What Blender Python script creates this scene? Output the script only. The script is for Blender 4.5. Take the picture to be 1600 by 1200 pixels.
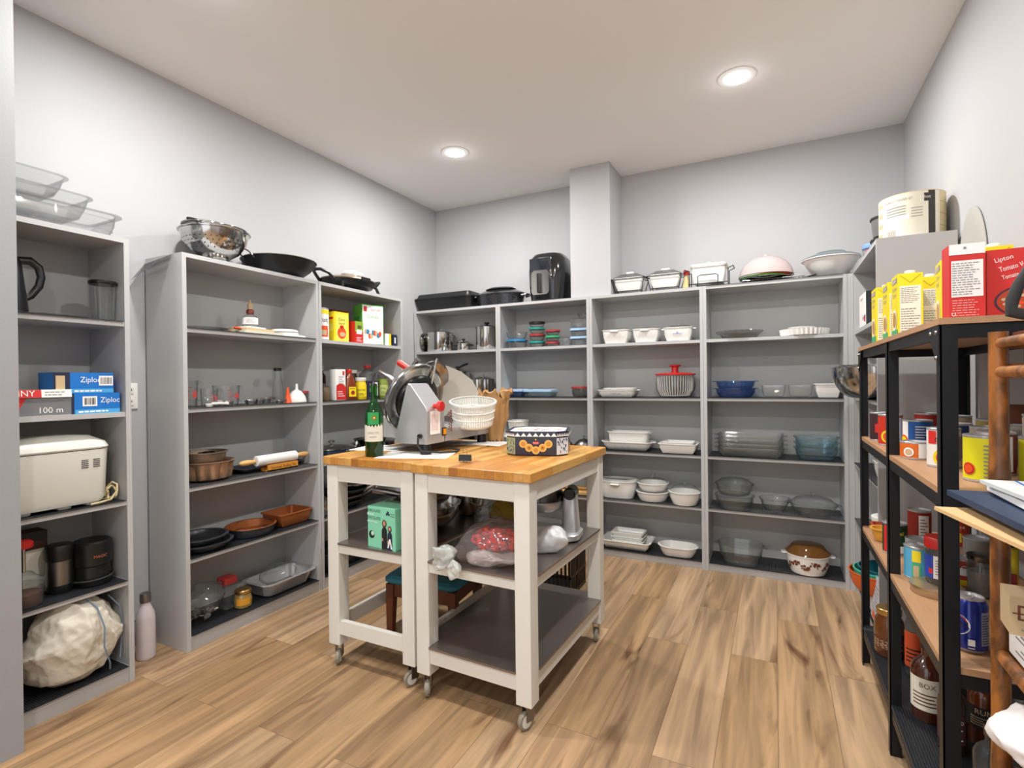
import bpy, bmesh, math, random
from mathutils import Vector, Matrix, noise
from math import pi, sin, cos, radians

for o in list(bpy.data.objects):
    bpy.data.objects.remove(o, do_unlink=True)
SC = bpy.context.scene
COL = SC.collection
random.seed(7)

# ------------------------------------------------------------------ camera
cam_d = bpy.data.cameras.new('camera')
cam_d.sensor_fit = 'HORIZONTAL'; cam_d.sensor_width = 36.0
cam_d.lens = 816.0 / 1600.0 * 36.0
cam_d.clip_start = 0.02; cam_d.clip_end = 60
cam = bpy.data.objects.new('camera', cam_d); COL.objects.link(cam)
YAW, PITCH, ROLL = 0.466418, -0.0037025, -0.0115116
_right = Vector((cos(YAW), sin(YAW), 0)); _f = Vector((-sin(YAW), cos(YAW), 0)); _u = Vector((0, 0, 1))
_fw = _f * cos(PITCH) + _u * sin(PITCH); _u2 = _u * cos(PITCH) - _f * sin(PITCH)
_r = _right * cos(ROLL) + _u2 * sin(ROLL); _up = _u2 * cos(ROLL) - _right * sin(ROLL)
cam.matrix_world = Matrix(((_r.x, _up.x, -_fw.x, 0), (_r.y, _up.y, -_fw.y, 0), (_r.z, _up.z, -_fw.z, 1.19), (0, 0, 0, 1)))
SC.camera = cam

# ------------------------------------------------------------------ world, exposure
w = bpy.data.worlds.new('world'); SC.world = w; w.use_nodes = True
w.node_tree.nodes['Background'].inputs[0].default_value = (0.96, 0.97, 1.0, 1)
w.node_tree.nodes['Background'].inputs[1].default_value = 1.4
vs = SC.view_settings
vs.view_transform = 'Standard'; vs.look = 'None'; vs.gamma = 1.0; vs.use_curve_mapping = False
vs.exposure = 0.18
SC.cycles.transparent_max_bounces = 48
SC.cycles.max_bounces = 10
LAMP_W = 20.5
LAMP_SPOTS = [(-1.847, 2.883), (-0.156, 2.825), (-1.847, 1.20), (-0.156, 1.20), (-1.847, -0.45), (-0.156, -0.45)]
CEIL = 2.69

# ------------------------------------------------------------------ materials
def lin(c):
    return c / 12.92 if c <= 0.04045 else ((c + 0.055) / 1.055) ** 2.4
def rgb(h):
    h = h.lstrip('#')
    return tuple(lin(int(h[i:i + 2], 16) / 255) for i in (0, 2, 4)) + (1,)
_M = {}
def mat(name, col='#808080', rough=0.5, metal=0.0, bump=0.0, bscale=40.0, var=0.0, vscale=8.0, coat=0.0, spec=0.5, stretch=None, con=False):
    if name in _M: return _M[name]
    m = bpy.data.materials.new(name); m.use_nodes = True
    nt = m.node_tree; b = nt.nodes['Principled BSDF']
    c = rgb(col) if isinstance(col, str) else col
    b.inputs['Base Color'].default_value = c
    b.inputs['Roughness'].default_value = rough; b.inputs['Metallic'].default_value = metal
    b.inputs['Specular IOR Level'].default_value = spec
    if coat: b.inputs['Coat Weight'].default_value = coat
    if bump or var:
        tc = nt.nodes.new('ShaderNodeTexCoord'); mp = nt.nodes.new('ShaderNodeMapping')
        nt.links.new(tc.outputs['Object'], mp.inputs[0])
        if stretch: mp.inputs['Scale'].default_value = stretch
    if bump:
        n = nt.nodes.new('ShaderNodeTexNoise'); n.inputs['Scale'].default_value = bscale; n.inputs['Detail'].default_value = 3
        bp = nt.nodes.new('ShaderNodeBump'); bp.inputs['Strength'].default_value = bump; bp.inputs['Distance'].default_value = 0.004
        nt.links.new(mp.outputs[0], n.inputs['Vector']); nt.links.new(n.outputs[0], bp.inputs['Height']); nt.links.new(bp.outputs[0], b.inputs['Normal'])
    if var:
        n2 = nt.nodes.new('ShaderNodeTexNoise'); n2.inputs['Scale'].default_value = vscale; n2.inputs['Detail'].default_value = 4
        mx = nt.nodes.new('ShaderNodeMix'); mx.data_type = 'RGBA'
        mx.inputs[6].default_value = tuple(x * (1 - var) for x in c[:3]) + (1,)
        mx.inputs[7].default_value = tuple(min(1, x * (1 + var)) for x in c[:3]) + (1,)
        nt.links.new(mp.outputs[0], n2.inputs['Vector']); fo = n2.outputs[0]
        if con:
            mq = nt.nodes.new('ShaderNodeMapRange'); mq.inputs[1].default_value = .42; mq.inputs[2].default_value = .60; nt.links.new(fo, mq.inputs[0]); fo = mq.outputs[0]
        nt.links.new(fo, mx.inputs[0]); nt.links.new(mx.outputs[2], b.inputs['Base Color'])
    _M[name] = m
    return m

def glassm(name, tint='#ffffff', refl=1.0, rough=0.02, base=0.06, edge='#dfe6e6'):
    """thin-walled glass or clear plastic: tinted see-through film with a Fresnel reflection and a slight body"""
    if name in _M: return _M[name]
    m = bpy.data.materials.new(name); m.use_nodes = True
    nt = m.node_tree; nt.nodes.clear()
    out = nt.nodes.new('ShaderNodeOutputMaterial'); tr = nt.nodes.new('ShaderNodeBsdfTransparent')
    tr.inputs[0].default_value = rgb(tint)
    tm = nt.nodes.new('ShaderNodeMix'); tm.data_type = 'RGBA'; tc_ = rgb(tint); tm.inputs[6].default_value = tc_; tm.inputs[7].default_value = tuple(c * .42 for c in tc_[:3]) + (1,)
    gl = nt.nodes.new('ShaderNodeBsdfAnisotropic'); gl.inputs['Roughness'].default_value = rough
    df = nt.nodes.new('ShaderNodeBsdfDiffuse'); df.inputs[0].default_value = rgb(edge)
    lw = nt.nodes.new('ShaderNodeLayerWeight'); lw.inputs[0].default_value = 0.5
    pw = nt.nodes.new('ShaderNodeMath'); pw.operation = 'POWER'; pw.inputs[1].default_value = 4.0; nt.links.new(lw.outputs['Facing'], pw.inputs[0]); nt.links.new(pw.outputs[0], tm.inputs[0]); nt.links.new(tm.outputs[2], tr.inputs[0])
    mr = nt.nodes.new('ShaderNodeMapRange'); mr.inputs[3].default_value = 0.05 * refl; mr.inputs[4].default_value = min(1, 0.9 * refl); nt.links.new(pw.outputs[0], mr.inputs[0])
    m1 = nt.nodes.new('ShaderNodeMixShader'); m1.inputs[0].default_value = base
    nt.links.new(tr.outputs[0], m1.inputs[1]); nt.links.new(df.outputs[0], m1.inputs[2])
    m2 = nt.nodes.new('ShaderNodeMixShader')
    nt.links.new(mr.outputs[0], m2.inputs[0]); nt.links.new(m1.outputs[0], m2.inputs[1]); nt.links.new(gl.outputs[0], m2.inputs[2])
    nt.links.new(m2.outputs[0], out.inputs[0])
    _M[name] = m
    return m

def meshm(name, col, period, fill, plane='XY', under=None):
    """woven or expanded mesh: square holes cut through a thin sheet (object space)"""
    if name in _M: return _M[name]
    m = bpy.data.materials.new(name); m.use_nodes = True
    nt = m.node_tree; b = nt.nodes['Principled BSDF']; b.inputs['Base Color'].default_value = rgb(col); b.inputs['Roughness'].default_value = 0.45
    tc = nt.nodes.new('ShaderNodeTexCoord'); sp = nt.nodes.new('ShaderNodeSeparateXYZ'); nt.links.new(tc.outputs['Object'], sp.inputs[0])
    def band(sock):
        a = nt.nodes.new('ShaderNodeMath'); a.operation = 'MULTIPLY'; a.inputs[1].default_value = 1 / period; nt.links.new(sock, a.inputs[0])
        f = nt.nodes.new('ShaderNodeMath'); f.operation = 'FRACT'; nt.links.new(a.outputs[0], f.inputs[0])
        l = nt.nodes.new('ShaderNodeMath'); l.operation = 'LESS_THAN'; l.inputs[1].default_value = fill; nt.links.new(f.outputs[0], l.inputs[0])
        return l.outputs[0]
    a, c = [band(sp.outputs['XYZ'.index(ax)]) for ax in plane]
    mx = nt.nodes.new('ShaderNodeMath'); mx.operation = 'MAXIMUM'; nt.links.new(a, mx.inputs[0]); nt.links.new(c, mx.inputs[1])
    tr = nt.nodes.new('ShaderNodeBsdfTransparent'); ms = nt.nodes.new('ShaderNodeMixShader')
    nt.links.new(mx.outputs[0], ms.inputs[0]); nt.links.new(tr.outputs[0], ms.inputs[1]); nt.links.new(b.outputs[0], ms.inputs[2])
    nt.links.new(ms.outputs[0], nt.nodes['Material Output'].inputs[0])
    _M[name] = m
    return m

def plank_mat(name, cols, length, width, rot, rough, gap, grain=(1.5, 30, 30), dark=0.55, gstr=0.5, knots=False):
    m = bpy.data.materials.new(name); m.use_nodes = True
    nt = m.node_tree; b = nt.nodes['Principled BSDF']; L = nt.links
    tc = nt.nodes.new('ShaderNodeTexCoord'); mp = nt.nodes.new('ShaderNodeMapping'); mp.inputs['Rotation'].default_value = (0, 0, rot)
    L.new(tc.outputs['Object'], mp.inputs[0])
    br = nt.nodes.new('ShaderNodeTexBrick'); br.inputs['Scale'].default_value = 1
    br.inputs['Brick Width'].default_value = length; br.inputs['Row Height'].default_value = width
    br.inputs['Mortar Size'].default_value = gap; br.inputs['Mortar Smooth'].default_value = 0.3
    br.offset = 0.37; br.offset_frequency = 2
    br.inputs['Color1'].default_value = (0, 0, 0, 1); br.inputs['Color2'].default_value = (1, 1, 1, 1); br.inputs['Mortar'].default_value = (0.5, 0.5, 0.5, 1)
    L.new(mp.outputs[0], br.inputs['Vector'])
    ramp = nt.nodes.new('ShaderNodeValToRGB'); cr = ramp.color_ramp
    cr.elements[0].color = rgb(cols[0]); cr.elements[1].color = rgb(cols[-1])
    for i, c in enumerate(cols[1:-1]):
        e = cr.elements.new((i + 1) / (len(cols) - 1)); e.color = rgb(c)
    L.new(br.outputs['Color'], ramp.inputs[0])
    # grain: stretched noise, shifted per plank
    ad = nt.nodes.new('ShaderNodeVectorMath'); ad.operation = 'ADD'
    sc = nt.nodes.new('ShaderNodeVectorMath'); sc.operation = 'SCALE'; sc.inputs['Scale'].default_value = 7.0
    L.new(br.outputs['Color'], sc.inputs[0]); L.new(mp.outputs[0], ad.inputs[0]); L.new(sc.outputs[0], ad.inputs[1])
    m2 = nt.nodes.new('ShaderNodeMapping'); m2.inputs['Scale'].default_value = grain; L.new(ad.outputs[0], m2.inputs[0])
    n = nt.nodes.new('ShaderNodeTexNoise'); n.inputs['Scale'].default_value = 1; n.inputs['Detail'].default_value = 6; n.inputs['Distortion'].default_value = 0.6
    L.new(m2.outputs[0], n.inputs['Vector'])
    gr = nt.nodes.new('ShaderNodeMapRange'); gr.inputs[1].default_value = 0.35; gr.inputs[2].default_value = 0.68; gr.inputs[3].default_value = dark; gr.inputs[4].default_value = 1.12
    L.new(n.outputs[0], gr.inputs[0])
    mul = nt.nodes.new('ShaderNodeMix'); mul.data_type = 'RGBA'; mul.blend_type = 'MULTIPLY'; mul.inputs[0].default_value = gstr
    L.new(ramp.outputs[0], mul.inputs[6]); L.new(gr.outputs[0], mul.inputs[7])
    last = mul.outputs[2]
    if knots:
        m3 = nt.nodes.new('ShaderNodeMapping'); m3.inputs['Scale'].default_value = (1.6, 7, 7); L.new(ad.outputs[0], m3.inputs[0])
        n3 = nt.nodes.new('ShaderNodeTexNoise'); n3.inputs['Scale'].default_value = 1.0; n3.inputs['Detail'].default_value = 3; n3.inputs['Distortion'].default_value = 1.2
        L.new(m3.outputs[0], n3.inputs['Vector'])
        kr = nt.nodes.new('ShaderNodeMapRange'); kr.inputs[1].default_value = 0.62; kr.inputs[2].default_value = 0.78; L.new(n3.outputs[0], kr.inputs[0])
        mk = nt.nodes.new('ShaderNodeMix'); mk.data_type = 'RGBA'; mk.blend_type = 'MULTIPLY'; mk.inputs[7].default_value = rgb('#7d5637')
        L.new(kr.outputs[0], mk.inputs[0]); L.new(last, mk.inputs[6]); last = mk.outputs[2]
    mg = nt.nodes.new('ShaderNodeMix'); mg.data_type = 'RGBA'; mg.inputs[7].default_value = rgb('#5d4027')
    fm = nt.nodes.new('ShaderNodeMath'); fm.operation = 'MULTIPLY'; fm.inputs[1].default_value = 0.6
    L.new(br.outputs['Fac'], fm.inputs[0]); L.new(fm.outputs[0], mg.inputs[0]); L.new(last, mg.inputs[6]); L.new(mg.outputs[2], b.inputs['Base Color'])
    b.inputs['Roughness'].default_value = rough
    bp = nt.nodes.new('ShaderNodeBump'); bp.inputs['Strength'].default_value = 0.12; bp.inputs['Distance'].default_value = 0.002
    L.new(n.outputs[0], bp.inputs['Height']); L.new(bp.outputs[0], b.inputs['Normal'])
    _M[name] = m
    return m

M = {
 'wall': mat('wall_paint', '#bcbcbe', 0.75, bump=0.08, bscale=160),
 'ceil': mat('ceiling_paint', '#f3f3f2', 0.85),
 'shelf': mat('grey_laminate', '#b9b9b9', 0.33, var=0.03, vscale=3, spec=0.45),
 'shelfback': mat('grey_backing', '#b0b0af', 0.4, var=0.04, vscale=5),
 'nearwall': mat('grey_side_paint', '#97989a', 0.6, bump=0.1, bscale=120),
 'base': mat('baseboard_paint', '#8f8d8e', 0.5),
 'white': mat('white_ceramic', '#f1f0ec', 0.22, coat=0.3),
 'whitep': mat('white_plastic', '#e9e8e2', 0.4),
 'cream': mat('cream_plastic', '#dcd9c8', 0.45),
 'paper': mat('white_paper', '#f2f1ee', 0.7),
 'cartw': mat('white_wood_paint', '#e4e1d8', 0.42, var=0.03, vscale=6),
 'steel': mat('polished_steel', '#c9c7c4', 0.14, 1.0),
 'bsteel': mat('brushed_steel', '#8e8c8a', 0.3, 1.0, bump=0.03, bscale=30, stretch=(60, 2, 2)),
 'alum': mat('cast_aluminium', '#c6c6c8', 0.3, 0.6),
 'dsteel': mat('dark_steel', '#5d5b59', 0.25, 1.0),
 'black': mat('black_plastic', '#131314', 0.35),
 'blackm': mat('black_metal', '#17181c', 0.45, 0.3),
 'enamel': mat('speckled_enamel', '#26282d', 0.25, var=0.9, vscale=240, coat=0.4, con=True),
 'nonstick': mat('nonstick_coating', '#1b1c1e', 0.4),
 'greyns': mat('dark_grey_tin', '#43464c', 0.35, 0.5),
 'rubber': mat('rubber', '#2a2a2a', 0.7),
 'glass': glassm('clear_glass', '#fcfdfd', base=0.012, refl=.9),
 'clear': glassm('clear_plastic', '#f8f8f8', base=0.05, refl=0.8, rough=0.06),
 'smoke': glassm('smoked_plastic', '#dad8d6', base=0.05),
 'blueglass': glassm('blue_glass', '#c4d6ee', base=0.08, edge='#7fa0d0'),
 'palebl': glassm('pale_blue_glass', '#edf6f9', base=0.04, edge='#cfe2e8'),
 'amberglass': glassm('amber_glass', '#b98a4c', base=0.35, edge='#8a6436'),
 'greenglass': glassm('green_glass', '#4fb868', base=0.16, edge='#13702c'),
 'frost': glassm('frosted_plastic', '#f0f3f1', base=0.45, rough=0.3, edge='#f0f2ee'),
 'red': mat('red_plastic', '#c42420', 0.35),
 'orange': mat('orange_plastic', '#e0521c', 0.4),
 'yellow': mat('yellow_card', '#f3da1d', 0.5),
 'blue': mat('blue_card', '#1673c9', 0.45),
 'navy': mat('navy_card', '#1d2540', 0.5),
 'green': mat('green_card', '#5cb548', 0.5),
 'mint': mat('mint_card', '#86d3b0', 0.55),
 'redc': mat('red_card', '#cf2a26', 0.5),
 'ink': mat('black_ink', '#1e1c1e', 0.6),
 'greyink': mat('grey_ink', '#8d8b8a', 0.7),
 'tan': mat('tan_card', '#c8b08a', 0.7),
 'kraft': mat('kraft_paper', '#b58a5a', 0.8, var=0.15, vscale=20),
 'copper': mat('copper_coating', '#a55f30', 0.38, 0.35),
 'gold': mat('rose_gold_tin', '#b79274', 0.33, 0.6),
 'brass': mat('gold_lid', '#b8955a', 0.3, 0.9),
 'wood': mat('light_wood', '#d8aa66', 0.5, var=0.12, vscale=10, stretch=(1, 8, 8)),
 'dwood': mat('red_brown_wood', '#6d3a22', 0.45, var=0.2, vscale=12, stretch=(6, 6, 1)),
 'board': mat('particle_board_top', '#b38a66', 0.5, var=0.12, vscale=12, stretch=(8, 1, 1)),
 'bamboo': mat('scorched_bamboo', '#86511f', 0.4, var=0.55, vscale=26, stretch=(1.2, 1.2, 0.5), coat=0.2, con=True),
 'teal': mat('teal_vinyl', '#2f7f92', 0.55),
 'amber': mat('honey', '#5e3212', 0.2, coat=0.5),
 'brown': mat('brown_glaze', '#5c3620', 0.3),
 'foil': mat('foil', '#cfcfcf', 0.35, .6, bump=0.4, bscale=50),
 'liner': meshm('liner_mesh', '#23262b', 0.0075, 0.52, 'XY'),
 'linercurl': meshm('liner_mesh_curl', '#2b2e33', 0.0075, 0.42, 'XY'),
 'linerv': meshm('liner_mesh_side', '#23262b', 0.0075, 0.45, 'YZ'),
}

# ------------------------------------------------------------------ mesh helpers
_TX = {}
def text_geo(s):
    if s in _TX: return _TX[s]
    c = bpy.data.curves.new('t', 'FONT'); c.body = s; c.resolution_u = 2; c.align_x = 'CENTER'; c.align_y = 'CENTER'
    o = bpy.data.objects.new('t', c); COL.objects.link(o)
    dg = bpy.context.evaluated_depsgraph_get(); me = bpy.data.meshes.new_from_object(o.evaluated_get(dg))
    v = [tuple(p.co) for p in me.vertices]; f = [tuple(p.vertices) for p in me.polygons]
    bpy.data.objects.remove(o, do_unlink=True); bpy.data.curves.remove(c); bpy.data.meshes.remove(me)
    xs = [p[0] for p in v] or [0]; W = max(xs) - min(xs)
    _TX[s] = (v, f, W)
    return _TX[s]

def rr(a, b, r, z, n=5):
    """rounded-rectangle outline, half sizes a b, corner radius r"""
    r = max(0.0005, min(r, a * 0.999, b * 0.999)); P = []
    for cx, cy, a0 in ((a - r, b - r, 0), (-a + r, b - r, pi / 2), (-a + r, -b + r, pi), (a - r, -b + r, 3 * pi / 2)):
        for i in range(n + 1):
            t = a0 + i * pi / 2 / n
            P.append((cx + r * cos(t), cy + r * sin(t), z))
    return P
def ell(a, b, z, n=32, ph=0):
    return [(a * cos(2 * pi * i / n + ph), b * sin(2 * pi * i / n + ph), z) for i in range(n)]
def flute(a, z, n, amp, k=4):
    return [((a + amp * cos(2 * pi * i / k)) * cos(2 * pi * i / (n * k)), (a + amp * cos(2 * pi * i / k)) * sin(2 * pi * i / (n * k)), z) for i in range(n * k)]

class MB:
    def __init__(s): s.v = []; s.f = []; s.m = []; s.X = Matrix.Identity(4)
    def at(s, x=0, y=0, z=0, rx=0, ry=0, rz=0, sc=None):
        s.X = Matrix.Translation((x, y, z)) @ Matrix.Rotation(rz, 4, 'Z') @ Matrix.Rotation(ry, 4, 'Y') @ Matrix.Rotation(rx, 4, 'X')
        if sc: s.X = s.X @ Matrix.Diagonal((*sc, 1))
        return s
    def add(s, vs, fs, m=0):
        n = len(s.v); s.v += [tuple(s.X @ Vector(p)) for p in vs]
        s.f += [tuple(i + n for i in f) for f in fs]; s.m += [m] * len(fs)
        return s
    def box(s, x0, x1, y0, y1, z0, z1, m=0):
        return s.add([(x0, y0, z0), (x1, y0, z0), (x1, y1, z0), (x0, y1, z0), (x0, y0, z1), (x1, y0, z1), (x1, y1, z1), (x0, y1, z1)],
                     [(0, 3, 2, 1), (4, 5, 6, 7), (0, 1, 5, 4), (1, 2, 6, 5), (2, 3, 7, 6), (3, 0, 4, 7)], m)
    def cb(s, cx, cy, cz, sx, sy, sz, m=0):
        return s.box(cx - sx / 2, cx + sx / 2, cy - sy / 2, cy + sy / 2, cz - sz / 2, cz + sz / 2, m)
    def loft(s, rings, m=0, c0=True, c1=True):
        n = len(rings[0]); vs = [p for r in rings for p in r]; fs = []
        for k in range(len(rings) - 1):
            for i in range(n):
                j = (i + 1) % n; fs.append((k * n + i, k * n + j, (k + 1) * n + j, (k + 1) * n + i))
        if c0: fs.append(tuple(reversed(range(n))))
        if c1: fs.append(tuple(range((len(rings) - 1) * n, len(rings) * n)))
        return s.add(vs, fs, m)
    def lathe(s, prof, m=0, n=28, c0=True, c1=True, sx=1, sy=1):
        return s.loft([ell(max(r, 1e-4) * sx, max(r, 1e-4) * sy, z, n) for r, z in prof], m, c0, c1)
    def rbox(s, a, b, z0, z1, r=0.01, e=0.004, m=0):
        """rounded box centred on x,y"""
        return s.loft([rr(a - e, b - e, r, z0), rr(a, b, r, z0 + e), rr(a, b, r, z1 - e), rr(a - e, b - e, r, z1)], m)
    def dish(s, a, b, r, h, tp, lip=0.006, t=0.005, m=0, foot=0.0, belly=0.3):
        """open dish: half sizes a b at the rim, corner radius r, height h, side taper tp"""
        R = lambda d, z: rr(a + d, b + d, max(0.001, r + d), z, 7)
        return s.loft([R(-tp - 0.012, 0), R(-tp - 0.002, 0.003), R(-tp * belly, h * 0.5), R(-0.001, h - 0.004), R(lip, h - 0.004), R(lip, h),
                       R(-t, h), R(-tp * belly - t, h * 0.5), R(-tp - t, t + 0.006), R(-tp - t - 0.014, t)], m)
    def tube(s, pts, rad, n=8, m=0, closed=False, sy=1.0):
        pts = [Vector(p) for p in pts]; K = len(pts); rings = []
        up = Vector((0, 0, 1)); prev = None
        for i, p in enumerate(pts):
            if closed: d = pts[(i + 1) % K] - pts[i - 1]
            else: d = pts[min(i + 1, K - 1)] - pts[max(i - 1, 0)]
            d.normalize()
            if prev is None:
                a = d.cross(up)
                if a.length < 0.2: a = d.cross(Vector((1, 0, 0)))
            else: a = prev - d * prev.dot(d)
            a.normalize(); b = d.cross(a); prev = a
            r = rad[i] if isinstance(rad, (list, tuple)) else rad
            rings.append([tuple(p + (a * cos(2 * pi * k / n) + b * sin(2 * pi * k / n) * sy) * r) for k in range(n)])
        if closed: rings.append(rings[0])
        return s.loft(rings, m, not closed, not closed)
    def arc(s, c, r, a0, a1, rad, axis='Z', n=14, m=0, sy=1.0, seg=8):
        P = []
        for i in range(n + 1):
            t = a0 + (a1 - a0) * i / n
            x, y = r * cos(t), r * sin(t) * sy
            P.append({'Z': (c[0] + x, c[1] + y, c[2]), 'Y': (c[0] + x, c[1], c[2] + y), 'X': (c[0], c[1] + x, c[2] + y)}[axis])
        return s.tube(P, rad, seg, m)
    def text(s, t, size, x, y, z, m, rx=pi / 2, rz=0, wrap=None, sx=1.0, ry=0, maxw=None):
        """flat text facing -Y by default; wrap=radius curls it round a vertical cylinder whose axis is x,y"""
        v, f, W = text_geo(t)
        k = size
        if maxw and W * size > maxw: sx = maxw / (W * size)
        if wrap:
            vs = []
            for p in v:
                a = -pi / 2 + rz + p[0] * k * sx / wrap
                vs.append((x + wrap * cos(a), y + wrap * sin(a), z + p[1] * k))
        else:
            R = Matrix.Translation((x, y, z)) @ Matrix.Rotation(rz, 4, 'Z') @ Matrix.Rotation(ry, 4, 'Y') @ Matrix.Rotation(rx, 4, 'X')
            vs = [tuple(R @ Vector((p[0] * k * sx, p[1] * k, 0))) for p in v]
        return s.add(vs, f, m)
    def patch(s, r, a0, a1, z0, z1, m, n=10, x=0, y=0, r2=None):
        """curved label on a cylinder; angles measured from the -Y front, radians"""
        vs = []; fs = []; r2 = r if r2 is None else r2
        for i in range(n + 1):
            a = -pi / 2 + a0 + (a1 - a0) * i / n
            vs += [(x + r * cos(a), y + r * sin(a), z0), (x + r2 * cos(a), y + r2 * sin(a), z1)]
        for i in range(n): fs.append((2 * i, 2 * i + 2, 2 * i + 3, 2 * i + 1))
        return s.add(vs, fs, m)
    def quad(s, x0, x1, z0, z1, y, m):
        """rectangle facing -Y"""
        return s.add([(x0, y, z0), (x1, y, z0), (x1, y, z1), (x0, y, z1)], [(0, 1, 2, 3)], m)
    def quadx(s, y0, y1, z0, z1, x, m, side=-1):
        f = (0, 1, 2, 3) if side > 0 else (3, 2, 1, 0)
        return s.add([(x, y0, z0), (x, y1, z0), (x, y1, z1), (x, y0, z1)], [f], m)
    def lines(s, x0, x1, z0, z1, y, m, n=6, seed=1, th=0.35):
        """rows of small print facing -Y"""
        r = random.Random(seed); dz = (z1 - z0) / n
        for i in range(n):
            zz = z1 - (i + 0.5) * dz; x = x0
            e = x1 - (x1 - x0) * r.random() * 0.35
            while x < e:
                wd = (x1 - x0) * r.uniform(0.08, 0.2); s.quad(x, min(x + wd, e), zz - dz * th / 2, zz + dz * th / 2, y, m); x += wd + (x1 - x0) * 0.03
        return s
    def disc(s, cx, cz, r, y, m, n=16, sz=1.0):
        return s.add([(cx + r * cos(2 * pi * i / n), y, cz + r * sz * sin(2 * pi * i / n)) for i in range(n)], [tuple(range(n))], m)
    def bars(s, x0, x1, z0, z1, y, m, seed=3):
        """bar code"""
        r = random.Random(seed); x = x0
        while x < x1:
            wd = (x1 - x0) * r.choice((0.02, 0.03, 0.05)); s.quad(x, x + wd, z0, z1, y, m); x += wd + (x1 - x0) * r.choice((0.02, 0.03, 0.05))
        return s
    def blob(s, rx, ry, rz, amp, seed, m=0, sub=4, freq=6.0, flat=0.0, fold=0.0):
        """crumpled bag or cloth: icosphere pushed about by noise"""
        bm = bmesh.new(); bmesh.ops.create_icosphere(bm, subdivisions=sub, radius=1)
        vs = []
        for v in bm.verts:
            p = v.co.copy(); q = Vector((p.x * rx, p.y * ry, p.z * rz))
            d = noise.fractal(q * freq + Vector((seed * 3.1, seed, 0)), 1, 2.2, 4) * amp
            if fold: d -= abs(noise.noise(q * freq * 1.7 + Vector((0, seed * 2.3, 1)))) * fold
            q += p.normalized() * d
            if q.z < -rz * (1 - flat): q.z = -rz * (1 - flat)
            vs.append(tuple(q))
        fs = [tuple(x.index for x in f.verts) for f in bm.faces]; bm.free()
        return s.add(vs, fs, m)
    def build(s, name, mats, parent=None, loc=(0, 0, 0), rz=0, sharp=0.7):
        me = bpy.data.meshes.new(name)
        if not isinstance(mats, (list, tuple)): mats = [mats]
        me.from_pydata(s.v, [], s.f)
        for x in mats: me.materials.append(M[x] if isinstance(x, str) else x)
        me.polygons.foreach_set('material_index', s.m)
        me.polygons.foreach_set('use_smooth', [True] * len(s.f))
        me.update(); me.validate()
        me.set_sharp_from_angle(angle=sharp)
        o = bpy.data.objects.new(name, me); COL.objects.link(o)
        o.location = loc; o.rotation_euler = (0, 0, rz)
        if parent is not None: o.parent = parent
        return o

def tag(o, label, cat, group=None):
    o['label'] = label; o['category'] = cat
    if group: o['group'] = group
    return o
def thing(name, label, cat, loc=(0, 0, 0), rz=0, group=None, rx=0, ry=0):
    o = bpy.data.objects.new(name, None); COL.objects.link(o); o.empty_display_size = 0.05
    o.location = loc; o.rotation_euler = (rx, ry, rz)
    return tag(o, label, cat, group)
def solo(name, mb, mats, label, cat, loc=(0, 0, 0), rz=0, group=None):
    return tag(mb.build(name, mats, None, loc, rz), label, cat, group)
def struct(name, mb, mats, parent=None):
    o = mb.build(name, mats, parent)
    if parent is None: o['kind'] = 'structure'
    return o
def stuff(o):
    o['kind'] = 'stuff'; return o
LFT, RGT = pi / 2, -pi / 2      # turn a thing's front (-Y) to face +X or -X
# ------------------------------------------------------------------ room shell
ZB = [.045, .386, .714, 1.076, 1.443, 1.775]
XL, XR, YB, YN = -2.64, 0.69, 3.80, -1.6
M['floor'] = plank_mat('oak_vinyl_plank', ['#be9b74', '#b4916a', '#c6a581', '#ab8862', '#caaa87', '#b99570'], 1.22, 0.18, pi / 2, 0.40, 0.0012,
                       grain=(1.6, 22, 22), dark=0.42, gstr=0.75, knots=True)
M['butcher'] = plank_mat('butcher_block', ['#c98d3f', '#b97a30', '#daa355', '#a9682a', '#e0ae62', '#cf9445'], 0.34, 0.038, pi / 2, 0.38, 0.0006,
                         grain=(4, 60, 60), dark=0.6, gstr=0.45)
mb = MB(); mb.box(XL - .1, XR + .1, YN - .5, YB + .1, -.1, 0); struct('floor', mb, 'floor')
mb = MB(); mb.box(XL - .1, XR + .1, YN - .5, YB + .1, CEIL, CEIL + .1); struct('ceiling', mb, 'ceil')
mb = MB(); mb.box(XL - .1, XL, YN, YB + .1, 0, CEIL); struct('wall_left', mb, 'wall')
mb = MB(); mb.box(XR, XR + .1, YN, YB + .1, 0, CEIL); struct('wall_right', mb, 'wall')
mb = MB(); mb.box(XL, XR, YB, YB + .1, 0, CEIL); struct('wall_back', mb, 'wall')
mb = MB(); mb.box(-1.285, -.997, 3.497, YB, ZB[5] + .004, CEIL); struct('wall_column', mb, 'wall')
mb = MB(); mb.box(-2.305, -2.2, YN, 0.797, 0, CEIL); struct('wall_near', mb, 'nearwall')
# wall behind the photographer, with a wide unseen opening added to let world light in
mb = MB(); mb.box(-2.2, -1.75, YN - .1, YN, 0, CEIL); mb.box(0.45, XR, YN - .1, YN, 0, CEIL); mb.box(-1.75, 0.45, YN - .1, YN, 2.45, CEIL)
struct('wall_front', mb, 'wall')
mb = MB()
mb.box(XL, XL + .012, 1.192, 1.414, 0, .12); struct('baseboard_left', mb, 'base')
mb = MB(); mb.box(XL + .014, XR - .014, YB - .014, YB, 0, .13); struct('baseboard_back', mb, 'base')
mb = MB(); mb.box(XR - .014, XR, YN, YB - .014, 0, .13); struct('baseboard_right', mb, 'base')

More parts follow.
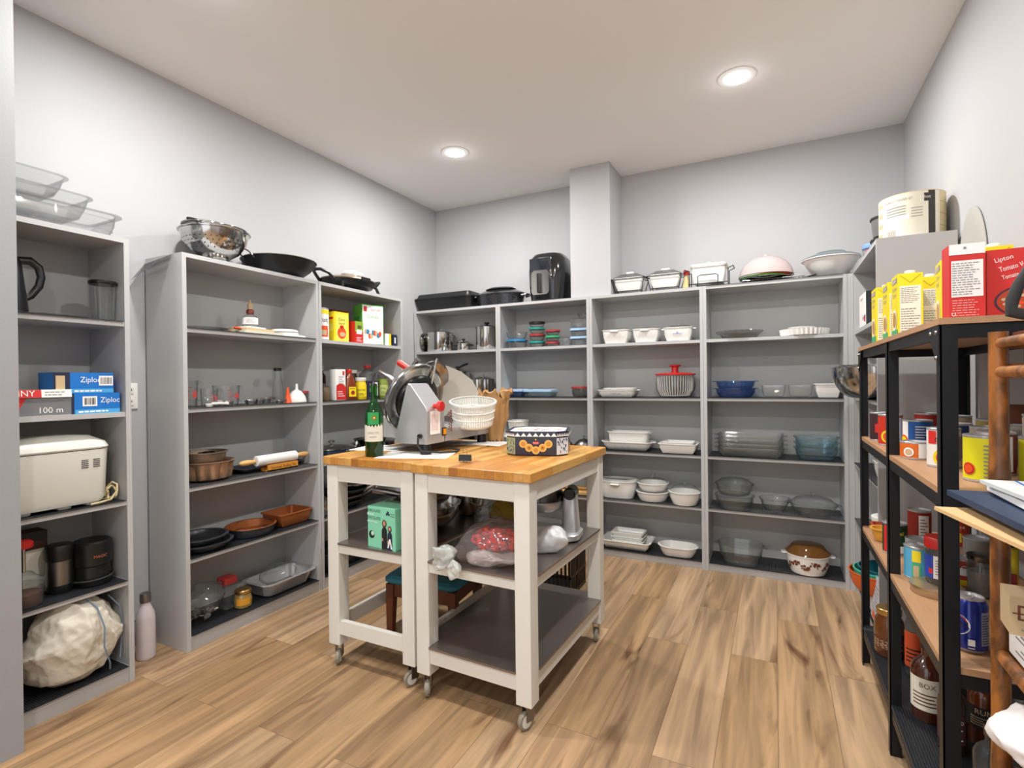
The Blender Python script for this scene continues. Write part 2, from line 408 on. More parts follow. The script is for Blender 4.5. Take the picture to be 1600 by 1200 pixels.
# ------------------------------------------------------------------ ceiling lights
M['lampglow'] = bpy.data.materials.new('lamp_glow'); M['lampglow'].use_nodes = True
_n = M['lampglow'].node_tree; _n.nodes.clear(); _e = _n.nodes.new('ShaderNodeEmission'); _e.inputs[1].default_value = 6; _e.inputs[0].default_value = (1, .98, .95, 1)
_o = _n.nodes.new('ShaderNodeOutputMaterial'); _n.links.new(_e.outputs[0], _o.inputs[0])
lamp_lab = ['recessed ceiling light above the left end of the back shelves', 'recessed ceiling light above the right end of the back shelves',
            'recessed ceiling light out of frame above the left shelves', 'recessed ceiling light out of frame above the black rack',
            'recessed ceiling light behind the viewpoint on the left', 'recessed ceiling light behind the viewpoint on the right']
for (x, y), lb in zip(LAMP_SPOTS, lamp_lab):
    t = thing('ceiling_light', lb, 'ceiling light', (x, y, CEIL), 0, 'recessed ceiling lights')
    mb = MB(); mb.lathe([(.062, 0), (.088, 0), (.088, -.004), (.070, -.007), (.062, -.006)], n=40, c0=False, c1=False); mb.build('trim_ring', 'ceil', t)
    mb = MB(); mb.lathe([(.066, -.0035), (0, -.0035)], n=40, c0=False); mb.build('diffuser', 'lampglow', t)
    l = bpy.data.lights.new('bulb', 'AREA'); l.shape = 'DISK'; l.size = .13; l.energy = LAMP_W; l.color = (1, .985, .96)
    lo = bpy.data.objects.new('bulb', l); COL.objects.link(lo); lo.parent = t; lo.location = (0, 0, -.010)
    p = bpy.data.lights.new('glow', 'POINT'); p.energy = .25; p.shadow_soft_size = .03; po = bpy.data.objects.new('glow', p); COL.objects.link(po); po.parent = t; po.location = (0, 0, -.05)  # extra point light below the diffuser, added for a halo on the ceiling

# outlet on left wall
t = thing('wall_outlet', 'white wall outlet between the narrow shelf unit and the wide one', 'outlet', (XL, 1.345, 1.145), LFT)
mb = MB(); mb.at(0, 0, 0, rx=pi / 2); mb.rbox(.036, .06, 0, .006, .004, .002); mb.build('cover_plate', 'white', t)
mb = MB()
for z in (-.026, .026):
    mb = MB(); mb.cb(0, -.0075, z, .032, .003, .03, 0); mb.quad(-.0085, -.0055, z - .002, z + .007, -.0092, 1); mb.quad(.0055, .0085, z - .002, z + .007, -.0092, 1)
    mb.build('socket', ['white', 'ink'], t)

# ------------------------------------------------------------------ bookcases
def bookcase(label, wd, depth, zs, loc, rz, group='grey bookcases round the walls', th=.019):
    """front at local y=0, back at y=depth, centred on x; zs = heights of the shelf surfaces from the bottom up, the last is the top"""
    t = thing('bookcase', label, 'bookcase', loc, rz, group); H = zs[-1]; h = wd / 2
    for s in (-1, 1):
        mb = MB(); x0, x1 = sorted((s * h, s * (h - th))); mb.box(x0, x1, 0, depth, 0, H); mb.build('side_panel', 'shelf', t)
    mb = MB(); mb.box(-h + th, h - th, 0, depth, H - th, H); mb.build('top_panel', 'shelf', t)
    for z in zs[:-1]:
        mb = MB(); mb.box(-h + th, h - th, .004, depth - .006, z - th, z); mb.build('shelf_board', 'shelf', t)
    mb = MB(); mb.box(-h + th, h - th, .006, .02, 0, zs[0] - th); mb.build('kick_board', 'shelf', t)
    mb = MB(); mb.box(-h + th, h - th, depth - .006, depth - .002, zs[0], H - th); mb.build('back_panel', 'shelfback', t)
    return t
ZL = [.066, .41, .732, 1.088, 1.450, 1.785]
ZB = [.045, .386, .714, 1.076, 1.443, 1.775]
XLF, YBF, XRF = -2.346, 3.46, .395
L1 = (.79 + 1.19) / 2
bookcase('grey bookcase on the left edge, cut off by the near wall', .79, .275, ZL, (-2.33, .80, 0), LFT)
bookcase('wide grey bookcase against the left wall, with the wok on top', .775, .28, ZL, (XLF, 1.803, 0), LFT)
bookcase('grey bookcase in the left corner, with the electric skillet on top', .757, .28, ZL, (XLF, 2.572, 0), LFT)
BX = [-2.633, -1.855, -1.141, -.399, .366]
bl = ['grey bookcase at the left end of the back wall, with roasters on top', 'grey bookcase on the back wall, with the air fryer on top',
      'grey bookcase on the back wall, with small loaf dishes in wire racks on top', 'grey bookcase at the right end of the back wall, with the food dome on top']
for i in range(4):
    bookcase(bl[i], BX[i + 1] - BX[i] - .001, .28, ZB, ((BX[i] + BX[i + 1]) / 2, YBF, 0), 0)
mb = MB(); mb.box(.3665, .394, 3.462, 3.474, 0, 1.775); struct('trim_1', mb, 'shelf')
bookcase('grey bookcase against the right wall, with its side panel facing us', .755, .275, [.066, .41, .72, 1.088, 1.450, 1.79], (XRF, 3.098, 0), RGT)

# ------------------------------------------------------------------ mesh liners on the shelves
def liner(name, label, wd, loc, rz, depth=.262, over=.006):
    mb = MB(); h = wd / 2
    mb.box(-h, h, -over, depth, 0, .0016)
    o = mb.build(name, 'liner', None, loc, rz)
    return tag(o, label, 'shelf liner', 'black mesh shelf liners')

ordn = {0: 'bottom', 1: 'lowest raised', 2: 'second raised', 3: 'middle', 4: 'highest', 5: 'top'}
def liners(unit, wd, zs, loc, rz, idx):
    for i in idx:
        liner('shelf_liner', 'black mesh liner on the %s shelf of the %s' % (ordn[i], unit), wd, (loc[0], loc[1], zs[i]), rz)
liners('narrow left bookcase', .745, ZL, (-2.33, .80), LFT, (0, 1, 2, 4))
liners('wide bookcase under the wok', .73, ZL, (XLF, 1.803), LFT, (0, 1, 2, 3, 4))
liners('left corner bookcase under the skillet', .715, ZL, (XLF, 2.572), LFT, (0, 1, 2, 3))
for i, ix, nm in ((0, (0, 1, 2, 3), 'bookcase under the roasters'), (1, (0, 1, 2, 3), 'bookcase under the air fryer'), (2, (0, 1, 2, 3), 'bookcase under the loaf dishes'), (3, (0, 1, 2, 3, 5), 'bookcase under the food dome')):
    liners(nm, BX[i + 1] - BX[i] - .042, ZB, ((BX[i] + BX[i + 1]) / 2, YBF), 0, ix)
liners('bookcase by the right wall', .712, [.066, .41, .72, 1.088, 1.450, 1.79], (XRF, 3.098), RGT, (0, 1, 2, 3))
# the loose liner on the wide left unit curls over its near back corner
mb = MB(); N = 14; vs = []; fs = []
for i in range(N + 1):
    for j in range(9):
        v = i / N; u = j / 8
        # v runs off the near end of the unit, u across its depth
        L = v * .30; drop = max(0, L - .19); yy = 1.42 + .19 - L + max(0, drop) * .35
        z = 1.7875 - drop * .85 * (0.55 + .45 * u) - .02 * u * (drop > 0)
        x = -2.40 - .215 * u - .02 * sin(v * 3)
        vs.append((x, yy, z))
for i in range(N):
    for j in range(8): fs.append((i * 9 + j, i * 9 + j + 1, (i + 1) * 9 + j + 1, (i + 1) * 9 + j))
mb.add(vs, fs); solo('shelf_liner', mb, 'linercurl', 'black mesh liner curling over the end of the wide left bookcase top', 'shelf liner', group='black mesh shelf liners')
# ------------------------------------------------------------------ generic cookware
LZ = .0018   # liner thickness: dishes stand on the liner
def dish(name, label, cat, x, y, z, a, b, r, h, tp, m='white', lip=.006, t=.005, rz=0, group=None, parts=None, belly=.3):
    """one open dish; parts: function(thing) adds children -> returns Empty-based thing"""
    mb = MB(); mb.dish(a, b, r, h, tp, lip, t, 0, belly=belly)
    if not parts: return solo(name, mb, m, label, cat, (x, y, z), rz, group)
    th = thing(name, label, cat, (x, y, z), rz, group); mb.build('body', m, th); parts(th)
    return th
def rbowl(name, label, x, y, z, R, h, m='steel', rz=0, group=None, base=.42, lip=.008, t=.002):
    mb = MB(); P = [(R * base, 0)]
    a0 = math.acos(min(1, base)) 
    for i in range(1, 11):
        u = i / 10; P.append((R * (base + (1 - base) * math.sin(u * pi / 2) ** .85), h * (1 - math.cos(u * pi / 2))))
    Q = [(r - t, zz + t) for r, zz in reversed(P)]
    mb.lathe(P + [(R + lip, h), (R + lip, h + .002)] + Q, 0, 52)
    return solo(name, mb, m, label, 'bowl', (x, y, z), rz, group)
def lid_glass(th, a, b, r, z, dome=.02, m='glass', knob='clear', kr=.016, kz=.022):
    mb = MB(); R = lambda s, zz: rr(a * s, b * s, max(.001, r * s), zz, 7)
    mb.loft([R(1.0, z), R(1.01, z + .003), R(.93, z + .006), R(.75, z + dome * .7), R(.45, z + dome * .95), R(.05, z + dome)], 0, False, True)
    o = mb.build('lid', m, th)
    mb = MB(); zz = z + dome
    mb.lathe([(kr * .55, zz - .002), (kr * .5, zz + kz * .5), (kr, zz + kz * .75), (kr * .95, zz + kz), (0, zz + kz * 1.05)], n=16)
    k = mb.build('knob', knob, th); k.parent = o
def ears(th, a, z, m='white', w=.03, d=.018, t=.006, axis='x'):
    for s in (-1, 1):
        mb = MB()
        if axis == 'x': mb.at(s * (a + d * .45), 0, z, rz=0); mb.rbox(d * .75, w, -t / 2, t / 2, d * .6, .002)
        else: mb.at(0, s * (a + d * .45), z); mb.rbox(w, d * .75, -t / 2, t / 2, d * .6, .002)
        mb.build('handle', m, th)
def flower(mb, y, z, m, sc=1.0):
    """small blue cornflower sprig print facing -Y"""
    for i, (dx, dz, r) in enumerate(((0, .004, .006), (-.012, 0, .004), (.012, 0, .004), (-.022, -.001, .0035), (.022, -.001, .0035), (-.031, 0, .002), (.031, 0, .002), (0, .013, .0025))):
        for k in range(5):
            a = 2 * pi * k / 5; mb.disc((dx + r * .7 * cos(a)) * sc, z + (dz + r * .7 * sin(a)) * sc, r * .42 * sc, y, m, 6)
M['print_blue'] = mat('print_blue', '#5a6fc0', 0.4)

YC = 3.60     # middle of the back shelves
# ---- top of the back row
z = ZB[5]
th = thing('roasting_pan', 'large black rectangular lidded roaster on top of the back shelves', 'roasting pan', (-2.375, 3.60, z))
mb = MB(); mb.dish(.27, .125, .05, .095, .03, .012, .004); mb.build('pan', 'nonstick', th)
mb = MB(); R = lambda d, zz: rr(.27 + d, .125 + d, .05 + d, zz, 7)
mb.loft([R(.013, .096), R(.013, .102), R(-.006, .104), R(-.02, .135), R(-.035, .140)], 0); mb.build('lid', 'nonstick', th)
for s in (-1, 1):
    mb = MB(); mb.tube([(s * .275, -.06, .085), (s * .305, -.05, .09), (s * .312, 0, .092), (s * .305, .05, .09), (s * .275, .06, .085)], .006); mb.build('handle', 'steel', th)
th = thing('oval_roaster', 'oval black speckled enamel roaster beside the air fryer', 'roasting pan', (-1.905, 3.60, z))
mb = MB()
mb.loft([ell(.165, .095, 0), ell(.185, .112, .006), ell(.205, .128, .085), ell(.212, .134, .088), ell(.212, .134, .094), ell(.2, .122, .1), ell(.15, .085, .122), ell(.02, .01, .128)], 0)
mb.build('body', 'enamel', th)
for s in (-1, 1):
    mb = MB(); mb.tube([(s * .2, -.04, .07), (s * .235, -.035, .075), (s * .245, 0, .078), (s * .235, .035, .075), (s * .2, .04, .07)], .009); mb.build('handle', 'enamel', th)
mb = MB(); mb.loft([ell(.11, .08, 0), ell(.125, .09, .004), ell(.125, .09, .008), ell(.10, .07, .018), ell(.03, .02, .022)], 0)
solo('roaster_lid', mb, 'nonstick', 'flat black lid lying on the oval speckled roaster', 'pan lid', (-1.90, 3.60, z + .128))

th = thing('air_fryer', 'tall black air fryer with a silver front handle', 'air fryer', (-1.485, 3.605, z))
mb = MB(); mb.loft([rr(.115, .115, .07, 0, 8), rr(.128, .128, .08, .012, 8), rr(.140, .140, .09, .12, 8), rr(.143, .143, .09, .22, 8), rr(.135, .135, .09, .31, 8), rr(.112, .112, .08, .345, 8), rr(.06, .06, .05, .36, 8)], 0)
mb.build('body', mat('glossy_black', '#141416', .16, coat=.6), th)
mb = MB(); mb.at(-.02, -.1405, .262); mb.rbox(.085, .004, -.045, .045, .003, .002); o = mb.build('control_panel', mat('panel_black', '#20242c', .08, coat=1), th)
mb = MB(); mb.at(0, 0, 0); mb.loft([[(p[0] * .068 - .02, -.150 - .006 * (1 - abs(p[0])), p[1] * .088 + .130) for p in rr(1, 1, .35, 0)], [(p[0] * .066 - .02, -.136, p[1] * .088 + .130) for p in rr(1, 1, .35, 0)]], 0)
mb.build('drawer_front', 'steel', th)
mb = MB(); mb.at(-.022, -.158, .125); mb.rbox(.016, .014, -.07, .07, .008, .004); mb.build('drawer_handle', 'black', th)

# loaf dishes in wire racks
def loaf_rack(x, lb, w=.098, h=.13, ph=0):
    th = thing('loaf_dish_in_rack', lb, 'baking dish', (x, 3.58, ZB[5]), ph, 'lidded dishes in black wire racks')
    mb = MB(); mb.at(0, 0, .028); mb.dish(w, .062, .015, .085, .022, .006, .005); mb.build('dish', 'white', th)
    mb = MB(); R = lambda s, zz: rr((w + .004) * s, .068 * s, .02 * s, zz, 7)
    mb.loft([R(1, .116), R(1.02, .119), R(.9, .125), R(.6, .142), R(.1, .148)], 0, False, True)
    l = mb.build('lid', 'smoke', th)
    mb = MB(); mb.at(0, 0, .147); mb.rbox(.028, .014, 0, .014, .012, .003); k = mb.build('knob', 'white', th); k.parent = l
    mb = MB(); a = w + .012; bb = .074; zz = .106
    mb.tube([(-a, -bb, zz), (a, -bb, zz), (a, bb, zz), (-a, bb, zz)], .0028, 6, closed=True)
    mb.tube([(-a * .8, -bb * .6, .026), (a * .8, -bb * .6, .026), (a * .8, bb * .6, .026), (-a * .8, bb * .6, .026)], .0028, 6, closed=True)
    for sx in (-1, 1):
        for sy in (-1, 1): mb.tube([(sx * a, sy * bb, zz), (sx * a * .8, sy * bb * .62, .003)], .0028, 6)
        mb.tube([(sx * a, -.03, zz), (sx * (a + .028), -.03, zz + .012), (sx * (a + .028), .03, zz + .012), (sx * a, .03, zz)], .0028, 6)
    mb.build('wire_rack', 'blackm', th)
loaf_rack(-.885, 'leftmost white dish with grey glass lid in a black wire rack')
loaf_rack(-.645, 'second white dish with grey glass lid in a wire rack, left of the soy sauce')
th = thing('soy_sauce_bottle', 'small glass sauce bottle with a red cap between the wire racks', 'sauce bottle', (-.512, 3.57, ZB[5]))
mb = MB(); mb.lathe([(.026, 0), (.028, .004), (.026, .03), (.014, .085), (.012, .1)], n=20); mb.build('bottle', mat('yellowed_glass', '#cfc08a', .1, coat=.5), th)
mb = MB(); mb.lathe([(.016, .1), (.017, .102), (.017, .118), (.02, .12), (.02, .126), (.006, .128)], n=20); mb.build('cap', 'red', th)
th = thing('casserole_in_rack', 'square white casserole with flat white lid in a black wire stand', 'casserole dish', (-.372, 3.585, ZB[5]))
mb = MB(); mb.at(0, 0, .03); mb.dish(.102, .075, .02, .105, .014, .006, .005); mb.build('dish', 'white', th)
mb = MB(); R = lambda s, zz: rr(.108 * s, .082 * s, .02 * s, zz, 7)
mb.loft([R(1, .136), R(1.02, .139), R(1.02, .146), R(.9, .153), R(.3, .156)], 0); l = mb.build('lid', 'whitep', th)
mb = MB(); mb.lathe([(.006, .155), (.006, .165), (.01, .172), (.002, .176)], n=14); k = mb.build('knob', 'white', th); k.parent = l
mb = MB()
for sx in (-1, 1):
    for sy in (-1, 1): mb.tube([(sx * .116, sy * .05, .115), (sx * .116, sy * .05, .003)], .003, 6)
    mb.tube([(sx * .116, -.05, .115), (sx * .146, -.05, .128), (sx * .146, .05, .128), (sx * .116, .05, .115)], .003, 6)
mb.tube([(-.116, -.084, .025), (.116, -.084, .025), (.116, .084, .025), (-.116, .084, .025)], .003, 6, closed=True)
mb.tube([(-.06, -.09, .003), (-.06, -.09, .072), (-.045, -.09, .078), (.045, -.09, .078), (.06, -.09, .072), (.06, -.09, .003)], .003, 6)
mb.build('wire_rack', 'blackm', th)
# cooling rack, plates, food dome
th = thing('cooling_rack', 'wire rack lying under the plates and mesh dome', 'rack', (-.03, 3.585, ZB[5]))
mb = MB(); mb.tube([(-.14, -.11, .014), (.19, -.11, .014), (.19, .11, .014), (-.14, .11, .014)], .003, 6, closed=True)
for i in range(13): mb.tube([(-.14 + .33 * i / 12, -.11, .014), (-.14 + .33 * i / 12, .11, .014)], .0015, 5)
for sx, sy in ((-.13, -.1), (.18, -.1), (-.13, .1), (.18, .1)): mb.tube([(sx, sy, .014), (sx, sy, .0005)], .003, 6)
mb.build('grid', 'bsteel', th)
mb = MB(); mb.tube([(.19, -.03, .014), (.25, -.03, .03), (.25, .03, .03), (.19, .03, .014)], .0045, 6); mb.build('handle', 'blackm', th)
for k, (mm, lb, nm, dx) in enumerate((('steel', 'steel tray right on the wire rack under the dome', 'tray', 0), ('green', 'green plate under the orange one beneath the mesh dome', 'plate', -.015), ('orange', 'orange plate uppermost under the mesh dome', 'plate', .035))):
    mb = MB(); r = (.15, .135, .115)[k]; mb.lathe([(r * .6, 0), (r * .65, .001), (r * .97, .011), (r, .013), (r, .0145), (r * .6, .004)], n=40)
    solo(nm, mb, mm, lb, nm, (-.045 + dx, 3.585, ZB[5] + .0165 + k * .0105 + .0006 * k))
th = thing('mesh_food_dome', 'pink white mesh food dome over a green and an orange plate', 'food cover', (-.045, 3.585, ZB[5] + .0166))
mb = MB(); mb.lathe([(.152 * cos(t), .03 + .125 * sin(t)) for t in [i * pi / 2 / 12 for i in range(12)]], n=44, c0=False)
mb.build('mesh', glassm('dome_mesh', '#fbf2f2', refl=.1, rough=.5, base=.3, edge='#fbf6f5'), th)
mb = MB(); mb.tube([(.153 * cos(2 * pi * i / 36), .153 * sin(2 * pi * i / 36), .03) for i in range(36)], .002, 6, closed=True); mb.build('rim', 'blackm', th)
mb = MB(); mb.lathe([(.006, .153), (.008, .160), (.002, .164)], n=12); mb.build('knob', 'whitep', th)
th = thing('mixing_bowl', 'large white bowl with a pale blue glass lid at the right end', 'bowl', (.30, 3.605, ZB[5] + LZ), 0)
mb = MB(); mb.dish(.145, .145, .145, .115, .07, .008, .005, 0, belly=.42); mb.build('bowl', 'white', th)
mb = MB(); mb.lathe([(.15, .117), (.152, .12), (.12, .135), (.08, .14), (.075, .155), (.02, .157)], n=40, c0=False); mb.build('lid', 'palebl', th)

# ---- bookcase 1 (left end of the back row)
def pot(name, lb, x, y, z, r, h, body='steel', lid=True, knob='black', handles='black', loop=True, kn=.02, n=36, flut=False, cat='pot'):
    th = thing(name, lb, cat, (x, y, z))
    mb = MB()
    if flut:
        mb.loft([flute(r * .97, 0, 22, .002), flute(r, .006, 22, .0025), flute(r, h, 22, .0025)], 0)
        mb.lathe([(r + .003, h), (r + .006, h + .002), (r + .003, h + .004)], 0, n)
    else: mb.lathe([(r * .96, 0), (r, .006), (r, h - .003), (r + .005, h - .002), (r + .005, h)], 0, n)
    mb.build('body', body, th)
    if lid:
        mb = MB(); mb.lathe([(r + .003, h + .0005), (r + .003, h + .005), (r * .9, h + .008), (r * .5, h + .02), (.01, h + .024)], 0, n); l = mb.build('lid', 'steel', th)
        mb = MB()
        if knob == 'loop': mb.arc((0, 0, h + .022), .018, 0, pi, .003, 'Y', 10)
        else: mb.lathe([(kn * .4, h + .022), (kn * .4, h + .03), (kn, h + .034), (kn, h + .044), (.002, h + .047)], 0, 18)
        k = mb.build('knob', 'steel' if knob == 'loop' else knob, th); k.parent = l
    if loop:
        for s in (-1, 1):
            mb = MB(); mb.tube([(s * (r - .002), -.03, h * .82), (s * (r + .022), -.028, h * .86), (s * (r + .028), 0, h * .87), (s * (r + .022), .028, h * .86), (s * (r - .002), .03, h * .82)], .005); mb.build('handle', handles, th)
    return th
z1 = ZB[4]
pot('stock_pot', 'wide steel pot with loop handles left on the top back shelf', -2.475, 3.60, z1, .107, .155, knob='loop', handles='steel')
pot('small_pot', 'smallest round steel pot with a black knob, between two bigger pots', -2.222, 3.56, z1, .052, .052, kn=.014, handles='black')
pot('tall_pot', 'tall steel pot with a black knob right of the small pot', -2.035, 3.61, z1, .088, .178, loop=False, kn=.022)
pot('saucepan', 'steel saucepan with a black handle behind the smallest pot', -2.30, 3.675, z1, .05, .085, lid=False, loop=False, n=28)
th = thing('saucepan_lid', 'round steel lid leaning on the left side panel beside the wide pot', 'pan lid', (-2.597, 3.585, z1 + .002), 0, None, 0, -.12)
mb = MB(); mb.at(0, 0, .085, ry=pi / 2); mb.lathe([(.084, -.002), (.086, .001), (.05, .008), (.01, .012)], 0, 32); mb.build('lid_disc', 'steel', th)
mb = MB(); mb.arc((.012, 0, .085), .018, -pi / 2, pi / 2, .003, 'Y', 8); mb.build('knob', 'steel', th)
th = thing('salt_shaker', 'small steel shaker standing in front of the wide steel pot', 'shaker', (-2.372, 3.505, z1))
mb = MB(); mb.lathe([(.012, 0), (.012, .03), (.009, .034), (.011, .042), (.006, .05), (.002, .052)], 0, 18); mb.build('shaker_body', 'steel', th)
z2 = ZB[3] + LZ
pot('saucepan', 'stacked steel saucepan with a black handle behind the slicer', -2.32, 3.62, z2, .10, .2, lid=True, loop=False, knob='black')
mb = MB(); mb.tube([(0, 0, 0), (.06, -.02, .02), (.1, -.03, .028)], [.007, .009, .008], 8)
solo('ladle', mb, 'black', 'black handled ladle resting on the saucepan behind the slicer', 'utensil', (-2.27, 3.56, z2 + .232))
pot('fluted_pot', 'fluted steel pot with a tall knob beside the shelf divider', -2.06, 3.585, z2, .086, .135, knob='steel', flut=True, loop=False, kn=.009)
# lower shelves of bookcase 1, seen past the carts
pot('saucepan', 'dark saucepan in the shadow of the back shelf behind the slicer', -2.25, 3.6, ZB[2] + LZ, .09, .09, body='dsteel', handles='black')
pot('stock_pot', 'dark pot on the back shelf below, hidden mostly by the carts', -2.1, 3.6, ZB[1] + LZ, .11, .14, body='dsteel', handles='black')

# ---- bookcase 2 : glass boxes with coloured lids
def lidded(lb, x, y, z, r, h, lidm, sq=False, glass='glass', rim=.004, group=None, cat='food container', a=None, b=None):
    th = thing('glass_container', lb, cat, (x, y, z), 0, group)
    mb = MB()
    if sq: mb.dish(a, b, .02, h, .008, .003, .003, 0); mb.build('container', glass, th)
    else: mb.dish(r, r, r, h, .008, .002, .003, 0, belly=.15); mb.build('container', glass, th)
    mb = MB()
    if sq: mb.at(0, 0, 0); mb.loft([rr(a + rim, b + rim, .022, h - .010, 6), rr(a + rim, b + rim, .022, h + .004, 6), rr(a - .004, b - .004, .018, h + .006, 6)], 0, False)
    else: mb.lathe([(r + rim, h - .008), (r + rim, h + .004), (r - .004, h + .006), (0, h + .006)], 0, 28, c0=False)
    mb.build('lid', lidm, th)
    return h + .0065
M['lid_blue'] = mat('blue_lid', '#2f87b8', .4); M['lid_teal'] = mat('teal_lid', '#1f9486', .4); M['lid_red'] = mat('red_lid', '#a93432', .4)
M['lid_green'] = mat('green_lid', '#3fae74', .4); M['lid_pale'] = mat('pale_blue_lid', '#a9cbe8', .4)
zz = z1
zz += lidded('low round glass bowl with a blue lid under an open glass bowl', -1.742, 3.55, zz, .076, .06, 'lid_blue')
dish('glass_bowl', 'open glass bowl standing on the blue lid', 'bowl', -1.742, 3.55, zz, .078, .078, .078, .055, .015, 'glass', t=.003, lip=.003)
zz = z1
for c, nm, hh in (('lid_teal', 'lowest, with a teal lid', .042), ('lid_red', 'second from below, with a red lid', .045), ('lid_teal', 'third from below, with a teal lid', .042), ('black', 'topmost, with a black lid', .038)):
    zz += lidded('round glass container of the left tall stack, %s' % nm, -1.578, 3.56, zz, .056, hh, c, group='round glass containers in two stacks')
zz = z1
for c, nm, hh in (('lid_red', 'lowest, with a red lid', .032), ('lid_green', 'in the middle, with a green lid', .038), ('lid_red', 'on top, with a red lid', .036)):
    zz += lidded('round glass container of the right short stack, %s' % nm, -1.452, 3.56, zz, .05, hh, c, group='round glass containers in two stacks')
lidded('low clear container between the short stack and the clear boxes', -1.347, 3.54, z1, .05, .055, 'clear', glass='clear')
zz = z1
for nm, hh, lm in (('lowest', .06, 'lid_pale'), ('middle', .052, 'lid_pale'), ('third', .06, 'clear')):
    zz += lidded('square clear box in the stack by the divider, %s one' % nm, -1.236, 3.575, zz, 0, hh, lm, sq=True, glass='clear', a=.066, b=.066, group='clear boxes stacked by the divider')
lidded('small clear tub on top of the square clear boxes', -1.215, 3.58, zz, .045, .035, 'smoke', glass='clear')
z2 = ZB[3] + LZ
lidded('rectangular blue glass dish with a pale blue lid behind the basket', -1.765, 3.56, z2, 0, .052, 'lid_pale', sq=True, glass='blueglass', a=.088, b=.07)
lidded('long glass dish with a pale blue lid right of the blue one', -1.555, 3.56, z2, 0, .05, 'lid_pale', sq=True, glass='palebl', a=.112, b=.075)
lidded('glass container with a red lid by the right divider', -1.235, 3.565, z2, .072, .07, 'lid_red', glass='smoke')
z3 = ZB[2] + LZ
th = thing('casserole_dish', 'white lidded oval dish under the fluted ramekin', 'casserole dish', (-1.69, 3.59, z3))
mb = MB(); mb.dish(.165, .105, .09, .06, .02, .006, .005, 0); mb.build('body', 'white', th)
mb = MB(); mb.loft([rr(.17, .11, .09, .062, 7), rr(.168, .108, .09, .068, 7), rr(.12, .07, .06, .092, 7), rr(.03, .02, .01, .096, 7)], 0); mb.build('lid', 'white', th)
th = thing('ramekin', 'ribbed round white ramekin with a rim, standing on the white lid', 'ramekin', (-1.748, 3.57, z3 + .097))
mb = MB(); mb.loft([flute(.062, 0, 24, .0015), flute(.068, .01, 24, .002), flute(.076, .075, 24, .002)], 0)
mb.lathe([(.079, .075), (.083, .077), (.083, .088), (.076, .088), (.072, .08), (.06, .02), (0, .015)], 0, 40, c0=False); mb.build('bowl', 'white', th)
for k, (x, r, lb) in enumerate(((-1.395, .085, 'left of two dark domed lids behind the cookie tin'), (-1.225, .078, 'right of two steel domed lids behind the cookie tin'))):
    th = thing('pot_lid', lb, 'pot lid', (x, 3.57, z3)); mb = MB()
    mb.lathe([(r, 0), (r, .004), (r * .85, .03), (r * .5, .055), (.01, .064)], 0, 32); mb.build('dome', 'dsteel' if k == 0 else 'bsteel', th)
    mb = MB(); mb.lathe([(.004, .063), (.004, .072), (.011, .076), (.011, .084), (.002, .087)], 0, 14); mb.build('knob', 'black' if k == 0 else 'steel', th)
z4 = ZB[1] + LZ
mb = MB(); mb.rbox(.12, .1, 0, .024, .01, .003); solo('cutting_board', mb, 'wood', 'pale wooden board on the shelf behind the right cart', 'cutting board', (-1.30, 3.6, z4))
for k in range(3):
    th = thing('wooden_spoon', ['wooden spoon with a dark bowl lying on the pale board', 'wooden spoon nearest the front of the pale board', 'wooden spoon at the back of the pale board'][k], 'spoon', (-1.36 + .02 * k, 3.55 + .035 * k, z4 + .031), .1 - .1 * k)
    mb = MB(); mb.tube([(0, 0, 0), (.07, 0, .002), (.15, 0, .004)], [.005, .0045, .005], 8); mb.build('stem', 'wood', th)
    mb = MB(); mb.at(-.02, 0, 0, sc=(1.5, 1, .35)); mb.lathe([(.001, -.018), (.012, -.014), (.018, 0), (.012, .014), (.001, .018)], 0, 16); mb.build('spoon_bowl', 'dwood' if k == 0 else 'wood', th)
th = thing('baking_tray', 'dark tray leaning on the back shelf behind the right cart', 'baking tray', (-1.55, 3.6, z4)); mb = MB(); mb.dish(.15, .1, .02, .03, .01, .006, .003); mb.build('tray_body', 'greyns', th)

# ---- bookcase 3 : white bakeware
def corning(lb, x, y, z, w=.09, h=.09, lid=False, motif=True, dark=False):
    th = thing('casserole_dish', lb, 'casserole dish', (x, y, z)); mb = MB()
    mb.dish(w, w * .86, .03, h, .016, .004, .005, 0)
    if motif: mb.at(0, 0, 0, rx=0); flower(mb, -w * .86 + .0015 - .0005, h * .52, 1, 1.0)
    mb.build('body', ['white', 'print_blue'], th)
    for s in (-1, 1):
        mb = MB()
        if dark: mb.at(0, -w * .86 - .004, h - .012); mb.rbox(.028, .011, -.004, .004, .006, .002)
        else: mb.at(s * (w + .007), 0, h - .008); mb.rbox(.014, .025, -.004, .004, .008, .002)
        mb.build('handle', 'white', th)
        if dark: break
    mb = MB()
    lid_glass(th, w * .96, w * .82, .03, h, .016 if lid else .008, kz=.03 if lid else .006, kr=.018 if lid else .01, knob='clear')
    return th
corning('left white square casserole on the upper shelf, handle towards us', -.968, 3.545, z1, .088, .093, dark=True, motif=False)
corning('middle white square casserole on the upper shelf, handle towards us', -.765, 3.545, z1, .084, .09, dark=True, motif=False)
corning('white casserole with blue flowers and a knobbed glass lid', -.558, 3.55, z1, .089, .088, lid=True)
def motif_dish(lb, x, y, z, a, b, h, tp=.02, r=.035, mot=True, nm='baking_dish', ear=True):
    th = thing(nm, lb, 'baking dish', (x, y, z)); mb = MB()
    mb.dish(a, b, r, h, tp, .006, .005, 0)
    if mot: flower(mb, -b + tp * .42 - .0028, h * .5, 1, 1.0)
    mb.build('body', ['white', 'print_blue'], th)
    if ear: ears(th, a, h - .004, w=.028, d=.016)
    return th
motif_dish('shallow white dish with blue flowers left of the salad spinner', -.963, 3.555, z2, .128, .09, .052)
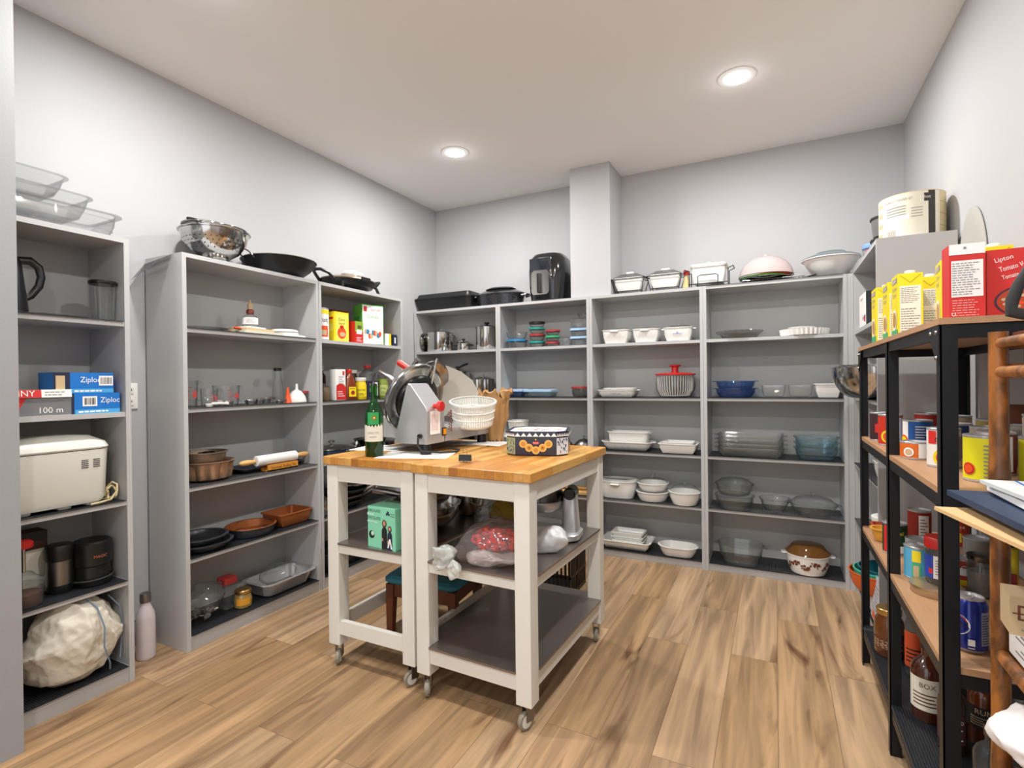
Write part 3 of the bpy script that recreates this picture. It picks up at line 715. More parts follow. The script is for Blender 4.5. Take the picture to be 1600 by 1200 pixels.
motif_dish('plain white dish nested inside the shallow flowered dish', -.955, 3.56, z2 + .012, .105, .07, .052, mot=False, ear=False)
th = thing('salad_spinner', 'clear ribbed salad spinner with a red lid and knob', 'salad spinner', (-.592, 3.585, z2))
mb = MB(); mb.lathe([(.085, 0), (.1, .005), (.122, .05), (.126, .09), (.120, .145)], 0, 44, c1=False)
mb.build('outer_bowl', 'clear', th)
mb = MB()
for i in range(40):
    a = 2 * pi * i / 40; mb.tube([(.09 * cos(a), .09 * sin(a), .01), (.11 * cos(a), .11 * sin(a), .05), (.114 * cos(a), .114 * sin(a), .14)], .0028, 4)
mb.lathe([(.088, .008), (.09, .012), (.02, .012)], 0, 30); mb.build('basket', 'whitep', th)
mb = MB(); mb.lathe([(.126, .145), (.130, .147), (.130, .154), (.1, .160), (.03, .163)], 0, 44); l = mb.build('lid', 'red', th)
mb = MB(); mb.lathe([(.026, .160), (.022, .17), (.022, .20), (.038, .206), (.038, .212), (.02, .215)], 0, 28); k = mb.build('knob', 'red', th); k.parent = l
motif_dish('wide white roaster with a small blue motif, under a deeper white dish', -.905, 3.575, z3, .168, .095, .06, tp=.035, r=.05)
motif_dish('deep white dish standing inside the wide roaster', -.90, 3.58, z3 + .03, .135, .075, .095, mot=False, tp=.016)
dish('baking_dish', 'square white flared dish right of the wide roaster', 'baking dish', -.562, 3.545, z3, .117, .1, .02, .066, .022, 'white')
dish('baking_dish', 'smaller white dish nested in the square flared dish', 'baking dish', -.562, 3.545, z3 + .012, .094, .078, .015, .062, .018, 'white', lip=.002)
def casser(lb, x, y, z, a, b, r, h, lid=True, earz=None, dome=.03, nm='casserole_dish', tp=.02, ax='x', m='white', lm='glass'):
    th = thing(nm, lb, 'casserole dish', (x, y, z)); mb = MB(); mb.dish(a, b, r, h, tp, .006, .005, 0); mb.build('body', m, th)
    if earz: ears(th, a if ax == 'x' else b, earz, m, axis=ax)
    if lid: lid_glass(th, a, b, r, h, dome, lm)
    return th
th = casser('large oval white casserole covered with a flat glass lid, beside the cart', -.975, 3.57, z4, .128, .1, .08, .12, lid=False, earz=.1, ax='y')
mb = MB(); R = lambda s, zz: rr(.128 * s, .1 * s, .08 * s, zz, 7); mb.loft([R(1.02, .1215), R(1.02, .127), R(.93, .136), R(.85, .130), R(.1, .130)], 0, False); mb.build('lid', 'glass', th)
casser('low round white casserole under another one', -.738, 3.55, z4, .106, .106, .106, .065, lid=False)
casser('round white casserole with glass lid, stacked on the low one', -.738, 3.55, z4 + .0665, .098, .098, .098, .055, dome=.03)
casser('round white casserole with domed glass lid by the divider', -.528, 3.52, z4, .097, .097, .097, .085, dome=.042)
z5 = ZB[0] + LZ
dish('baking_dish', 'large white rectangular baking dish on the bottom shelf', 'baking dish', -.915, 3.57, z5, .165, .105, .03, .06, .028, 'white')
for k in range(3):
    dish('baking_dish', 'small white rectangular dish in the large one, %s' % ('lowest', 'middle', 'topmost')[k], 'baking dish', -.91, 3.585, z5 + .008 + .026 * k + .001, .105, .07, .02, .045, .018, 'white', group='small white dishes stacked in the large dish')
dish('baking_dish', 'white oval dish on the bottom shelf beside the divider', 'baking dish', -.575, 3.53, z5, .122, .082, .08, .068, .025, 'white', belly=.4)

# ---- bookcase 4 : glassware
th = thing('pie_dish', 'clear glass pie dish with a fluted edge on the upper shelf', 'pie dish', (-.197, 3.56, z1)); mb = MB()
mb.loft([flute(.095, 0, 26, .001), flute(.112, .025, 26, .003), flute(.135, .045, 26, .005), flute(.133, .048, 26, .005), flute(.108, .025, 26, .003), flute(.09, .005, 26, .001)], 0); mb.build('dish_body', 'smoke', th)
th = thing('quiche_dish', 'white fluted quiche dish on the upper right shelf', 'quiche dish', (.158, 3.57, z1)); mb = MB()
mb.loft([flute(.108, 0, 34, .002), flute(.122, .004, 34, .0035), flute(.13, .04, 34, .0035), flute(.125, .04, 34, .0035), flute(.118, .006, 34, .003)], 0); mb.build('dish_body', 'white', th)
mb = MB(); mb.at(0, 0, 0); mb.dish(.07, .07, .07, .018, .01, .003, .004); solo('plate', mb, 'white', 'small white dish stacked inside the quiche dish', 'dish', (.145, 3.575, z1 + .036))
for k in range(2):
    th = thing('glass_bowl', ('lower', 'upper')[k] + ' of two blue glass bowls with rim handles', 'bowl', (-.222, 3.56, z2 + .045 * k), 0, 'blue glass bowls')
    mb = MB(); mb.dish(.117 - .002 * k, .1, .095, .058, .022, .004, .005, 0, belly=.35); mb.build('bowl', 'blueglass', th); ears(th, .112, .056, 'blueglass', .026, .018)
for k in range(2):
    dish('glass_dish', ('left', 'right')[k] + ' of two square clear glass dishes', 'bowl', (-.008, .135)[k], 3.555, z2, .066, .06, .015, .075, .012, 'glass', t=.004, group='square clear glass dishes')
dish('loaf_dish', 'small white rectangular dish beside the glass dishes', 'baking dish', .272, 3.555, z2, .064, .085, .014, .082, .014, 'white')
for k in range(4):
    th = thing('glass_baking_dish', 'long clear glass baking dish, %s of the stack' % ('lowest', 'second', 'third', 'topmost')[k], 'baking dish', (-.14, 3.565, z3 + .026 * k), 0, 'long glass baking dishes in a stack')
    mb = MB(); mb.dish(.185 - .004 * (k % 2), .115, .035, .058, .022, .003, .004, 0); mb.build('dish_body', 'glass', th); ears(th, .185, .05, 'glass', .035, .017)
for k in range(3):
    dish('glass_bowl', 'pale blue glass bowl, %s of the stack on the right' % ('lowest', 'middle', 'top')[k], 'bowl', .213, 3.55, z3 + .032 * k, .113, .09, .07, .07, .025, 'palebl', t=.004, group='pale blue glass bowls in a stack', belly=.4)
casser('lower clear glass casserole of a pair stacked on the left', -.232, 3.53, z4, .112, .112, .112, .085, lid=False, m='glass', tp=.025)
casser('upper clear glass casserole with a knobbed lid, stacked on another', -.232, 3.53, z4 + .086, .108, .108, .108, .07, m='glass', tp=.02, dome=.035)
dish('glass_bowl', 'small flared clear glass bowl between the casseroles', 'bowl', -.008, 3.525, z4, .082, .082, .082, .085, .035, 'glass', t=.003, belly=.35)
casser('wide clear glass casserole with a domed knobbed lid', .195, 3.535, z4, .122, .105, .1, .07, m='glass', tp=.035, dome=.04, earz=.066)
dish('glass_casserole', 'oval clear glass dish alone on the bottom left', 'casserole dish', -.20, 3.55, z5, .13, .105, .095, .12, .03, 'glass', t=.005, belly=.3,
     parts=lambda th: ears(th, .128, .112, 'glass', .035, .02))
th = thing('amber_lid_casserole', 'white casserole with brown flower print and an amber glass lid', 'casserole dish', (.165, 3.545, z5)); mb = MB()
M['print_brown'] = mat('print_brown', '#6b3418', .4)
mb.dish(.115, .115, .115, .115, .022, .005, .005, 0, belly=.25)
rnd = random.Random(4)
for i in range(46):
    a = rnd.uniform(-1.15, 1.15); zz = .062 + .012 * sin(a * 7) + rnd.uniform(-.014, .014); rad = .1 + .015 * (zz / .115) + .0035
    s = rnd.uniform(.0035, .008); mb.patch(rad, a - s / .1, a + s / .1, zz - s, zz + s, 1, 2)
mb.build('body', ['white', 'print_brown'], th)
ears(th, .112, .105, 'white', .03, .024)
mb = MB(); mb.lathe([(.118, .116), (.119, .12), (.1, .138), (.085, .158), (.075, .164), (.02, .165)], 0, 40, c0=False); mb.build('lid', 'amberglass', th)
# ------------------------------------------------------------------ narrow left bookcase (front faces +X, so rz = LFT; local x runs along world +Y)
XA = -2.33
def lx(d): return XA - d     # d = depth behind the shelf front
# top: clear clamshell tray, another on it
th = thing('cake_tray', 'large clear plastic tray upside on top of the narrow left bookcase', 'plastic tray', (lx(.13), .935, ZL[5]), LFT)
mb = MB(); mb.dish(.235, .12, .04, .085, .02, .02, .002, 0, belly=.3)
for z in (.02, .066): mb.loft([rr(.222, .107, .04, z, 7), rr(.228, .113, .04, z + .003, 7), rr(.222, .107, .04, z + .006, 7)], 0, False, False)
mb.build('tray_body', 'clear', th)
for i in range(7):
    pass
th = thing('cake_tray', 'smaller clear plastic lid stacked in the large clear tray', 'plastic tray', (lx(.14), .85, ZL[5] + .05), LFT)
mb = MB(); mb.at(0, 0, 0); mb.dish(.24, .105, .04, .09, .03, .012, .002, 0, belly=.4); mb.build('tray_body', 'clear', th)
th = thing('cake_tray', 'uppermost clear plastic lid on top of the narrow left bookcase', 'plastic tray', (lx(.15), .80, ZL[5] + .12), LFT)
mb = MB(); mb.dish(.22, .095, .04, .08, .03, .012, .002, 0, belly=.4); mb.build('tray_body', 'clear', th)
# shelf 4 (highest)
z = ZL[4] + LZ
th = thing('electric_kettle', 'black kettle whose handle shows past the near wall', 'kettle', (lx(.12), .835, z), LFT)
mb = MB(); mb.lathe([(.07, 0), (.078, .004), (.08, .02), (.062, .19), (.058, .2), (.05, .21), (.02, .215)], 0, 36); mb.build('body', mat('glossy_black2', '#131315', .3, coat=.2), th)
mb = MB(); mb.lathe([(.085, -.0001), (.085, .008), (.08, .012)], 0, 36); o = mb.build('base_plate', 'black', th)
mb = MB(); mb.tube([(.05, 0, .2), (.09, 0, .205), (.115, 0, .185), (.122, 0, .15), (.115, 0, .115), (.09, 0, .075), (.07, 0, .06)], [.011, .012, .011, .010, .010, .009, .008], 10, sy=1.3); mb.build('handle', 'glossy_black2' if 'glossy_black2' in M else _M['glossy_black2'], th)
th = thing('blender_cup', 'clear blender cup turned down on its black blade base', 'blender cup', (lx(.07), 1.135, z), LFT)
mb = MB(); mb.lathe([(.030, 0), (.036, .004), (.04, .06), (.043, .14), (.043, .145)], 0, 30, c1=False)
for i in range(4):
    a = i * pi / 2 + .5; mb.tube([(.037 * cos(a), .037 * sin(a), .02), (.043 * cos(a), .043 * sin(a), .135)], .003, 6)
mb.build('cup', 'glass', th)
mb = MB(); mb.lathe([(.047, .145), (.048, .147), (.048, .157), (.045, .160), (0, .160)], 0, 30); mb.build('lid', 'black', th)
mb = MB(); mb.blob(.10, .05, .006, .006, 3, 0, 3, 20); solo('plastic_bag', mb, 'clear', 'flat clear plastic bag lying between kettle and blender cup', 'plastic bag', (lx(.13), 1.01, z + .014), LFT)
# shelf 3: foil and bag boxes
z = ZL[3]
th = thing('foil_box', 'open red and grey box of foil wrap marked 100 m', 'box', (lx(.075), .89, z), LFT)
mb = MB(); mb.box(-.14, .11, -.06, .06, 0, .075, 0)
mb.quad(-.14, -.015, .001, .074, -.0605, 1); mb.quad(-.015, .11, .001, .074, -.0605, 2)
mb.add([(-.015, -.0607, .074), (-.015, -.0607, .001), (-.055, -.0607, .001)], [(0, 2, 1)], 2)
mb.text('100 m', .03, .048, -.061, .019, 3, maxw=.09); mb.text('GH', .012, -.085, -.061, .012, 3)
mb.build('carton', ['cream', 'redc', mat('grey_card', '#77777a', .6), 'paper'], th)
mb = MB(); mb.at(0, .06, .077, rx=-.12); mb.box(-.14, .11, -.122, 0, 0, .0022, 0); mb.box(-.14, .11, -.124, -.122, -.026, .0022, 1)
mb.quad(-.14, .02, -.026, .002, -.1243, 2); mb.text('NNY', .03, -.03, -.1247, -.012, 3, maxw=.09); mb.quad(.02, .11, -.026, .002, -.1243, 3)
mb.lines(.03, .105, -.022, -.002, -.1247, 4, 2, 5)
mb.build('flap', ['cream', 'paper', 'redc', 'paper', 'greyink'], th)
def bagbox(lb, x, y, z, w, txt_x, lbx, blue='blue'):
    th = thing('storage_bag_box', lb, 'box', (x, y, z), LFT, 'blue boxes of storage bags'); mb = MB(); h = w / 2
    mb.box(-h, h, -.055, .055, 0, .078, 0)
    mb.quad(lbx - .024, lbx + .024, .028, .066, -.0555, 1); mb.bars(lbx - .018, lbx + .018, .034, .06, -.056, 2, int(w * 1000))
    mb.text('Ziploc', .03, txt_x, -.056, .05, 1, maxw=.066); mb.quad(-h + .055, h, .0, .016, -.0556, 3); mb.lines(-h + .065, h - .03, .003, .013, -.056, 1, 1, 3, .6)
    mb.quad(-h, -h + .052, .0, .078, -.0556, 4); mb.quad(-h + .008, -h + .036, .012, .066, -.056, 5)
    mb.build('carton', [blue, 'paper', 'ink', mat('sky_card', '#4aa6dd', .5), 'navy', 'tan'], th)
bagbox('lower blue box of storage bags, logo on the right', lx(.075), 1.062, z, .205, .068, .0)
bagbox('upper blue box of storage bags, logo left of the bar code', lx(.08), 1.047, z + .079, .195, .02, .072)
# shelf 2: bread maker
z = ZL[2] + LZ
th = thing('bread_maker', 'white bread maker with a domed lid and side vents', 'bread maker', (lx(.135), .965, z), LFT)
mb = MB(); mb.loft([rr(.150, .11, .04, .012, 7), rr(.158, .118, .045, .03, 7), rr(.165, .122, .045, .20, 7), rr(.166, .123, .045, .215, 7)], 0)
for sx in (-.1, .02, .11): mb.at(sx, -.07, 0); mb.rbox(.022, .03, 0, .02, .008, .003)
mb.at(); mb.build('body', mat('offwhite_plastic', '#dddcd2', .35), th)
mb = MB(); mb.loft([rr(.166, .123, .045, .218, 7), rr(.169, .126, .045, .224, 7), rr(.160, .12, .045, .244, 7), rr(.12, .09, .05, .268, 7), rr(.05, .04, .03, .276, 7)], 0); mb.build('lid', _M['offwhite_plastic'], th)
for k, x0 in enumerate((.075, .113)):
    mb = MB()
    for i in range(5): mb.cb(x0, -.1222, .178 - i * .007, .022, .002, .0025)
    mb.build('vent', 'ink', th)
mb = MB(); P = [(.13, .0, .02), (.15, -.06, .008), (.165, -.09, .012), (.175, -.07, .03), (.18, -.05, .05), (.195, -.06, .07), (.205, -.075, .06), (.2, -.085, .035), (.185, -.09, .02), (.17, -.1, .008), (.12, -.122, .007), (.09, -.125, .007)]
mb.tube(P, .0045, 6); mb.tube([(.18 + .02 * cos(t), -.08 + .01 * sin(2 * t), .035 + .024 * sin(t)) for t in [i * .6 for i in range(20)]], .004, 6); mb.build('power_cord', mat('cord_cream', '#cbb98c', .5), th)
# shelf 1
z = ZL[1] + LZ
th = thing('food_chopper', 'clear hand chopper with a steel rod and red cap', 'chopper', (lx(.07), .875, z), LFT)
mb = MB(); mb.lathe([(.05, 0), (.054, .006), (.055, .075)], 0, 30, c1=False); mb.build('bowl', 'smoke', th)
mb = MB(); mb.lathe([(.048, .003), (.05, .045), (0, .045)], 0, 30); mb.build('contents', mat('brown_spice', '#5a2f22', .8), th)
mb = MB(); mb.lathe([(.058, .076), (.058, .09), (.04, .1), (.022, .118), (.012, .12)], 0, 30); mb.build('lid', 'clear', th)
mb = MB(); mb.lathe([(.006, .12), (.006, .205)], 0, 12); mb.build('rod', 'steel', th)
mb = MB(); mb.lathe([(.024, .205), (.028, .21), (.028, .225), (.02, .233), (.002, .234)], 0, 24); mb.build('cap', 'red', th)
th = thing('cardboard_box', 'brown and white box behind the hand chopper', 'box', (lx(.2), .925, z), LFT); mb = MB(); mb.box(-.06, .055, -.04, .04, 0, .235, 0); mb.quad(-.02, .055, .0, .17, -.0405, 1); mb.quad(-.06, .055, .2, .235, -.0405, 2); mb.build('carton', [mat('coffee_card', '#4a2a20', .6), 'cream', 'ink'], th)
th = thing('vacuum_flask', 'short black flask with a steel band on the lower left shelf', 'flask', (lx(.12), 1.0, z), LFT)
mb = MB(); mb.lathe([(.040, 0), (.042, .004), (.042, .03)], 0, 30, c1=False); mb.build('base', 'black', th); mb = MB(); mb.lathe([(.042, .12), (.044, .13), (.046, .16), (.04, .178), (.02, .182)], 0, 30, c0=False); mb.build('cup_lid', 'black', th)
mb = MB(); mb.lathe([(.0425, .03), (.0425, .12)], 0, 30); mb.build('band', 'bsteel', th)
th = thing('coffee_grinder', 'round black grinder with its cord wound at the base', 'coffee grinder', (lx(.1), 1.098, z), LFT)
mb = MB(); mb.lathe([(.058, 0), (.062, .01), (.058, .05), (.056, .075), (.062, .08), (.064, .165), (.058, .172), (.0, .172)], 0, 34)
mb.text('MAGIC', .016, 0, 0, .115, 1, wrap=.0655, maxw=.045); mb.build('body', ['black', mat('orange_print', '#b5694a', .5)], th)
mb = MB(); mb.tube([(.066 * cos(t), .066 * sin(t), .03 + .002 * t) for t in [-pi + i * .25 for i in range(26)]], .004, 6); mb.build('power_cord', 'rubber', th)
# bottom shelf: the woven sack
z = ZL[0] + LZ
th = thing('woven_sack', 'crumpled quilted white sack with blue seams on the bottom left shelf', 'sack', (lx(.085), 1.02, z + .162), LFT)
mb = MB(); mb.blob(.158, .117, .158, .010, 5, 0, 6, 4.2, flat=.03, fold=.035)
def _wr(p):
    x, y, z = p; q = Vector(p)
    a = noise.noise(Vector((x * 16 + z * 7, y * 16, z * 11 + 3))); b = noise.noise(q * 30 + Vector((5, 1, 2)))
    d = (1 - abs(a) * 2.2) * .009 + (1 - abs(b) * 2) * .004
    d = max(-.008, d); n = q.normalized(); k = 1.05 if z < 0 else 1 - .12 * z / .15
    return (x * k + n.x * d, y + n.y * d, max(-.158, z + n.z * d))
mb.v = [_wr(p) for p in mb.v]
mb.build('cloth', mat('sack_weave', '#d9d2c2', .65, bump=.9, bscale=28, var=.08, vscale=30), th)
mb = MB(); mb.tube([(.02, -.03, .158), (.045, -.09, .115), (.055, -.120, .04), (.05, -.126, -.03), (.07, -.122, -.10), (.085, -.09, -.14)], .0028, 6); mb.build('seam', mat('seam_blue', '#76879f', .6), th)
mb = MB(); mb.tube([(.11, -.03, .13), (.14, -.05, .08), (.152, -.045, .02), (.152, -.04, -.05), (.14, -.05, -.13)], .0025, 6); mb.build('seam', _M['seam_blue'], th)
# bottle on the floor
th = thing('water_bottle', 'white and pink marbled steel water bottle standing on the floor', 'water bottle', (-2.475, 1.315, 0))
mb = MB(); mb.lathe([(.033, 0), (.036, .004), (.0365, .01), (.0365, .17), (.034, .195), (.022, .225), (.0185, .235), (.0185, .245)], 0, 36); mb.build('bottle_body', mat('marble_print', '#d8cdd0', .35, var=.12, vscale=18), th)
mb = MB(); mb.lathe([(.020, .244), (.0215, .246), (.0215, .278), (.02, .284), (.012, .287)], 0, 30); mb.build('cap', 'bsteel', th)

# ------------------------------------------------------------------ wide left bookcase
XB_ = XLF
def l2(d): return XB_ - d
z = ZL[5]
th = thing('colander', 'round steel colander with a foot ring on the wide left bookcase', 'colander', (l2(.125), 1.655, z + .0045), LFT)
mb = MB(); mb.lathe([(.075, 0), (.075, .004), (.058, .022), (.06, .025)], 0, 48, c0=False, c1=False); mb.build('foot_ring', 'steel', th)
mb = MB(); mb.lathe([(.02, .022), (.06, .025), (.105, .055), (.138, .10), (.152, .15), (.160, .152), (.161, .156), (.155, .158), (.148, .150), (.134, .102), (.10, .058), (.05, .03), (0, .028)], 0, 52, c0=False)
mb.build('bowl', 'steel', th)
mb = MB()
for ring, zz, n in ((.111, .062, 26), (.122, .078, 30), (.132, .093, 34), (.140, .110, 36)):
    for i in range(n):
        a = 2 * pi * i / n; mb.at(ring * cos(a), ring * sin(a), zz, rz=a, ry=pi / 2 + .6); mb.add([(.0028 * cos(k * pi / 3), .0028 * sin(k * pi / 3), .0035) for k in range(6)], [(0, 1, 2, 3, 4, 5)], 0)
mb.at(); o = mb.build('perforation', 'ink', th)
o['kind'] = 'stuff'
rbowl('mixing_bowl', 'second steel bowl nested in the colander on the left', l2(.13), 1.66, z + .085, .136, .09)
th = thing('frying_pan', 'flat steel pan with a black handle lying on the colander', 'pan', (l2(.13), 1.62, z + .178), LFT)
mb = MB(); mb.lathe([(.11, 0), (.112, .002), (.112, .008), (.1, .010)], 0, 40); mb.build('pan_body', 'bsteel', th)
mb = MB(); mb.at(.02, -.02, .014, rz=-.12); mb.rbox(.125, .011, -.001, .011, .01, .003); mb.build('handle', 'black', th)
th = thing('wok', 'wide black wok with loop handles on the left bookcase top', 'wok', (l2(.125), 2.03, z), LFT)
mb = MB(); mb.lathe([(.10, 0), (.11, .002), (.165, .045), (.195, .088), (.198, .09), (.196, .093), (.19, .09), (.15, .04), (.0, .012)], 0, 52); mb.build('body', 'nonstick', th)
mb = MB(); mb.lathe([(.196, .0935), (.19, .098), (.12, .112), (.03, .118), (0, .118)], 0, 52); lidw = mb.build('lid', mat('wok_lid', '#a8a395', .35, .4), th)
mb = MB(); mb.tube([(-.03, 0, .118), (-.022, 0, .132), (.022, 0, .132), (.03, 0, .118)], .005, 8); k = mb.build('knob', 'dsteel', th); k.parent = lidw
for s in (-1, 1):
    mb = MB(); mb.tube([(s * .188, -.04, .075), (s * .215, -.038, .1), (s * .243, -.025, .115), (s * .25, 0, .118), (s * .243, .025, .115), (s * .215, .038, .1), (s * .188, .04, .075)], .0045, 8); mb.build('handle', 'bsteel', th)
# shelf 4
z = ZL[4]
th = thing('sauce_bottle', 'squat glass bottle with a red seal and cork standing on the books', 'bottle', (l2(.12), 1.84, z + .048), LFT - .6)
mb = MB(); mb.lathe([(.035, 0), (.038, .004), (.038, .045), (.03, .056), (.013, .064), (.012, .1)], 0, 26); mb.build('glass_body', 'glass', th)
mb = MB(); mb.patch(.0385, -1.3, 1.3, .01, .045, 0); mb.lines(-.02, .02, .014, .04, -.0395, 1, 4); mb.build('label', ['paper', 'greyink'], th)
mb = MB(); mb.lathe([(.0185, .066), (.019, .07), (.019, .084), (.014, .09)], 0, 20); mb.build('seal', mat('seal_red', '#7b2a22', .4), th)
mb = MB(); mb.lathe([(.013, .09), (.0135, .12), (.005, .126), (.005, .138), (.002, .14)], 0, 18); mb.build('cork', 'tan', th)
for k, (w_, d_, h_, m_, yy, lb, nm) in enumerate(((.115, .09, .02, 'cream', 1.865, 'lowest of the cream booklets under the squat bottle', 'notebook'), (.09, .07, .014, 'tan', 1.85, 'middle booklet under the squat bottle', 'notebook'), (.06, .055, .008, 'paper', 1.84, 'topmost white booklet under the squat bottle', 'notebook'))):
    mb = MB(); mb.box(-w_, w_, -d_, d_, 0, h_); zz = z + (.0, .021, .036)[k]
    solo(nm, mb, m_, lb, 'notebook', (l2(.13), yy, zz), LFT + .1 * k, 'booklets under the squat bottle')
mb = MB(); mb.blob(.02, .015, .008, .004, 9, 0, 2); solo('candy_wrapper', mb, 'orange', 'small orange packet left of the squat bottle', 'packet', (l2(.09), 1.745, z + .031), LFT)
for k, (r, h, zz) in enumerate(((.10, .014, 0), (.068, .016, .0145), (.072, .015, .031))):
    mb = MB(); mb.lathe([(r * .8, 0), (r, .003), (r, h - .003), (r - .004, h), (0, h)], 0, 40)
    solo('plate', mb, 'white', ('widest white plate, lowest of the three on the right', 'middle of the three white plates', 'topmost of the three white plates')[k], 'plate', (l2(.11), 2.065 - .01 * k, z + zz), LFT, 'white plates stacked by the divider')
th = thing('glass_plate', 'clear glass plate lying flat at the left of the booklets', 'plate', (l2(.11), 1.57, z), LFT); mb = MB(); mb.lathe([(.07, 0), (.09, .008), (.115, .014), (.113, .016), (.07, .004), (0, .003)], 0, 36); mb.build('plate_body', 'glass', th)
# shelf 3: measuring cups
z = ZL[3] + LZ
def mcup(lb, y, d, r, h, hs=1):
    th = thing('measuring_cup', lb, 'measuring cup', (l2(d), y, z), LFT, 'glass measuring cups'); mb = MB()
    mb.lathe([(r * .82, 0), (r * .88, .004), (r, h - .004), (r + .003, h), (r - .002, h), (r * .84, .006), (0, .004)], 0, 32)
    mb.build('cup', 'glass', th)
    mb = MB(); mb.tube([(hs * (r - .002), 0, h * .9), (hs * (r + .022), 0, h * .93), (hs * (r + .032), 0, h * .75), (hs * (r + .026), 0, h * .35), (hs * (r + .012), 0, h * .22)], .006, 8); mb.build('handle', 'glass', th)
    mb = MB()
    for i in range(4): mb.patch(r * .955, -.5, -.1 + .12 * (i % 2), h * (.28 + i * .15), h * (.28 + i * .15) + .003, 0, 4)
    mb.patch(r * .965, .1, .55, h * .35, h * .6, 0, 4)
    mb.build('scale_print', mat('red_print', '#b5413f', .5), th)
mcup('large glass measuring jug furthest left on the middle shelf', 1.50, .13, .055, .125)
mcup('small glass measuring cup in front of the large jug', 1.585, .08, .038, .085)
mcup('wide glass measuring cup with red markings in the middle', 1.70, .12, .062, .1)
th = thing('glass_bottle', 'tall glass bottle with a black cap near the orange funnel', 'glass bottle', (l2(.15), 2.03, z), LFT)
mb = MB(); mb.lathe([(.028, 0), (.03, .004), (.03, .06), (.024, .11), (.018, .14), (.018, .18)], 0, 26); mb.build('bottle_glass', 'glass', th)
mb = MB(); mb.lathe([(.021, .178), (.021, .195), (.003, .196)], 0, 20); mb.build('cap', 'black', th)
mb = MB(); mb.lathe([(.021, 0), (.02, .003), (.008, .055), (.006, .085), (.004, .085)], 0, 22); solo('funnel', mb, 'orange', 'small orange funnel standing upside down', 'funnel', (l2(.07), 2.03, z), LFT)
mb = MB(); mb.lathe([(.052, 0), (.053, .006), (.045, .035), (.025, .062), (.008, .072), (.006, .105), (.004, .105)], 0, 30); solo('funnel', mb, 'whitep', 'white funnel standing upside down next to the orange one', 'funnel', (l2(.075), 2.095, z), LFT)
th = thing('spice_jar', 'little clear jar with a red lid by the right side panel', 'jar', (l2(.08), 2.152, z), LFT)
mb = MB(); mb.lathe([(.02, 0), (.022, .003), (.022, .05)], 0, 22); mb.build('jar_body', 'smoke', th); mb = MB(); mb.lathe([(.0225, .05), (.0225, .062), (.0, .063)], 0, 22); mb.build('lid', 'lid_red', th)
rnd = random.Random(11)
spoon_lb = ['steel measuring spoon with a long handle before the glass cups', 'white plastic spoon lying at the front of the cups shelf', 'small steel measuring cup with its handle to the right', 'middle steel measuring cup of the nested set', 'largest steel measuring cup behind the spoons', 'steel measuring spoon nearest the glass bottle', 'tiny steel spoon behind the white spoon', 'steel cup lying upside down by the small glass cup']
sp = [(1.60, .045, .014, 'steel', .09, .3), (1.545, .02, .016, 'whitep', .09, .1), (1.79, .06, .026, 'steel', .06, .3), (1.86, .09, .028, 'steel', .07, .5), (1.925, .12, .032, 'steel', .07, .4), (1.955, .05, .016, 'steel', .08, .2), (1.56, .06, .012, 'steel', .07, -.2), (1.66, .05, .024, 'steel', .05, 2.8)]
for (y, d, r, mm, ln, a), lb in zip(sp, spoon_lb):
    th = thing('measuring_spoon', lb, 'measuring spoon', (l2(d), y, z + .001), LFT + a, 'measuring spoons and small cups')
    mb = MB(); mb.lathe([(r * .7, 0), (r, r * .55), (r, r * .9), (r - .001, r * .9), (r * .7, .002), (0, .0015)], 0, 20); mb.build('cup', mm, th)
    mb = MB(); mb.tube([(r - .001, 0, r * .86), (r + ln * .5, 0, r * .95), (r + ln, 0, r * .7)], .003, 6, sy=2.2); mb.build('handle', mm, th)
# shelf 2: bundt pans and rolling pin
z = ZL[2] + LZ
th = thing('bundt_pan', 'rose gold fluted bundt pan, the lower of two', 'cake pan', (l2(.13), 1.60, z), LFT)
mb = MB(); K = 12
def bring(r, zz, amp): return [((r + amp * abs(sin(K * a / 2))) * cos(a), (r + amp * abs(sin(K * a / 2))) * sin(a), zz) for a in [2 * pi * i / 96 for i in range(96)]]
mb.loft([bring(.075, 0, .01), bring(.092, .012, .016), bring(.1, .045, .016), bring(.108, .075, .008), bring(.122, .088, 0), bring(.126, .091, 0), bring(.122, .093, 0), bring(.105, .085, 0), bring(.09, .04, 0), bring(.07, .02, 0)], 0)
mb.build('pan_body', 'gold', th)
th = thing('cake_pan', 'smaller tin ring pan nested in the bundt pan', 'cake pan', (l2(.13), 1.585, z + .083), LFT)
mb = MB(); mb.dish(.1, .1, .1, .055, .015, .006, .003, 0); mb.build('pan_body', mat('greybrown_tin', '#8a7a6a', .4, .6), th); mb = MB(); mb.lathe([(.035, .004), (.022, .05), (.02, .05)], 0, 24, c0=False, c1=False); mb.build('tube', _M['greybrown_tin'], th)
th = thing('cookie_cutter', 'small black and silver tin ring inside the nested pan', 'cutter', (l2(.075), 1.575, z + .105), LFT); mb = MB(); mb.lathe([(.028, 0), (.028, .035), (.026, .035), (.026, .002)], 0, 24, c0=False, c1=False); mb.build('ring', 'dsteel', th)
th = thing('rolling_pin', 'white marble rolling pin with wooden handles on a stand', 'rolling pin', (l2(.065), 1.945, z + .034), LFT + .0)
def hz(mb, prof, m=0, n=28):
    mb.at(0, 0, .025, ry=pi / 2); mb.lathe(prof, m, n); mb.at()
mb = MB(); hz(mb, [(.024, -.125), (.0275, -.122), (.0275, .122), (.024, .125)]); mb.build('roller', mat('white_marble', '#e8e6e2', .25, var=.06, vscale=14), th)
for s in (-1, 1):
    mb = MB(); hz(mb, sorted([(.008, s * .128), (.010, s * .135), (.0145, s * .17), (.013, s * .2), (.009, s * .212), (.004, s * .218)], key=lambda p: p[1]), 0, 20); mb.build('handle', 'wood', th)
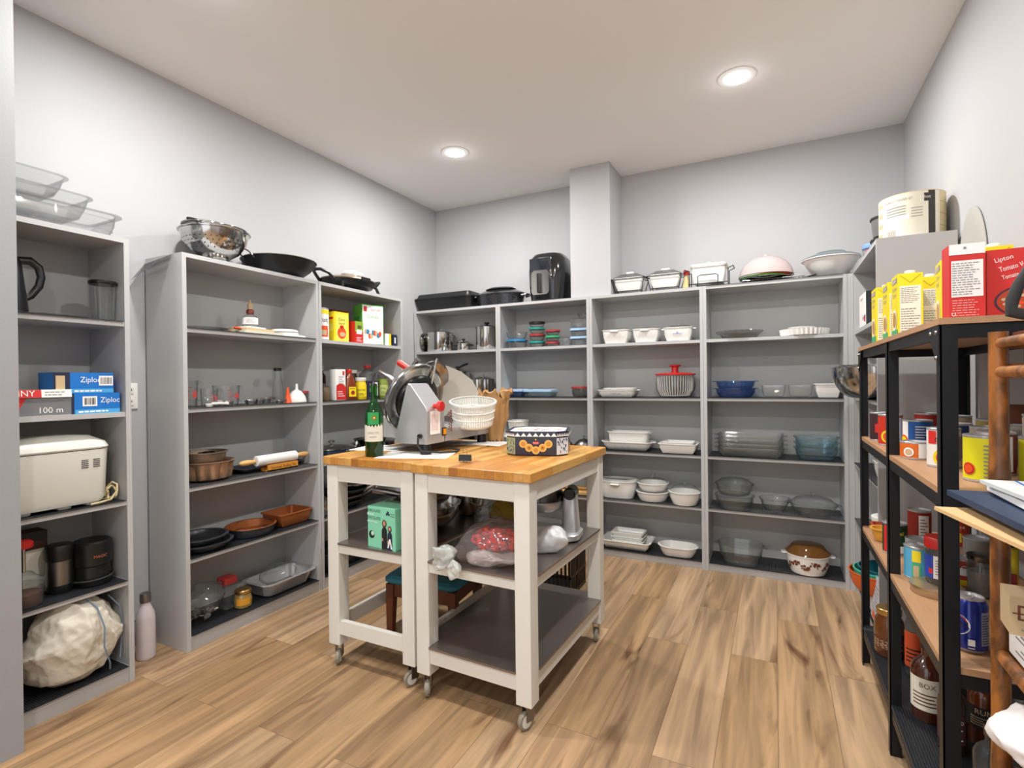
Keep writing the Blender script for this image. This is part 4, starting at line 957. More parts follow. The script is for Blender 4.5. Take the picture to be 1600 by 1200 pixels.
th = thing('rolling_pin_stand', 'small wooden cradle with words under the marble rolling pin', 'stand', (l2(.05), 1.965, z), LFT)
mb = MB(); mb.box(-.095, .095, -.018, -.008, 0, .033, 0); mb.box(-.095, .095, .036, .046, 0, .033, 0); mb.box(-.095, .095, -.018, .046, 0, .006, 0)
mb.text('Gourmet  Rolling  Pin', .02, 0, -.0184, .016, 1, maxw=.16); mb.build('cradle', [mat('honey_wood', '#d08a33', .5), 'ink'], th)
mb = MB(); mb.dish(.19, .085, .02, .022, .01, .008, .002); solo('baking_tray', mb, 'greyns', 'grey baking tray lying behind the rolling pin', 'baking tray', (l2(.175), 1.96, z), LFT)
# shelf 1
z = ZL[1] + LZ
for k in range(2):
    dish('pizza_pan', ('lower dark round pan with a wide rim', 'upper dark round pan stacked on the left')[k], 'pan', l2(.115), 1.565 - .015 * k, z + .03 * k, .122 - .008 * k, .118 - .008 * k, .118, .036, .02, 'greyns', t=.003, lip=.012, rz=LFT, group='dark round pans stacked on the lower shelf')
th = thing('round_pan', 'round pan, copper coloured inside and grey outside', 'pan', (l2(.115), 1.825, z), LFT)
mb = MB(); mb.dish(.12, .11, .11, .048, .012, .006, .004, 0, belly=.2); mb.build('pan_body', 'greyns', th)
mb = MB(); mb.loft([ell(.127, .117, .0485, 44), ell(.126, .116, .0505, 44), ell(.117, .107, .0485, 44), ell(.107, .097, .012, 44), ell(.09, .08, .0095, 44)], 0, False); mb.build('copper_coating', 'copper', th)
dish('loaf_pan', 'copper coloured rectangular loaf pan on the lower shelf', 'pan', l2(.115), 2.052, z, .105, .085, .02, .072, .02, 'copper', t=.003, lip=.008, rz=LFT)
# bottom shelf
z = ZL[0] + LZ
th = thing('plastic_bag', 'clear zip bag holding metal piping tips and screws', 'plastic bag', (l2(.11), 1.565, z + .1), LFT); mb = MB(); mb.blob(.1, .07, .085, .02, 21, 0, 4, 9, flat=.05, fold=.02); mb.build('bag_film', 'clear', th)
rnd = random.Random(5)
for k in range(6):
    th = thing('piping_tip', ['leftmost', 'second', 'third', 'fourth', 'fifth', 'rightmost'][k] + ' of the small silver piping tips in the clear zip bag', 'piping tip', (l2(.07 + .05 * rnd.random()), 1.515 + .018 * k, z + .035 + .02 * rnd.random()), LFT + rnd.random() * 3, 'metal pieces in the zip bag', rx=1.2)
    mb = MB(); mb.lathe([(.015, -.02), (.015, -.015), (.008, .02), (.006, .024)], 0, 14); mb.build('cone', 'steel', th)
    mb = MB(); mb.tube([(.0, 0, -.02), (.01, 0, -.04), (.02, .01, -.05)], .002, 5); mb.build('wire', 'steel', th)
th = thing('spice_jar', 'tall clear jar with a red lid behind the mustard jar', 'jar', (l2(.14), 1.705, z), LFT); mb = MB(); mb.rbox(.034, .034, 0, .12, .012, .003); mb.build('jar_body', 'clear', th); mb = MB(); mb.rbox(.036, .036, .121, .155, .012, .004); mb.build('lid', 'lid_red', th)
th = thing('mustard_jar', 'small glass jar of yellow spread with a gold lid', 'jar', (l2(.075), 1.745, z), LFT - .6)
mb = MB(); mb.lathe([(.034, 0), (.04, .006), (.042, .04), (.036, .065), (.034, .07)], 0, 30); mb.build('jar_body', mat('mustard_glass', '#9a8246', .15, coat=.6), th)
mb = MB(); mb.patch(.0428, -.8, .8, .018, .052, 0); mb.build('label', mat('amber_label', '#d9962b', .5), th)
mb = MB(); mb.lathe([(.038, .07), (.039, .072), (.039, .086), (.036, .089), (0, .089)], 0, 30); mb.build('lid', 'brass', th)
th = thing('foil_tray', 'large ribbed aluminium foil roasting tray on the bottom shelf', 'foil tray', (l2(.115), 2.0, z), LFT)
mb = MB(); n_ = 40
def fr(d, zz, rip): 
    P = rr(.155 + d, .095 + d, .04, zz, 24); return [(x * (1 + rip * (.012 if i % 2 else -.004)), y * (1 + rip * (.018 if i % 2 else -.006)), z_) for i, (x, y, z_) in enumerate(P)]
mb.loft([fr(-.03, 0, 0), fr(-.02, .006, 1), fr(-.002, .065, 1), fr(.0, .068, 0), fr(.014, .069, 0), fr(.016, .073, 0), fr(.002, .074, 0), fr(-.022, .010, 1), fr(-.03, .006, 0)], 0)
mb.build('tray_body', 'foil', th)
th = thing('plastic_bag', 'clear plastic cover bundled inside the foil tray', 'plastic bag', (l2(.12), 1.985, z + .078), LFT); mb = MB(); mb.blob(.115, .07, .055, .018, 33, 0, 4, 9, fold=.02); mb.build('bag_film', 'clear', th)

# ------------------------------------------------------------------ left corner bookcase: groceries
z = ZL[5]
th = thing('electric_skillet', 'black electric skillet with a tan lid and big side handles', 'electric skillet', (l2(.13), 2.565, z), LFT)
mb = MB(); mb.loft([ell(.12, .1, .018, 44), ell(.17, .135, .03, 44), ell(.195, .15, .06, 44), ell(.198, .153, .066, 44)], 0); mb.build('pan_body', 'nonstick', th)
mb = MB(); mb.loft([ell(.198, .153, .067, 44), ell(.196, .15, .074, 44), ell(.13, .1, .092, 44), ell(.03, .03, .096, 44)], 0); lidk = mb.build('lid', mat('bronze_lid', '#7d6a52', .3, .5), th)
mb = MB(); mb.cb(0, -.148, .07, .075, .012, .024); mb.build('control_panel', 'black', th)
for s in (-1, 1):
    mb = MB(); mb.tube([(s * .18, -.06, .05), (s * .22, -.055, .085), (s * .262, -.03, .102), (s * .268, 0, .104), (s * .262, .03, .102), (s * .22, .055, .085), (s * .18, .06, .05)], .010, 8); mb.build('handle', 'black', th)
    for q in (-1, 1):
        mb = MB(); mb.tube([(s * .15, q * .1, .04), (s * .165, q * .11, .0)], .010, 8); mb.build('leg', 'black', th)
mb = MB(); mb.blob(.095, .06, .03, .016, 44, 0, 4, 14, fold=.01); solo('paper_towel', mb, 'paper', 'crumpled white paper towel on the skillet lid', 'paper towel', (l2(.14), 2.61, z + .121), LFT)
z = ZL[4]
def carton(nm, lb, y, d, w, dp, h, mats, deco=None, rz=0, cat='box', z_=None, x=None):
    th = thing(nm, lb, cat, (l2(d) if x is None else x, y, z if z_ is None else z_), LFT + rz); mb = MB(); mb.box(-w / 2, w / 2, -dp / 2, dp / 2, 0, h, 0)
    if deco: deco(mb, w, dp, h)
    mb.build('carton', mats, th); return th
def d_bisc(mb, w, dp, h):
    y = -dp / 2 - .0008; mb.quad(-w / 2, w / 2, h * .78, h, y, 1); mb.text('Biscuit', .045, -.0, y - .0004, h * .6, 2, maxw=w * .92); mb.disc(.0, h * .26, w * .34, y - .0003, 3, 20, .8); mb.disc(.0, h * .3, w * .2, y - .0006, 4, 16, .7)
th = thing('biscuit_tin', 'round white can of biscuits at the left edge of the shelf', 'tin', (l2(.075), 2.262, z), LFT - .6)
mb = MB(); mb.lathe([(.054, 0), (.056, .003), (.056, .188), (.052, .192), (.05, .188), (0, .188)], 0, 40); mb.build('tin_body', 'alum', th)
mb = MB(); mb.lathe([(.0566, .006), (.0566, .182)], 0, 40, c0=False, c1=False); mb.patch(.057, -1.4, 1.4, .155, .18, 1, 12); mb.text('Biscuit', .042, 0, 0, .12, 2, wrap=.0575, rz=0, maxw=.1); mb.patch(.0572, -.6, .9, .02, .085, 3, 10); mb.patch(.0576, -.4, .7, .03, .06, 4, 8)
mb.build('label', ['paper', 'yellow', 'navy', 'orange', 'tan'], th)
def d_yel(mb, w, dp, h):
    y = -dp / 2 - .0008; mb.quad(-w / 2 + .01, w / 2 - .008, .01, h - .012, y, 5); mb.text('Corn', .026, 0, y - .0005, h * .75, 3, maxw=w * .6); mb.text('Starch', .02, 0, y - .0005, h * .62, 3, maxw=w * .6); mb.disc(0, h * .30, w * .3, y - .0006, 1, 18); mb.disc(.005, h * .26, w * .2, y - .001, 2, 14, .6); mb.disc(0, h * .5, w * .14, y - .0008, 4, 14, .7)
    x = -w / 2 - .0008
    mb.quadx(-dp / 2 + .01, dp / 2 - .01, h * .75, h * .82, x, 4); mb.quadx(-dp / 2 + .01, dp / 2 - .01, h * .35, h * .6, x, 5)
carton('cereal_box', 'yellow box with an oatmeal bowl picture', 2.42, .10, .12, .1, .185, ['yellow', 'orange', 'tan', mat('darkgreen_ink', '#2c5a38', .6), 'red', mat('yellow2', '#f6e560', .5)], d_yel)
def d_rb(mb, w, dp, h):
    y = -dp / 2 - .0008; mb.quad(-w / 2, w / 2, h * .52, h, y, 2); mb.quad(-w / 2 + .012, w / 2 - .012, h * .42, h * .62, y - .0004, 1); mb.lines(-w / 2 + .014, w / 2 - .012, .01, h * .3, y, 1, 3); mb.bars(-w * .2, w * .25, h * .66, h * .82, y - .0004, 3)
carton('sauce_packet_box', 'small red and green box between the yellow and the green box', 2.556, .065, .072, .06, .14, ['redc', 'paper', mat('lime_card', '#8fae3a', .5), 'ink'], d_rb)
carton('dark_red_box', 'dark red box standing behind the small red and green one', 2.515, .19, .14, .07, .215, [mat('dark_red_card', '#6d1f1b', .5)], None)
def d_green(mb, w, dp, h):
    y = -dp / 2 - .0008; mb.quad(-w / 2 + .003, w / 2 - .003, .004, h - .006, y, 1); mb.quad(-w * .42, -w * .28, h * .82, h * .95, y - .0004, 2); mb.text('NATURE', .02, .02, y - .0004, h * .87, 2, maxw=w * .5); mb.text('Cones', .034, .0, y - .0004, h * .7, 0, maxw=w * .62)
    rn = random.Random(2)
    for i in range(9): mb.disc(-w * .32 + i * w * .08, h * (.2 + .12 * rn.random()), w * .07, y - .0005 - .0002 * i, 3 + i % 3, 12, 1.5)
    mb.quadx(-dp / 2 + .01, dp / 2 - .01, .02, h * .7, -w / 2 - .0008, 6)
carton('cracker_box', 'tall green and white box, tallest grocery box on the shelf', 2.70, .085, .165, .1, .262, ['green', 'paper', 'redc', 'tan', 'lid_blue', 'orange', mat('green2', '#4aa04a', .5)], d_green, rz=-.25)
th = thing('snack_packet', 'shiny red and yellow packet right of the green box', 'packet', (l2(.14), 2.845, z + .0), LFT); mb = MB(); mb.at(0, 0, .085); mb.loft([[(p[0] * s_, p[1] * t_, zz) for p in rr(.05, .03, .02, 0)] for s_, t_, zz in ((1, .3, -.084), (1, 1, -.05), (.98, 1, .04), (1, .2, .09))], 0); mb.disc(0, .02, .02, -.031, 1, 14); mb.disc(.012, -.03, .015, -.031, 2, 12); mb.build('packet_foil', [mat('red_foil', '#d3261e', .25), 'yellow', 'orange'], th)
carton('small_carton', 'small white box with yellow edge in front of the red packet', 2.825, .05, .06, .05, .082, ['paper', 'yellow'], lambda mb, w, dp, h: mb.quad(w * .15, w / 2, 0, h, -dp / 2 - .0008, 1))
carton('small_carton', 'small blue and white box at the right end of the shelf', 2.895, .05, .045, .05, .08, ['navy', 'paper'], lambda mb, w, dp, h: mb.quad(-w * .1, w * .2, 0.02, h - .02, -dp / 2 - .0008, 1))
z = ZL[3] + LZ
def jar(nm, lb, y, d, r, h, body, lidm, lh=.02, lab=None, txt=None, cat='jar', neck=.85, tm='ink', z_=None):
    th = thing(nm, lb, cat, (l2(d), y, z if z_ is None else z_), LFT - .65); mb = MB(); mb.lathe([(r * .92, 0), (r, .005), (r, h * .8), (r * neck, h * .93), (r * neck, h)], 0, 26); mb.build('jar_body', body, th)
    mb = MB(); mb.lathe([(r * neck + .002, h), (r * neck + .003, h + .002), (r * neck + .003, h + lh - .002), (r * neck, h + lh), (0, h + lh)], 0, 24); mb.build('lid', lidm, th)
    if lab:
        mb = MB(); mb.patch(r + .0007, -1.25, 1.25, h * .15, h * .68, 0)
        if txt: mb.text(txt, .018, 0, 0, h * .5, 1, wrap=r + .0012, maxw=r * 1.3)
        for i in range(3): mb.patch(r + .0012, -.6, .5 - .1 * i, h * (.2 + .06 * i), h * (.2 + .06 * i) + .0025, 1, 5)
        mb.build('label', [lab, tm], th)
    return th
jar('sauce_bottle', 'dark bottle with a red cap at the left of the sauces shelf', 2.262, .13, .034, .19, mat('dark_sauce', '#33160f', .15, coat=.6), 'red', .025, cat='bottle', neck=.45)
jar('spice_jar', 'small jar of mixed spice in front of the red-capped dark bottle', 2.275, .05, .03, .085, mat('spice_mix', '#6a5a42', .3), 'clear', .02)
jar('soy_bottle', 'dark brown sauce bottle behind the tall white canister', 2.345, .16, .035, .185, _M['dark_sauce'], 'greyink', .03, cat='bottle', neck=.6)
th = thing('cocoa_canister', 'tall white and red canister with an arc of print', 'canister', (l2(.065), 2.395, z), LFT); mb = MB(); mb.rbox(.044, .03, 0, .19, .012, .002, 0); mb.quad(-.04, .04, .004, .085, -.0308, 1); mb.disc(-.005, .085, .035, -.0306, 1, 20, .5); mb.quad(.012, .026, .155, .18, -.031, 1); mb.lines(-.02, .02, .1, .15, -.031, 2, 4); mb.lines(-.03, .03, .02, .06, -.0312, 0, 3, 2); mb.build('carton', ['paper', 'redc', 'greyink'], th)
mb = MB(); mb.rbox(.036, .024, .1905, .205, .01, .002); mb.build('lid', 'smoke', th)
th = thing('sauce_bottle', 'brown sauce bottle with a red cap and yellow label', 'bottle', (l2(.06), 2.486, z), LFT); mb = MB()
mb.loft([rr(.042, .028, .015, 0), rr(.044, .03, .016, .006), rr(.043, .029, .016, .09), rr(.028, .02, .014, .14), rr(.016, .016, .0155, .165)], 0); mb.build('bottle_body', mat('bbq_sauce', '#7b3414', .2, coat=.6), th)
mb = MB(); mb.quad(-.031, .031, .02, .082, -.0308, 0); mb.disc(.002, .045, .017, -.0312, 1, 16, .8); mb.lines(-.024, .024, .066, .078, -.0312, 1, 1); mb.build('label', ['yellow', 'lid_red'], th)
mb = MB(); mb.lathe([(.0175, .165), (.0185, .167), (.0185, .188), (.015, .192), (0, .192)], 0, 20); mb.build('cap', 'red', th)
jar('mustard_jar', 'yellow labelled jar with a white lid before the darker jar', 2.585, .055, .036, .118, mat('mustard_yellow', '#e9c71f', .35), 'whitep', .022, 'yellow', 'MUSTARD')
jar('spread_jar', 'brown jar with a cream lid behind the yellow jar', 2.60, .15, .042, .17, mat('brown_spread', '#3a1d12', .2, coat=.5), 'cream', .022)
jar('spice_jar', 'small dark jar with a yellow lid behind the yellow jar', 2.535, .14, .022, .14, 'brown', 'yellow', .025)
th = thing('vinegar_jug', 'large clear jug with a red cap and dark label', 'jug', (l2(.10), 2.70, z), LFT); mb = MB()
mb.loft([rr(.06, .045, .02, 0), rr(.064, .05, .022, .008), rr(.064, .05, .022, .125), rr(.05, .04, .03, .17), rr(.022, .02, .018, .195), rr(.02, .02, .018, .205)], 0); mb.build('jug_body', 'smoke', th)
mb = MB(); mb.loft([rr(.0645, .0505, .022, .012), rr(.0645, .0505, .022, .118)], 0, False, False); mb.quad(-.035, -.005, .045, .1, -.0512, 1); mb.quad(.015, .04, .02, .11, -.0512, 1); mb.lines(-.033, -.007, .05, .095, -.0516, 0, 4); mb.build('label', ['navy', 'paper'], th)
mb = MB(); mb.lathe([(.023, .205), (.024, .207), (.024, .222), (0, .223)], 0, 20); mb.build('cap', 'red', th)
jar('relish_jar', 'green and dark labelled jar at the right of the sauces', 2.815, .07, .036, .135, mat('relish_green', '#7f8f3a', .3), 'smoke', .025, mat('olive_label', '#b6c06a', .5), 'DILL')
# lower shelves
z = ZL[2] + LZ
pot('saute_pan', 'wide dark blue pan with a glass lid on the corner shelf', l2(.13), 2.40, z, .15, .06, body=mat('blue_enamel', '#27364a', .25), handles='steel', knob='steel')
th = thing('frying_pan', 'steel frying pan with a long handle pointing right', 'pan', (l2(.12), 2.72, z), LFT); mb = MB(); mb.dish(.12, .11, .11, .045, .025, .004, .003); mb.build('pan_body', 'steel', th)
mb = MB(); mb.tube([(-.1, -.03, .035), (-.17, -.07, .07), (-.2, -.085, .08)], .007, 8, sy=2); mb.build('handle', 'bsteel', th)
th = thing('frying_pan', 'second frying pan nested on the steel one in the corner', 'pan', (l2(.12), 2.74, z + .046), LFT); mb = MB(); mb.dish(.11, .1, .1, .04, .02, .004, .003); mb.build('pan_body', 'dsteel', th)
th = thing('canister', 'small dark canister at the front of the corner shelf', 'canister', (l2(.05), 2.86, z), LFT); mb = MB(); mb.lathe([(.03, 0), (.032, .004), (.032, .06), (.028, .064)], 0, 24); mb.build('body', 'black', th)
z = ZL[1] + LZ
labs = ['lowest of the frying pans tilted on the corner shelf', 'second frying pan tilted on the corner shelf', 'third frying pan tilted on the corner shelf', 'uppermost frying pan tilted on the corner shelf']
for k in range(4):
    th = thing('frying_pan', labs[k], 'pan', (l2(.13), 2.46 + .03 * k, z + .002 + .034 * k), LFT, 'frying pans nested on the corner shelf')
    mb = MB(); mb.dish(.15 - .006 * k, .118, .118, .04, .03, .005, .003); mb.build('pan_body', ('nonstick', 'bsteel', 'nonstick', 'steel')[k], th)
    mb = MB(); mb.tube([(.12, -.05, .03), (.17, -.075, .055), (.25, -.1, .08)], .007, 8, sy=2); mb.build('handle', ('black', 'steel', 'steel', 'steel')[k], th)
pot('saucepan', 'round steel saucepan at the left front of the corner shelf', l2(.1), 2.285, z, .055, .08, loop=False)
z = ZL[0] + LZ
th = thing('roasting_pan', 'large dark roaster on the bottom corner shelf', 'roasting pan', (l2(.13), 2.42, z), LFT); mb = MB(); mb.dish(.17, .115, .04, .11, .02, .01, .004); mb.build('pan_body', 'nonstick', th)
th = thing('baking_tray', 'steel tray on the bottom corner shelf right of the dark roaster', 'baking tray', (l2(.13), 2.77, z), LFT); mb = MB(); mb.dish(.14, .11, .03, .05, .02, .01, .003); mb.build('pan_body', 'dsteel', th)
# ------------------------------------------------------------------ the two butcher block carts
def cart(lb, x0, x1, y0, y1, rot, lower):
    w_, d_ = x1 - x0, y1 - y0; cx, cy = (x0 + x1) / 2, (y0 + y1) / 2; TZ = .885
    t = thing('kitchen_cart', lb, 'kitchen cart', (cx, cy, 0), rot, 'butcher block carts'); a, b = w_ / 2, d_ / 2
    mb = MB(); mb.rbox(a, b, TZ - .034, TZ, .006, .0025); mb.build('tabletop', 'butcher', t, sharp=.5)
    L = .060; ia, ib = a - .012, b - .012
    for sx in (-1, 1):
        for sy in (-1, 1):
            mb = MB(); mb.at(sx * (ia - L / 2), sy * (ib - L / 2), 0); mb.rbox(L / 2, L / 2, .088, TZ - .0345, .003, .002); mb.build('leg', 'cartw', t)
    for sy in (-1, 1):
        mb = MB(); y = sy * (ib - .016); mb.box(-ia + L, ia - L, y - .011, y + .011, TZ - .105, TZ - .035); mb.build('apron', 'cartw', t)
        mb = MB(); mb.box(-ia + L, ia - L, y - .011, y + .011, .478, .515); mb.build('rail', 'cartw', t)
        mb = MB(); mb.box(-ia + L, ia - L, y - .011, y + .011, .135, .192); mb.build('rail', 'cartw', t)
    for sx in (-1, 1):
        mb = MB(); x = sx * (ia - .016); mb.box(x - .011, x + .011, -ib + L, ib - L, TZ - .105, TZ - .035); mb.build('apron', 'cartw', t)
        mb = MB(); mb.box(x - .011, x + .011, -ib + L, ib - L, .478, .515); mb.build('rail', 'cartw', t)
        mb = MB(); mb.box(x - .011, x + .011, -ib + L, ib - L, .135, .192); mb.build('rail', 'cartw', t)
    def sheet(z):
        mb = MB(); e = .004
        # sheet with notched corners so the legs pass by it
        P = [(-ia + L, -ib - e), (ia - L, -ib - e), (ia - L, -ib + L), (ia + e, -ib + L), (ia + e, ib - L), (ia - L, ib - L), (ia - L, ib + e), (-ia + L, ib + e), (-ia + L, ib - L), (-ia - e, ib - L), (-ia - e, -ib + L), (-ia + L, -ib + L)]
        mb.loft([[(x, y, z - .008) for x, y in P], [(x, y, z) for x, y in P]], 0)
        mb.build('steel_shelf', 'shelfsteel', t)
    sheet(.5235)
    if lower: sheet(.2005)
    for sx in (-1, 1):
        for sy in (-1, 1):
            X, Y = sx * (ia - L / 2), sy * (ib - L / 2); an = {(-1, -1): .5, (1, -1): -.35, (-1, 1): 1.0, (1, 1): .2}[(sx, sy)]
            mb = MB(); mb.at(X, Y, 0, rz=an)
            mb.cb(0, 0, .084, .034, .034, .008); mb.box(-.014, -.011, -.016, .016, .03, .082); mb.box(.011, .014, -.016, .016, .03, .082)
            c = mb.build('caster', 'bsteel', t)
            mb = MB(); mb.at(X + .012 * sin(an), Y - .012 * cos(an), .031, rz=an, ry=pi / 2); mb.lathe([(.022, -.009), (.029, -.008), (.031, 0), (.029, .008), (.022, .009)], 0, 28); mb.lathe([(.0215, -.0095), (.0215, .0095)], 1, 24)
            wl = mb.build('wheel', ['wheelr', 'whitep'], t); wl.parent = c
    return t
M['shelfsteel'] = mat('stainless_shelf', '#9a928d', .3, .85, bump=.02, bscale=20, stretch=(1, 30, 1))
M['wheelr'] = mat('wheel_tread', '#8d8778', .5)
cart('left butcher block cart with the wine bottle on it', -1.718, -1.242, 1.615, 2.395, 0, False)
cart('right butcher block cart with the cookie tin on it', -1.226, -.714, 1.583, 2.363, -.035, True)
TZ = .885; SZ = .5235
# ---- wine bottle
th = thing('wine_bottle', 'green wine bottle with a cream label at the near edge', 'wine bottle', (-1.512, 1.705, TZ), .62)
mb = MB(); mb.lathe([(.035, 0), (.038, .004), (.038, .165), (.034, .19), (.018, .222), (.0145, .235), (.014, .285), (.0155, .287), (.0155, .296), (.013, .297)], 0, 36, c1=False); mb.build('bottle_glass', 'greenglass', th)
mb = MB(); mb.lathe([(.0365, .003), (.0365, .062), (0, .063)], 0, 32); mb.build('wine', mat('dark_wine', '#0d0607', .2), th)
mb = MB(); n = 24; vs = []; fs = []
for i in range(n + 1):
    a = -pi / 2 - 1.25 + 2.5 * i / n; top = .128 + .006 * sin(i * 1.9) + .004 * sin(i * 4.3) + .012 * (abs(i - n / 2) / n)
    vs += [(.0387 * cos(a), .0387 * sin(a), .064), (.0387 * cos(a), .0387 * sin(a), top)]
for i in range(n): fs.append((2 * i, 2 * i + 2, 2 * i + 3, 2 * i + 1))
mb.add(vs, fs, 0); mb.text('CONCHA Y TORO', .010, 0, 0, .1, 1, wrap=.0392, maxw=.05); mb.patch(.0392, -.4, .35, .082, .0845, 1, 6)
mb.build('label', [mat('cream_label', '#ddd8c8', .7), 'greyink'], th)
mb = MB(); mb.patch(.0387, -.62, .62, .135, .186, 0, 12)
for k in range(8):
    a = 2 * pi * k / 8; da = .12; mb.patch(.0392, .12 + .2 * cos(a) - .05, .12 + .2 * cos(a) + .05, .163 + .0075 * sin(a) - .0022, .163 + .0075 * sin(a) + .0022, 1, 2)
mb.patch(.0393, .03, .21, .1595, .1665, 2, 3); mb.build('badge', [mat('green_label', '#2c9a50', .5), 'lid_red', 'yellow'], th)
th2 = MB(); th2.lathe([(.0135, .2965), (.0145, .2985), (.0135, .304), (.006, .306), (.003, .316)], 0, 20)
th2.tube([(0, 0, .312), (.0, 0, .335), (-.008, 0, .345)], .0035, 8); th2.tube([(0, 0, .33), (.007, 0, .350)], .003, 8); th2.build('pourer', 'dsteel', th)
# ---- sheets of paper under the slicer feet
for k, (x, y, rz, w_, h_, lb) in enumerate(((-1.36, 1.80, .35, .15, .11, 'white sheet of paper under the near foot of the slicer'), (-1.66, 1.93, .2, .12, .1, 'white sheet of paper under the left foot of the slicer'), (-1.325, 2.27, .1, .14, .09, 'white sheet of paper under the far right foot of the slicer'))):
    mb = MB(); N = 8
    mb.box(-w_, w_, -h_, h_, 0, .0008); solo('paper_sheet', mb, 'paper', lb, 'paper', (x, y, TZ + .0004), rz)
# ---- meat slicer : local frame x = world x, y = world y
th = thing('meat_slicer', 'silver electric meat slicer with red knobs standing across both carts', 'meat slicer', (-1.50, 2.07, TZ), 0)
F = [(.165, -.245), (.160, .24), (-.235, -.13), (-.22, .24)]
for (fx, fy) in F:
    mb = MB(); mb.at(fx, fy, .0015); mb.lathe([(.024, 0), (.024, .018), (.019, .045)], 0, 24); mb.build('foot', 'black', th)
mb = MB(); mb.box(-.10, .125, -.20, .24, .038, .046); mb.build('underside', 'black', th)
# long base with a raised near housing
mb = MB()
def prof(y, pts): return [(x, y, z) for x, z in pts]
mb.loft([prof(-.124, [(-.05, .045), (.185, .045), (.185, .105), (.16, .12), (-.03, .12), (-.05, .105)]), prof(.27, [(-.15, .045), (.185, .045), (.185, .085), (.17, .095), (-.13, .095), (-.15, .085)])], 0)
mb.build('base', 'alum', th, sharp=.4)
# motor housing: pentagonal block leaning back towards the blade
hp = [(.012, .045), (.189, .045), (.192, .185), (.182, .205), (.105, .300), (.092, .304), (.084, .295)]
mb = MB()
mb.loft([[(x * .985 + .0015, -.268, .045 + (z - .045) * .985) for x, z in hp], [(x, -.264, z) for x, z in hp], [(x, -.14, z) for x, z in hp], [(x - .01, -.125, .045 + (z - .045) * .97) for x, z in hp]], 0)
mb.build('motor_housing', 'alum', th, sharp=.35)
# blade guard ring, seen at an angle
def disc_x(mb, cx, cy, cz, prof_, m=0, n=48, tilt=.37, yaw=-.2):
    mb.X = Matrix.Translation((cx, cy, cz)) @ Matrix.Rotation(yaw, 4, 'Z') @ Matrix.Rotation(-pi / 2 + tilt, 4, 'Y'); mb.lathe(prof_, m, n); mb.X = Matrix.Identity(4)
BC = (-.030, -.06, .236)
mb = MB(); disc_x(mb, *BC, [(.150, -.014), (.168, -.012), (.172, 0), (.168, .014), (.158, .02), (.150, .02), (.150, -.014)]); mb.build('blade_guard', 'steel', th)
mb = MB(); disc_x(mb, *BC, [(.0, -.012), (.10, -.012), (.105, -.008), (.149, -.006), (.149, .003), (.11, .010), (0, .013)]); mb.build('blade', mat('blade_steel', '#a9a9aa', .16, 1.0), th)
mb = MB(); disc_x(mb, *BC, [(.09, -.034), (.112, -.030), (.118, -.016), (.118, -.013), (.0, -.013)]); mb.build('blade_cover', 'black', th)
mb = MB(); disc_x(mb, *BC, [(0, -.05), (.06, -.05), (.10, -.034), (.10, -.028), (0, -.028)], 0, 40); mb.build('cover_plate', 'black', th)
# clear slice guard with bars
mb = MB(); disc_x(mb, -.03, .07, .30, [(.105, 0), (.12, .002), (.12, .008), (.105, .010)], 0, 40); mb.build('thickness_ring', 'steel', th)
mb = MB(); disc_x(mb, -.03, .07, .30, [(0, .004), (.105, .004), (.105, .006), (0, .006)], 0, 40); mb.build('slice_guard', 'smoke', th)
mb = MB(); mb.tube([(.02, -.02, .25), (.045, -.02, .33), (.073, -.02, .421)], .006, 10); mb.build('guard_bar', 'steel', th)
mb = MB(); mb.tube([(-.035, -.07, .38), (-.002, -.07, .418)], [.012, .012], 12); mb.build('guard_pin', 'steel', th)
# red pusher handle
mb = MB(); mb.tube([(-.139, -.04, .407), (-.10, -.04, .386), (-.055, -.04, .36)], [.015, .016, .013], 14); mb.build('pusher_handle', 'red', th)
mb = MB(); mb.tube([(-.235, -.07, .362), (-.175, -.07, .335), (-.13, -.06, .300)], [.011, .012, .014], 12); mb.build('pusher_arm', 'steel', th)
# carriage tray
mb = MB(); mb.loft([[(-.20, -.12, .05), (-.07, -.12, .05), (-.07, .2, .05), (-.20, .2, .05)], [(-.20, -.12, .14), (-.07, -.12, .145), (-.07, .2, .15), (-.20, .2, .15)], [(-.17, -.10, .155), (-.10, -.10, .155), (-.10, .2, .16), (-.17, .2, .16)]], 0); mb.build('carriage', 'alum', th)
# big fence plate to the right of the blade
mb = MB(); P = []
cx, cy, cz = .035, .20, .27
U = Vector((.80, .60, 0)).normalized(); V = Vector((-.28, .36, .89)).normalized(); Nn = U.cross(V)
outline = [(-.12, -.15), (.05, -.15), (.10, -.11), (.115, -.02), (.085, .05), (.03, .10), (-.04, .135), (-.115, .155), (-.13, .13)]
def pt(u, v, w): return tuple(Vector((cx, cy, cz)) + U * u + V * v + Nn * w)
mb.loft([[pt(u, v, 0) for u, v in outline], [pt(u, v, .008) for u, v in outline]], 0)
mb.build('gauge_plate', mat('plate_champagne', '#8f877c', .42, .25), th)
mb = MB(); mb.loft([[pt(u, v, -.001) for u, v in ((-.02, -.02), (.0, -.02), (.065, .062), (.04, .08))], [pt(u, v, -.006) for u, v in ((-.02, -.02), (.0, -.02), (.065, .062), (.04, .08))]], 0); mb.build('gauge_rib', _M['plate_champagne'], th)
